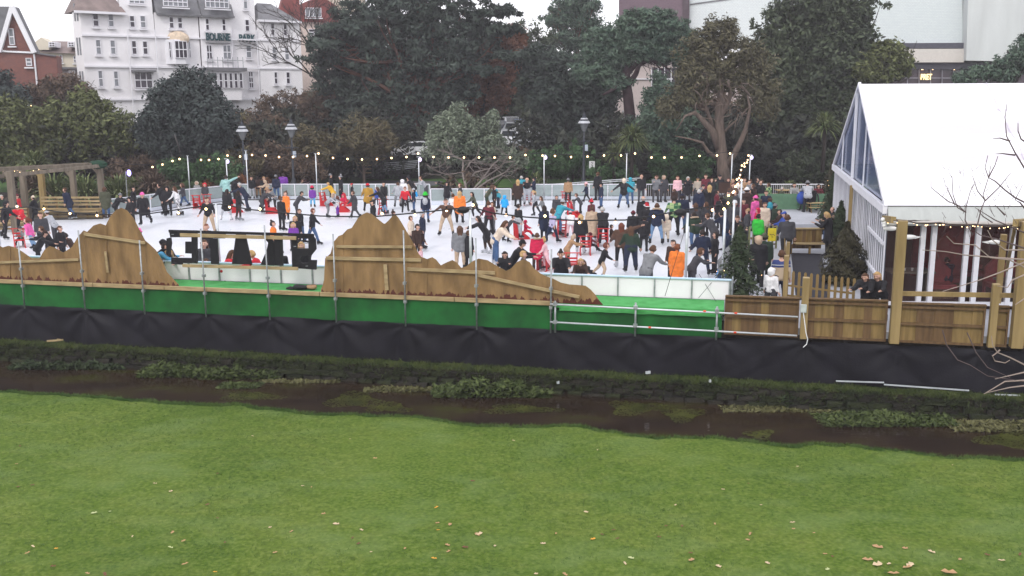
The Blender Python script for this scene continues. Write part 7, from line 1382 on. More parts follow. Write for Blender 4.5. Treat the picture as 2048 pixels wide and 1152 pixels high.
# ================================================================ everyone in the photograph
# u, feet v, height, pose, facing, garment, colour, trousers, hair, hair colour, label, extras
PL = [
# --- far left
(14,482,80,'skate','r','jacket','black','black','hood','h_dark','person in all black with a hood skating at the left edge of the ice',dict(hat='black')),
(9,452,62,'stand','r','jacket','dgreen','black','short','h_grey','grey-haired person in dark green behind the left edge pole',{}),
(46,470,61,'push','f','puffer','red','black','beanie','h_dark','person in red puffer coat and grey hat pushing a child at the far left',dict(hat='grey')),
(39,448,60,'stand','r','jacket','red','dgrey','cap','h_dark','person in red jacket standing under the pergola behind the bench',dict(hat='maroon',z=0,blade=False)),
(73,447,55,'walk','l','coat','black','black','beanie','h_dark','person in black coat and cream hat beside the left bench',dict(hat='cream')),
(66,503,70,'skate2','l','jacket','pink','ljeans','pony','h_auburn','girl in bright pink jacket and pale jeans at the left',dict(kid=1)),
(44,492,40,'sitlow','f','jacket','grey','dgrey','beanie','h_dark','small child in grey sitting on the leftmost red skating aid',dict(kid=1,hat='dgrey',depth=None,scale=.62)),
(88,506,81,'stand','fr','jacket','dgrey','black','short','h_brown','man in dark grey jacket looking down at the far left',{}),
(112,488,66,'lean','l','jacket','lgrey','dgrey','beanie','h_brown','person in pale grey hoodie with sunglasses leaning at the left',dict(hat='lgrey')),
(80,542,80,'push','r','jacket','black','black','beanie','h_dark','man in black jacket with dark hat behind the left low hills',dict(hat='dbrown')),
(108,536,84,'lean','l','jacket','black','black','short','h_brown','man in black jacket with white stripe bending towards the left',{}),
(127,537,85,'stand','r','jacket','black','black','short','h_brown','brown-haired man in black jacket holding out his hands behind the left hills',{}),
(149,528,62,'reach','l','jacket','dbrown','black','short','h_dark','child in brown jacket reaching left just above the left mountain slope',dict(kid=1)),
(142,441,66,'skate2','l','coat','navy','jeans','short','h_brown','person in long navy coat gliding past the pergola bench',{}),
(214,440,66,'stand','b','coat','olive','jeans','bob','h_brown','person in olive green coat with raised arm at the right pergola post',dict(boot='dbrown')),
(234,442,55,'push','r','puffer','black','black','beanie','h_dark','person in short black puffer and grey hat behind the left peak',dict(hat='grey')),
(265,462,68,'stand2','fl','jacket','black','black','hood','h_dark','person in black hooded jacket looking down right of the left peak',dict(hat='black')),
(270,432,58,'stand','r','jacket','black','black','short','h_dark','dark-haired man in black by the left end of the clear barrier',{}),
(291,453,68,'skate','f','coat','black','black','beanie','h_dark','girl in black fur-collared coat with pink hat near the left peak',dict(hat='pink',kid=0)),
(284,437,36,'sitlow','r','jacket','ppink','black','beanie','h_dark','tiny child in pink sitting low on the ice near the left peak',dict(kid=1,hat='red',scale=.62)),
(282,540,82,'stand','fl','jacket','grey','dgrey','beanie','h_dark','child in bright magenta hat behind the left mountain right slope',dict(hat='pink',kid=1)),
(314,582,112,'lean','r','jacket','sky','jeans','short','h_dark','man in blue hooded jacket leaning on the white barrier left of the sign',dict(blade=False)),
(328,434,68,'skate','l','jacket','black','black','short','h_dark','taller dark-haired person in black of the pair near the left barrier',{}),
(338,435,62,'stand','f','puffer','black','black','hood','h_dark','person in black hooded puffer holding hands near the left barrier',dict(hat='black')),
(358,435,62,'skate','l','shirt','white','stripe','long','h_brown','girl with long hair in white sweater and striped trousers at the left',{}),
(369,416,50,'walk','l','jacket','dgrey','jeans','bob','h_brown','girl in dark jacket and jeans by the left corner barrier',dict(kid=1)),
(396,404,41,'stand','f','coat','bwstripe','black','fur','h_dark','child in patterned coat with furry cream hood on the left skating aid',dict(kid=1,hat='cream',brim='cream')),
(412,408,42,'stand','f','jacket','dgrey','grey','hood','h_dark','child in grey with a bright red hood at the left corner barrier',dict(kid=1,hat='red')),
# --- centre left
(420,474,80,'wide','f','shirt','black','beige','short','h_brown','man in black sweater and beige trousers skating above the black sign',{}),
(417,520,72,'stand','f','jacket','black','black','short','h_red','red-haired boy in black whose head shows just above the sign',dict(kid=1)),
(455,416,66,'armup','b','jacket','mint','black','short','h_dark','person with mint green back panel jacket and arms spread at the far left corner',{}),
(475,412,58,'stand','b','jacket','black','black','bob','h_dark','dark-haired person in black beside the mint green jacket',{}),
(479,411,45,'stand','f','jacket','ppink','grey','beanie','h_blond','child in pink jacket and cream hat beside the mint green jacket',dict(kid=1,hat='cream')),
(455,443,64,'skate','b','coat','black','lgrey','long','h_dark','girl in black dress coat with pale leggings left of centre',dict(boot='white')),
(479,444,63,'stand2','br','jacket','black','dbrown','long','h_dark','girl with long dark hair in black jacket and leggings left of centre',dict(boot='grey')),
(494,427,61,'push','l','jacket','navy','navy','short','h_grey','man in dark blue jacket and trousers bending forward left of centre',{}),
(505,400,47,'stand','f','jacket','black','lgrey','short','h_dark','person in black jacket and pale jeans in the cluster at the far barrier',{}),
(518,399,46,'stand','b','puffer','dbrown','tan','bob','h_dark','person in dark brown fur jacket at the far barrier cluster',{}),
(530,400,46,'stand','f','jacket','black','black','beanie','h_brown','person in black with tan beanie at the far barrier cluster',dict(hat='tan')),
(541,406,46,'lean','l','coat','beige','black','hood','h_brown','person in tan shearling coat bending in the far barrier cluster',dict(hat='beige')),
(526,428,55,'push','r','coat','dgrey','dgrey','beanie','h_brown','child in long grey coat and tan hat pushing a skating aid',dict(kid=1,hat='tan')),
(536,426,40,'sitlow','f','jacket','maroon','black','short','h_dark','small child in dark red sitting on the skating aid left of centre',dict(kid=1,scale=.64)),
(551,421,46,'lean','l','jacket','grey','black','beanie','h_dark','child in grey hooded jacket holding the skating aid left of centre',dict(kid=1,hat='grey')),
(554,402,52,'stand','b','jacket','navy','jeans','beanie','h_dark','person in navy jacket and grey hat left of the purple jacket',dict(hat='grey')),
(568,398,52,'stand','b','puffer','purple','black','short','h_dark','person in bright purple jacket at the far barrier seen from behind',dict(blade=False)),
(565,465,72,'stand','br','jacket','black','black','bun','h_brown','person in black standing beside the girl in the orange coat',{}),
(574,449,66,'stand','fl','coat','orange','black','bun','h_brown','girl in long orange coat with brown bun left of centre',dict(boot='white')),
(594,441,58,'lean','r','jacket','dgrey','dgrey','short','h_dark','person in dark grey leaning to the right in the centre left',{}),
(549,512,70,'stand','r','jacket','orange','dgrey','bun','h_dark','child in orange top with tied dark hair just above the sign',dict(kid=1)),
(593,500,68,'stand','f','jacket','black','black','long','h_blond','blond girl in black furry collar above the right end of the sign',{}),
(589,505,60,'stand','f','puffer','purple','dgrey','long','h_blond','small blond child in dull purple above the right end of the sign',dict(kid=1)),
(603,488,70,'stand2','fl','jacket','black','jeans','short','h_brown','boy in black behind the blond children by the sign',{}),
(626,493,76,'walk','r','jacket','black','jeans','short','h_auburn','auburn-haired boy in black jacket and blue jeans right of the sign',{}),
(626,417,45,'stand','b','jacket','purple','sky','beanie','h_dark','child in purple and blue ski suit in front of the far barrier',dict(kid=1,hat='crimson')),
(612,392,46,'stand','b','jacket','ppink','black','short','h_blond','person in salmon pink standing beyond the far barrier left of centre',dict(blade=False,z=-.3)),
(598,397,38,'lean','r','jacket','olive','black','short','h_brown','person in dull green crouching beyond the far barrier boards',dict(blade=False)),
(663,402,54,'stand','r','coat','black','black','beanie','h_dark','person in black coat and grey hat left of the yellow coat',dict(hat='grey')),
(667,411,46,'push','l','puffer','yellow','black','short','h_blond','person in bright yellow coat bending over a small child',{}),
(683,406,55,'stand','l','long','black','black','bobble','h_dark','tall person in long black coat with grey bobble hat at the far barrier',dict(hat='grey',brim='lgrey')),
(655,438,52,'bend','r','shirt','lgrey','grey','hood','h_brown','person in pale grey tracksuit bending forward in the centre left',dict(hat='beige')),
(676,437,45,'stand','l','shirt','white','purple','bob','h_auburn','small child in white top and purple trousers in the centre left',dict(kid=1)),
(705,409,42,'stand','l','coat','black','black','cap','h_dark','person in black coat with red cap behind the skating aid, centre left',dict(hat='red')),
(687,418,36,'sitlow','f','jacket','crimson','red','hood','h_dark','child in pinkish red sitting on the aid behind the tall black coat',dict(kid=1,hat='crimson',scale=.62)),
(710,440,58,'walk','l','coat','dgrey','dgrey','short','h_brown','boy in dark grey coat gliding left above the twin peaks',{}),
(737,426,58,'skate','b','coat','mustard','black','beanie','h_dark','person in mustard coat and red hat seen from behind',dict(hat='red')),
(753,412,34,'stand','b','jacket','blue','navy','hood','h_dark','small child in royal blue hood beside the mustard coat',dict(kid=1,hat='blue')),
(769,422,58,'stand','fl','jacket','black','dgrey','short','h_dark','dark-haired man in black behind the leaning black coat',{}),
(768,432,58,'push','l','coat','black','ljeans','bob','h_brown','person in black coat and pale jeans leaning over an aid in the centre',{}),
(748,474,74,'stand','l','jacket','black','black','cap','h_dark','man in black jacket and cap standing behind the twin peaks',{}),
(788,470,48,'stand','r','jacket','dbrown','black','bobble','h_brown','child in brown furry bobble hat peeping over the right peak',dict(kid=1,hat='dbrown',brim='dbrown')),
(806,416,57,'stand','b','puffer','white','lgrey','hood','h_dark','person in white hooded coat in the centre group',dict(hat='white')),
(797,417,52,'skate','b','jacket','lgrey','grey','short','h_brown','person in pale grey jacket left of the white coat',{}),
(811,428,55,'skate','f','shirt','red','black','pony','h_red','red-haired girl in bright red hoodie and black leggings in the centre',{}),
(818,407,50,'stand','fl','jacket','beige','black','long','h_blond','blond person in light jacket behind the girl in the red hoodie',{}),
(829,408,56,'lean','l','jacket','black','black','hood','h_dark','person in black jacket with white shoulder stripe by the gate',dict(hat='black')),
(828,427,50,'stand','l','jacket','navy','jeans','beanie','h_dark','person in navy with pale grey beanie and bright blue backpack',dict(hat='lgrey',pack='cyan')),
(852,449,66,'stand','b','jacket','navy','jeans','helmet','h_dark','child in navy jacket with bright green helmet and grey backpack',dict(kid=1,hat='green',pack='lgrey')),
(853,402,50,'lean','l','shirt','lgrey','dgrey','short','h_brown','man in pale grey jumper leaning on the gate beyond the rink',dict(blade=False)),
(894,412,48,'armup','f','coat','black','black','hood','h_dark','person in black hooded coat spreading one arm by the middle gate',dict(hat='black')),
(907,448,60,'skate','b','shirt','white','black','short','h_brown','person in white top reaching left beside the orange jacket',{}),
(920,450,68,'stand','b','coat','orange','black','long','h_blond','girl with long blond hair in bright orange jacket seen from behind',{}),
(921,428,62,'stand','l','jacket','dgrey','black','short','h_brown','man in dark grey jacket behind the girl in the orange jacket',{}),
(893,474,76,'star','f','shirt','brown','beige','short','h_brown','boy in taupe jumper and beige trousers standing with arms spread on open ice',{}),
(951,442,58,'skate2','l','jacket','olive','black','long','h_dark','girl in olive green jacket and black leggings in the centre',dict(boot='white')),
(846,502,79,'stand','r','jacket','navy','navy','beanie','h_grey','tall man in navy with a grey and white hat right of the twin peaks',dict(hat='lgrey')),
(823,504,72,'stand','r','puffer','cream','black','short','h_brown','person in cream jacket with dark hood behind the navy man',{}),
(836,532,84,'stand2','fr','jacket','dbrown','black','short','h_dark','bearded man in dark brown jacket beside the twin-peaked mountain',{}),
(842,548,58,'stand','r','shirt','ppink','lgrey','bun','h_brown','small girl in pale pink top by the right slope of the twin peaks',dict(kid=1)),
(921,540,88,'stand','b','puffer','grey','beige','long','h_brown','girl with long brown hair in grey puffer and beige trousers',dict(blade=False)),
(938,541,80,'stand','br','coat','black','black','short','h_brown','young man in black coat in front of the central mast',{}),
# --- centre right
(978,475,72,'skate','b','shirt','maroon','black','bun','h_brown','girl in maroon hoodie with tied brown hair right of the mast',{}),
(985,470,66,'stand','fl','shirt','cream','grey','long','h_brown','girl in pale top just behind the maroon hoodie',{}),
(973,511,79,'push','l','coat','black','dbrown','long','h_dark','girl in fuzzy black coat and brown tights bending, right of the mast',dict(boot='lgrey')),
(992,533,92,'reach','r','puffer','cream','jeans','long','h_brown','girl in cream hooded jacket and flared blue jeans in front centre',dict(boot='lgrey',legs='wide')),
(974,422,52,'lean','r','jacket','olive','dgreen','bob','h_brown','person in olive green jacket leaning towards the middle gate',{}),
(989,427,56,'stand','r','jacket','black','black','bob','h_brown','person in black left of the teal jacket at the middle gate',{}),
(997,420,50,'lean','l','puffer','teal','navy','short','h_brown','person in turquoise jacket bending at the middle gate',{}),
(1009,433,42,'skate','b','puffer','cyan','black','hood','h_blond','small child in bright blue hooded jacket in the centre',dict(kid=1,hat='cyan')),
(1036,417,58,'stand','b','coat','dbrown','black','long','h_blond','blond person in long brown coat with cream fur hem and hood',{}),
(1043,402,50,'stand','b','jacket','teal','black','short','h_grey','pale-haired person in teal partly behind the brown fur coat',{}),
(1054,412,57,'phone','f','shirt','black','lgrey','bald','h_grey','bald man in black sweater and grey joggers by the gate',dict(legs='wide')),
(1068,403,48,'armup','l','jacket','navy','black','beanie','h_dark','person in navy with dark hat pointing to the right at the far barrier',dict(hat='black')),
(1071,435,54,'skate','l','shirt','lgrey','black','pony','h_blond','blond girl in pale grey hoodie and black leggings, right of centre',{}),
(1088,447,54,'skate2','l','jacket','grey','dgrey','long','h_brown','girl with brown hair in grey hoodie skating left, right of centre',{}),
(1037,479,71,'stand','br','shirt','black','lgrey','short','h_dark','man in black hoodie and pale grey joggers behind a red skating aid',dict(legs='wide')),
(1051,476,34,'sitlow','r','jacket','crimson','red','hood','h_dark','small child in pink and red sitting on the aid of the man in grey joggers',dict(kid=1,hat='crimson',scale=.60)),
(1015,487,56,'push','r','shirt','dgrey','black','short','h_brown','boy in charcoal hoodie bending forward right of the maroon hoodie',{}),
(1088,487,76,'stand','bl','coat','navy','black','long','h_dark','girl with long dark hair in long navy coat under the bulbs',{}),
(1104,489,72,'walk','br','shirt','lilac','navy','short','h_brown','boy in pale lilac top beside the long navy coat',dict(kid=1)),
(1114,475,74,'push','br','jacket','teal','jeans','bobble','h_brown','person in teal jacket with grey bobble hat pushing a skating aid',dict(hat='lgrey')),
(1113,443,52,'stand','f','jacket','dgrey','black','bob','h_dark','dark-haired person directly behind the teal jacket and bobble hat',{}),
(1136,410,53,'stand','b','jacket','tan','black','beanie','h_dark','person in tan waistcoat with white sleeves and grey hat at the far barrier',dict(hat='grey')),
(1173,407,42,'walk','l','jacket','navy','black','beanie','h_brown','child in navy jacket with pink bobble hat right of the tan waistcoat',dict(kid=1,hat='ppink')),
(1127,408,30,'sitlow','r','jacket','lgrey','black','hood','h_dark','small pale-clad child on the aid at the far barrier',dict(kid=1,hat='lgrey',scale=.6)),
(1195,400,56,'stand','bl','jacket','black','black','short','h_brown','tall man in black standing beyond the far barrier under the notice',dict(blade=False)),
(1202,420,54,'stand','l','jacket','navy','jeans','beanie','h_dark','person in navy jacket, jeans and dark beanie at the far side',dict(hat='black')),
(1161,430,43,'lean','l','jacket','dgrey','black','short','h_brown','boy in dark jacket pushing a grey-clad small child',dict(kid=1)),
(1147,430,30,'sitlow','l','jacket','grey','black','hood','h_dark','small child in grey riding on a red aid, right of centre',dict(kid=1,hat='grey',scale=.58)),
(1141,476,52,'bend','b','puffer','white','ppink','beanie','h_dark','person in fluffy white jacket and pink skirt bending away',dict(hat='ppink',legs='wide')),
(1183,490,78,'stand','b','long','beige','black','bun','h_brown','person in long belted beige trench coat seen from behind',dict(boot='lgrey')),
(1182,464,64,'stand','bl','coat','maroon','black','bobble','h_dark','person in maroon coat with bright red bobble hat',dict(hat='red',brim='red')),
(1206,492,76,'push','b','puffer','black','black','short','h_grey','grey-haired man in black puffer pushing a red skating aid',dict(legs='wide')),
(1222,488,32,'sitlow','r','jacket','dbrown','maroon','short','h_dark','child in dark clothes sitting on the aid of the man in the black puffer',dict(kid=1,scale=.62)),
(1161,510,81,'stand','b','jacket','black','black','long','h_blond','girl with long fair hair all in black behind a red skating aid',dict(boot='lgrey')),
(1180,506,36,'sitlow','r','jacket','maroon','black','hood','h_dark','child in dark red crouching on the aid beside the girl all in black',dict(kid=1,hat='maroon',scale=.62)),
(1024,585,108,'lean','r','jacket','black','black','beanie','h_dark','man in black with black beanie bending down behind the low hills',dict(hat='black')),
(1011,594,92,'phone','f','jacket','black','black','long','h_dark','dark-haired girl in black with a phone behind the low plywood ridge',dict(kid=0)),
(1047,590,88,'stand','r','jacket','dgrey','black','short','h_blond','small blond child behind the low plywood ridge',dict(kid=1)),
(1074,544,78,'stand','b','coat','crimson','dbrown','fcol','h_brown','person in bright crimson coat with fur hood trim seen from behind',dict(brim='beige')),
(1092,543,68,'skate','l','jacket','ppink','ppink','bun','h_blond','small child in pink and white beside the crimson coat',dict(kid=1)),
(1122,602,104,'lean','f','puffer','black','black','bun','h_dark','dark-haired woman in black puffer leaning on the white barrier',{}),
(1134,536,66,'lean','r','coat','tan','black','hood','h_blond','fair-haired girl in camel coat bending behind the barrier woman',dict(hat='beige')),
(1160,604,90,'lean','f','jacket','dbrown','black','long','h_blond','left of the two girls leaning over the white barrier, in brown',{}),
(1175,603,86,'lean','fl','jacket','black','black','long','h_brown','right of the two girls leaning over the white barrier, long brown hair',{}),
(1203,562,77,'skate2','r','jacket','black','beige','short','h_auburn','auburn-haired boy in black jacket with one arm stretched forward',dict(kid=1)),
(1241,538,92,'armup','b','puffer','brown','black','long','h_auburn','girl in fluffy brown jacket with one arm raised, leggings',dict(boot='lgrey')),
(1261,548,94,'skate','b','jacket','dgreen','navy','long','h_brown','girl with long brown hair in dark green jacket over navy flared trousers',dict(legs='wide')),
(1291,606,112,'reach','br','jacket','grey','dgrey','short','h_brown','man in light grey shirt with his hand on the white barrier',{}),
(1247,420,63,'star','b','jacket','black','jeans','hood','h_dark','girl in black jacket with cream hood stretching her arms at the far side',dict(hat='cream')),
(1260,412,56,'lean','b','jacket','teal','jeans','hood','h_dark','person in blue hooded jacket right behind the cream hood',dict(hat='teal')),
(1285,468,76,'stand','b','coat','black','black','bald','h_grey','bald man in black coat right of centre seen from behind',{}),
(1293,484,75,'stand','b','coat','black','black','santa','h_dark','person in black with a red and white Santa hat',dict(hat='red')),
(1312,493,86,'wide','b','jacket','navy','ljeans','fcol','h_brown','person in navy jacket with fur hood and ripped light jeans',{}),
(1265,492,70,'stand','b','coat','black','black','beanie','h_dark','person in black coat with dark red beanie right of the trench coat',dict(hat='maroon')),
(1287,508,76,'stand','b','jacket','black','black','short','h_dark','dark-haired man in black between the Santa hat and the brown fluffy jacket',{}),
(1331,489,60,'stand','b','puffer','cream','cream','hood','h_dark','small child in cream snowsuit beside the plaid shirt',dict(kid=1,hat='cream')),
(1346,477,84,'skate','b','shirt','plaid','black','short','h_dark','man in green plaid shirt and black trousers seen from behind',{}),
(1362,472,86,'stand','b','puffer','navy','jeans','cap','h_dark','person in navy puffer and dark cap beside the plaid shirt',dict(hat='navy')),
(1403,556,96,'wide','b','jacket','navy','navy','short','h_dark','man in navy hooded jacket with grey hood and dark jeans, feet apart',{}),
(1352,592,104,'stand','br','coat','orange','dgrey','short','h_red','rink marshal in bright orange hooded coat at the near barrier',{}),
(1344,572,92,'stand','fl','jacket','dbrown','black','short','h_dark','dark-haired person in brown smiling behind the orange marshal',{}),
(1382,584,96,'lean','r','jacket','dgrey','dgrey','short','h_brown','fair-haired boy in dark grey looking down beside the orange marshal',dict(kid=1)),
(1428,552,88,'stand','l','jacket','black','black','bob','h_dark','dark-haired girl all in black left of the right end mast',{}),
(1446,575,106,'reach','r','coat','grey','jeans','short','h_brown','man in grey jacket and jeans reaching down beyond the right end mast',dict(blade=False)),
(1388,503,78,'skate','b','puffer','dgreen','jeans','fcol','h_dark','person in dark green jacket with cream fur hood arms out',{}),
(1389,482,76,'stand','b','coat','dgrey','black','long','h_brown','brown-haired person in pale hooded coat left of the crowd',{}),
(1427,512,84,'lean','bl','jacket','dgrey','dgrey','short','h_brown','man in dark grey hooded jacket leaning in the crowd near the masts',{}),
(1396,445,66,'stand','b','jacket','navy','black','short','h_grey','grey-haired man in navy jumper at the right end of the ice',{}),
(1417,440,70,'stand','b','coat','black','black','long','h_blond','blond woman in black at the right end of the ice',{}),
(1432,444,64,'stand','r','coat','maroon','black','short','h_dark','man in dark maroon coat left of the dark board in the crowd',{}),
(1348,420,42,'stand','b','jacket','dbrown','black','bob','h_brown','person in dark brown jacket at the right of the far ice',{}),
(1405,424,54,'stand','f','jacket','black','black','beanie','h_brown','person in black facing the camera behind the grey-haired navy man',dict(hat='black')),
]
# --- spectators standing beyond the far barrier
for u, hv, top, tc, hr, hc, hat, lab in ((1282,349,'jacket','black','bald','h_brown','black','first spectator from the left beyond the far barred barrier, in black'),(1311,350,'jacket','grey','short','h_brown','black','spectator in grey drinking, second from the left behind the barred barrier'),(1326,351,'puffer','dgrey','fur','h_dark','cream','spectator in cream furry hood, third from the left behind the barred barrier'),(1354,352,'jacket','ppink','long','h_auburn','black','auburn-haired spectator in pale pink behind the barred barrier'),(1374,353,'coat','black','bob','h_grey','black','grey-haired spectator in black behind the barred barrier'),(1394,354,'shirt','knit','beanie','h_blond','black','spectator in cream patterned knit turned away behind the barred barrier'),(1410,349,'jacket','maroon','short','h_brown','black','man in dark red right of the cream knit, beyond the barrier'),(1412,362,'jacket','dgrey','short','h_brown','black','small spectator in dark grey below the man in dark red'),(1430,357,'puffer','dgreen','hood','h_dark','olive','spectator in dark green hood beyond the right end of the ice'),(1438,350,'jacket','black','cap','h_dark','black','spectator in black cap beyond the right end of the ice'),(1455,357,'jacket','tan','long','h_auburn','black','auburn-haired spectator in tan near the bulbs'),(1464,358,'jacket','black','bob','h_blond','black','fair-haired spectator in black near the dense bulbs'),(1442,374,'shirt','stripe','cap','h_brown','black','person in striped top below the dense bulbs')):
    PL.append((u, 404, 404-hv, 'phone' if u in (1311, 1374) else 'stand', 'b' if u == 1394 else 'f', top, tc, 'dgrey', hr, hc, lab, dict(hat=hat, blade=False)))
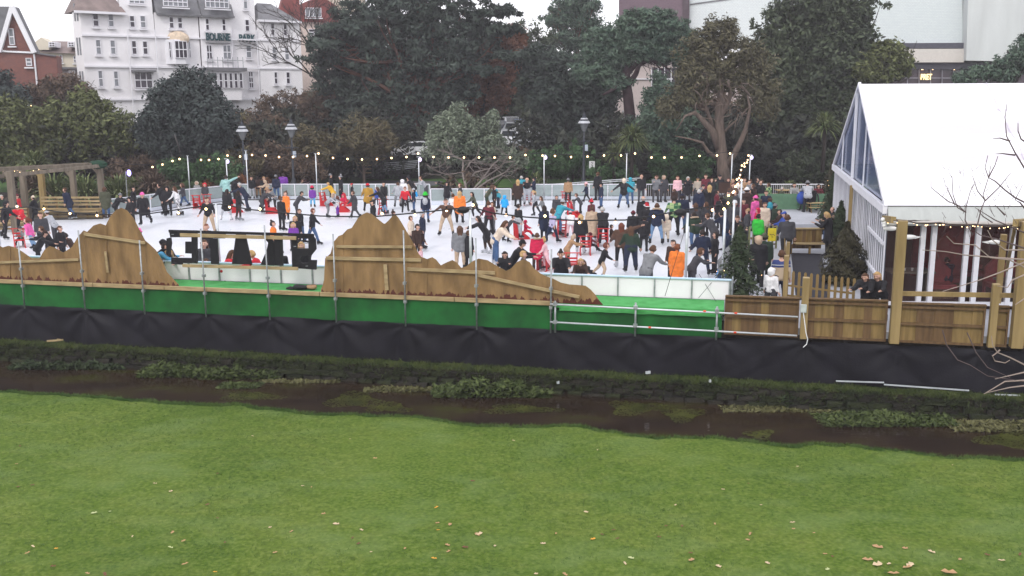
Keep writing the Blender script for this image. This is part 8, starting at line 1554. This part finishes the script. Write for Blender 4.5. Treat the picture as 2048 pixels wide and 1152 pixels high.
# --- the crowd at the right side of the rink
PL += [
(1479,440,70,'stand','bl','coat','lgrey','black','bobble','h_dark','person in pale pinkish grey coat and cream hat in the middle of the crowd',dict(hat='cream',blade=False)),
(1491,446,72,'stand','b','coat','dbrown','black','beanie','h_dark','person in brown coat and white woolly hat in the crowd',dict(hat='white',blade=False)),
(1470,452,72,'stand','l','puffer','dgrey','black','short','h_brown','person in charcoal puffer under the densest bulbs',dict(blade=False)),
(1464,432,66,'stand','f','jacket','brown','black','bob','h_auburn','person in brown jacket under the densest bulbs',dict(blade=False)),
(1504,430,62,'stand','bl','jacket','dbrown','black','short','h_brown','person in dark brown behind the pink coat',dict(blade=False)),
(1497,424,64,'stand','l','puffer','grey','black','bun','h_brown','person in grey furry coat behind the white woolly hat',dict(blade=False)),
(1508,462,70,'stand','bl','coat','pink','black','beanie','h_dark','person in bright pink coat in the middle of the right-hand crowd',dict(hat='pink',blade=False)),
(1511,452,64,'stand','b','jacket','brown','black','short','h_brown','brown-haired person just behind the bright pink coat',dict(blade=False)),
(1520,425,70,'stand','l','puffer','black','black','short','h_brown','tall man in black puffer at the back of the right-hand crowd',dict(blade=False)),
(1511,418,64,'stand','r','jacket','black','black','short','h_dark','dark-haired man facing the tall man in the black puffer',dict(blade=False)),
(1535,424,58,'stand','bl','coat','plaid','black','short','h_brown','person in checked coat right of the tall black puffer',dict(blade=False)),
(1537,462,68,'stand','b','jacket','black','black','cap','h_brown','person in dark jacket with cap and teal backpack in the crowd',dict(blade=False,pack='teal')),
(1527,475,70,'stand','fl','coat','cream','black','short','h_brown','person in cream coat beside the bright green jacket',dict(blade=False)),
(1493,486,68,'stand','l','puffer','dgrey','dgrey','beanie','h_dark','person in tan knitted hat and grey coat at the greenish picket fence',dict(hat='tan',blade=False)),
(1514,500,72,'stand','br','puffer','green','black','short','h_dark','person in vivid green puffer jacket at the greenish picket fence',dict(blade=False)),
(1513,480,64,'stand','l','jacket','crimson','black','hood','h_dark','person in dark pink hood just behind the vivid green jacket',dict(hat='crimson',blade=False)),
(1470,508,84,'lean','f','puffer','black','black','short','h_brown','man in black jacket with white arm stripe bending in the crowd',dict(blade=False)),
(1478,535,88,'stand','b','coat','black','black','short','h_dark','person all in black right of the right end mast',dict(blade=False)),
(1467,478,76,'stand','f','coat','dgrey','black','lbeanie','h_dark','person in white woolly hat behind the bending black jacket',dict(hat='white',blade=False)),
(1452,500,80,'lean','bl','jacket','navy','jeans','short','h_dark','person in dark blue jacket between the two steel masts',dict(blade=False)),
(1445,472,74,'stand','bl','jacket','black','black','hood','h_dark','person in black hood left of the pair of masts',dict(hat='black',blade=False)),
(1455,448,66,'stand','f','jacket','olive','black','short','h_dark','person in green under the bulbs beside the masts',dict(blade=False)),
(1478,420,60,'stand','bl','jacket','white','black','short','h_brown','person in white top behind the densest bulbs',dict(blade=False)),
(1487,412,56,'stand','f','jacket','tan','black','short','h_brown','brown-haired person in tan at the back behind the bulbs',dict(blade=False)),
(1422,412,56,'stand','fl','jacket','black','black','bob','h_brown','person in black glimpsed left of the blond woman at the far right ice',{}),
(1561,474,64,'sit','l','jacket','dbrown','black','short','h_dark','person in dark clothes with yellow bag sitting by the picket gate',dict(blade=False)),
(1570,480,58,'sit','l','puffer','blue','black','cap','h_dark','person in blue sitting behind the big dark jacket at the gate',dict(blade=False,hat='blue')),
(1571,517,91,'walk','b','jacket','dgrey','black','short','h_brown','big man in dark jacket with grey hood walking towards the timber bench',dict(blade=False)),
(1513,574,102,'stand','b','coat','black','black','hood','h_blond','person in long black coat with cream fur hood, back to the camera',dict(hat='beige',blade=False)),
(1525,566,98,'stand','b','coat','dgreen','black','beanie','h_dark','person in dark green behind the cream fur hood at the right',dict(hat='olive',blade=False)),
(1558,616,120,'stand','b','shirt','nordic','navy','short','h_brown','man in navy and beige patterned jumper behind the front fence',dict(blade=False)),
(1539,629,93,'stand','br','shirt','white','dgrey','hood','h_dark','child in white hooded top behind the front fence',dict(hat='white',blade=False)),
(1732,640,96,'lean','fl','puffer','black','black','long','h_brown','brown-haired girl in black puffer leaning on the front fence',dict(blade=False)),
(1757,641,100,'lean','fl','jacket','black','black','long','h_blond','girl with long blond hair in black leaning on the front fence',dict(blade=False)),
(1655,512,90,'phone','bl','coat','black','black','bob','h_blond','person in long dark coat with fair curly hair beside the marquee fir trees',dict(blade=False)),
(1670,485,68,'sit','l','jacket','dbrown','jeans','short','h_dark','man in brown jacket and jeans sitting by the marquee wall',dict(blade=False)),
(1666,468,66,'sit','l','jacket','black','black','bald','h_brown','bald man sitting behind the man in jeans by the marquee wall',dict(blade=False)),
(1614,424,66,'lean','b','jacket','lgrey','black','beanie','h_dark','person in white and grey jacket with grey hat pushing the wheelchair',dict(hat='grey',blade=False,z=.22)),
(1560,412,38,'sit','r','jacket','olive','dgrey','short','h_grey','grey-haired person sitting at the left picnic table',dict(blade=False,z=.22)),
(1586,410,44,'sit','f','jacket','bwstripe','black','long','h_dark','person in black and white stripes at the left picnic table',dict(blade=False,z=.22)),
(1634,412,44,'sit','f','jacket','maroon','black','bob','h_dark','dark-haired person in maroon at the right picnic table',dict(blade=False,z=.22)),
(1645,410,40,'sit','f','jacket','black','black','short','h_brown','person in black beside the maroon person at the right picnic table',dict(blade=False,z=.22)),
(1400,436,60,'stand','fl','jacket','navy','black','beanie','h_dark','person in navy with grey hat between the far spectators and the crowd',dict(hat='grey')),
(1440,462,70,'stand','b','puffer','black','black','short','h_dark','dark-haired person in black puffer below the maroon coat',{}),
(1410,478,74,'stand','bl','coat','dgrey','black','long','h_brown','long-haired person in grey coat behind the cream fur hood',{}),
(1500,440,62,'stand','l','coat','black','black','bob','h_dark','dark-haired person in black between the white hat and the pink coat',dict(blade=False)),
(1485,464,66,'stand','f','jacket','maroon','black','short','h_dark','person in dark red behind the bulbs and the tall pole',dict(blade=False)),
(1530,440,58,'stand','f','jacket','navy','jeans','short','h_brown','person in navy below the tall man in the black puffer',dict(blade=False)),
(1548,470,62,'stand','r','puffer','dgreen','black','beanie','h_dark','person in dark green and grey hat right of the cream coat',dict(blade=False,hat='grey')),
(1460,545,88,'stand','bl','puffer','navy','black','short','h_dark','person in navy puffer behind the right end mast',dict(blade=False)),
# --- seen through the sign letters
(349,580,84,'lean','f','jacket','bwstripe','black','long','h_blond','fair-haired girl in checked jacket seen through the mirrored letter E',dict(kid=1)),
(352,580,100,'lean','l','coat','black','black','hood','h_dark','large figure in black bending behind the mirrored letter E',dict(hat='black')),
(451,586,85,'lean','r','jacket','red','dgrey','long','h_brown','brown-haired girl in red leaning on the barrier left of the letter A',dict(kid=1)),
(526,588,88,'lean','l','jacket','red','dgrey','short','h_blond','fair boy in red leaning on the barrier right of the letter A',dict(kid=1)),
(414,570,90,'stand','f','jacket','dgrey','black','long','h_brown','long-haired girl behind the mirrored letter T',dict(kid=1)),
(402,584,66,'lean','r','jacket','maroon','black','short','h_brown','small child in dark red low between the letters E and T',dict(kid=1)),
(607,592,108,'stand','f','jacket','black','navy','bob','h_blond','smiling blond woman seen through the hole of the letter S',{}),
(566,590,92,'stand','f','coat','black','navy','short','h_dark','person in black between the letters K and S',{}),
# --- walkers on the park path
(833,359,35,'walk','br','jacket','mint','black','short','h_dark','walker in mint green jacket on the park path',dict(blade=False,z=-.38)),
(845,357,32,'walk','bl','jacket','navy','navy','short','h_dark','walker in navy on the park path right of the mint green jacket',dict(blade=False,z=-.38)),
(855,356,32,'walk','br','jacket','lgrey','lgrey','short','h_brown','walker in pale grey with white shoes on the park path',dict(blade=False,z=-.38,boot='white')),
(1890,598,82,'phone','b','puffer','navy','dgrey','short','h_dark','man in navy puffer photographing inside the marquee',dict(blade=False,depth=32.5)),
]
for q in PL: person(*q[:11], **q[11])
# wheelchair
t = empty('wheelchair', G(1614, 420, .22), R(180), 'wheelchair with blue bag being pushed on the raised floor', 'wheelchair'); dk = mat('wheel_black', (.01, .01, .012), .5)
for s in (-.5, .5):
    b = MB(); b.tube([(s, math.cos(a)*.48, .48+math.sin(a)*.48) for a in [k*.3927 for k in range(17)]], .04, 6, False); b.build('big_wheel', dk, t); b = MB(); b.tube([(s*1.02, math.cos(a)*.42, .48+math.sin(a)*.42) for a in [k*.3927 for k in range(17)]], .012, 4, False); b.build('rim', M['alu'], t)
b = MB(); b.box((0, -.1, .5), (.8, .6, .1)); b.box((0, .25, .85), (.8, .08, .6)); b.build('seat', dk, t); b = MB(); b.ball((.45, .42, .75), (.32, .2, .38), 10, 6); b.build('blue_bag', cm('blue'), t, smooth=True)
for s in (-.3, .3): b = MB(); b.tube([(s, .28, 1.0), (s, .5, 1.1)], .03, 5); b.build('push_handle', dk, t); b = MB(); b.box((s, -.55, .25), (.1, .3, .05)); b.build('footrest', dk, t)
t = empty('menu_board', G(1447, 430)+Vector((0, 0, 0)), R(-15), 'dark framed board held up in the crowd beside the maroon coat', 'board'); b = MB(); b.box((0, 0, 1.55), (.62, .05, .62)); b.build('board_face', mat('board_brown', (.05, .025, .018), .6), t); b = MB(); b.box((0, -.01, 1.88), (.66, .06, .04)); b.box((0, 0, .6), (.05, .05, 1.2)); b.build('frame', M['black_wood'], t)
t = empty('red_bag', G(470, 419)+Vector((0, 0, .35)), 0, 'small red bag carried by the girl in black leggings', 'bag'); b = MB(); b.box((0, 0, .15), (.32, .12, .26)); b.build('bag_body', M['red'], t, bevel=.02); b = MB(); b.tube([(-.1, 0, .28), (0, 0, .45), (.1, 0, .28)], .012, 4); b.build('handle', M['cable'], t)
print('PEOPLE', NP[0])
# ================================================================ haze volume added to lift the dark tones, standing in for lens veil
b = MB(); b.box((0, 740, 14.), (1960, 1640, 36.)); hz = b.build('haze', None, kind='stuff', label='thin pale haze volume added as a veil over the park', cat='haze')
hm = bpy.data.materials.new('veil_air'); hm.use_nodes = True; nt = hm.node_tree; nt.nodes.clear(); ho_ = nt.nodes.new('ShaderNodeOutputMaterial'); pv = nt.nodes.new('ShaderNodeVolumePrincipled')
pv.inputs['Color'].default_value = (.92, .88, .96, 1); pv.inputs['Density'].default_value = .0007; pv.inputs['Anisotropy'].default_value = 0
nt.links.new(pv.outputs[0], ho_.inputs['Volume']); hz.data.materials.append(hm)
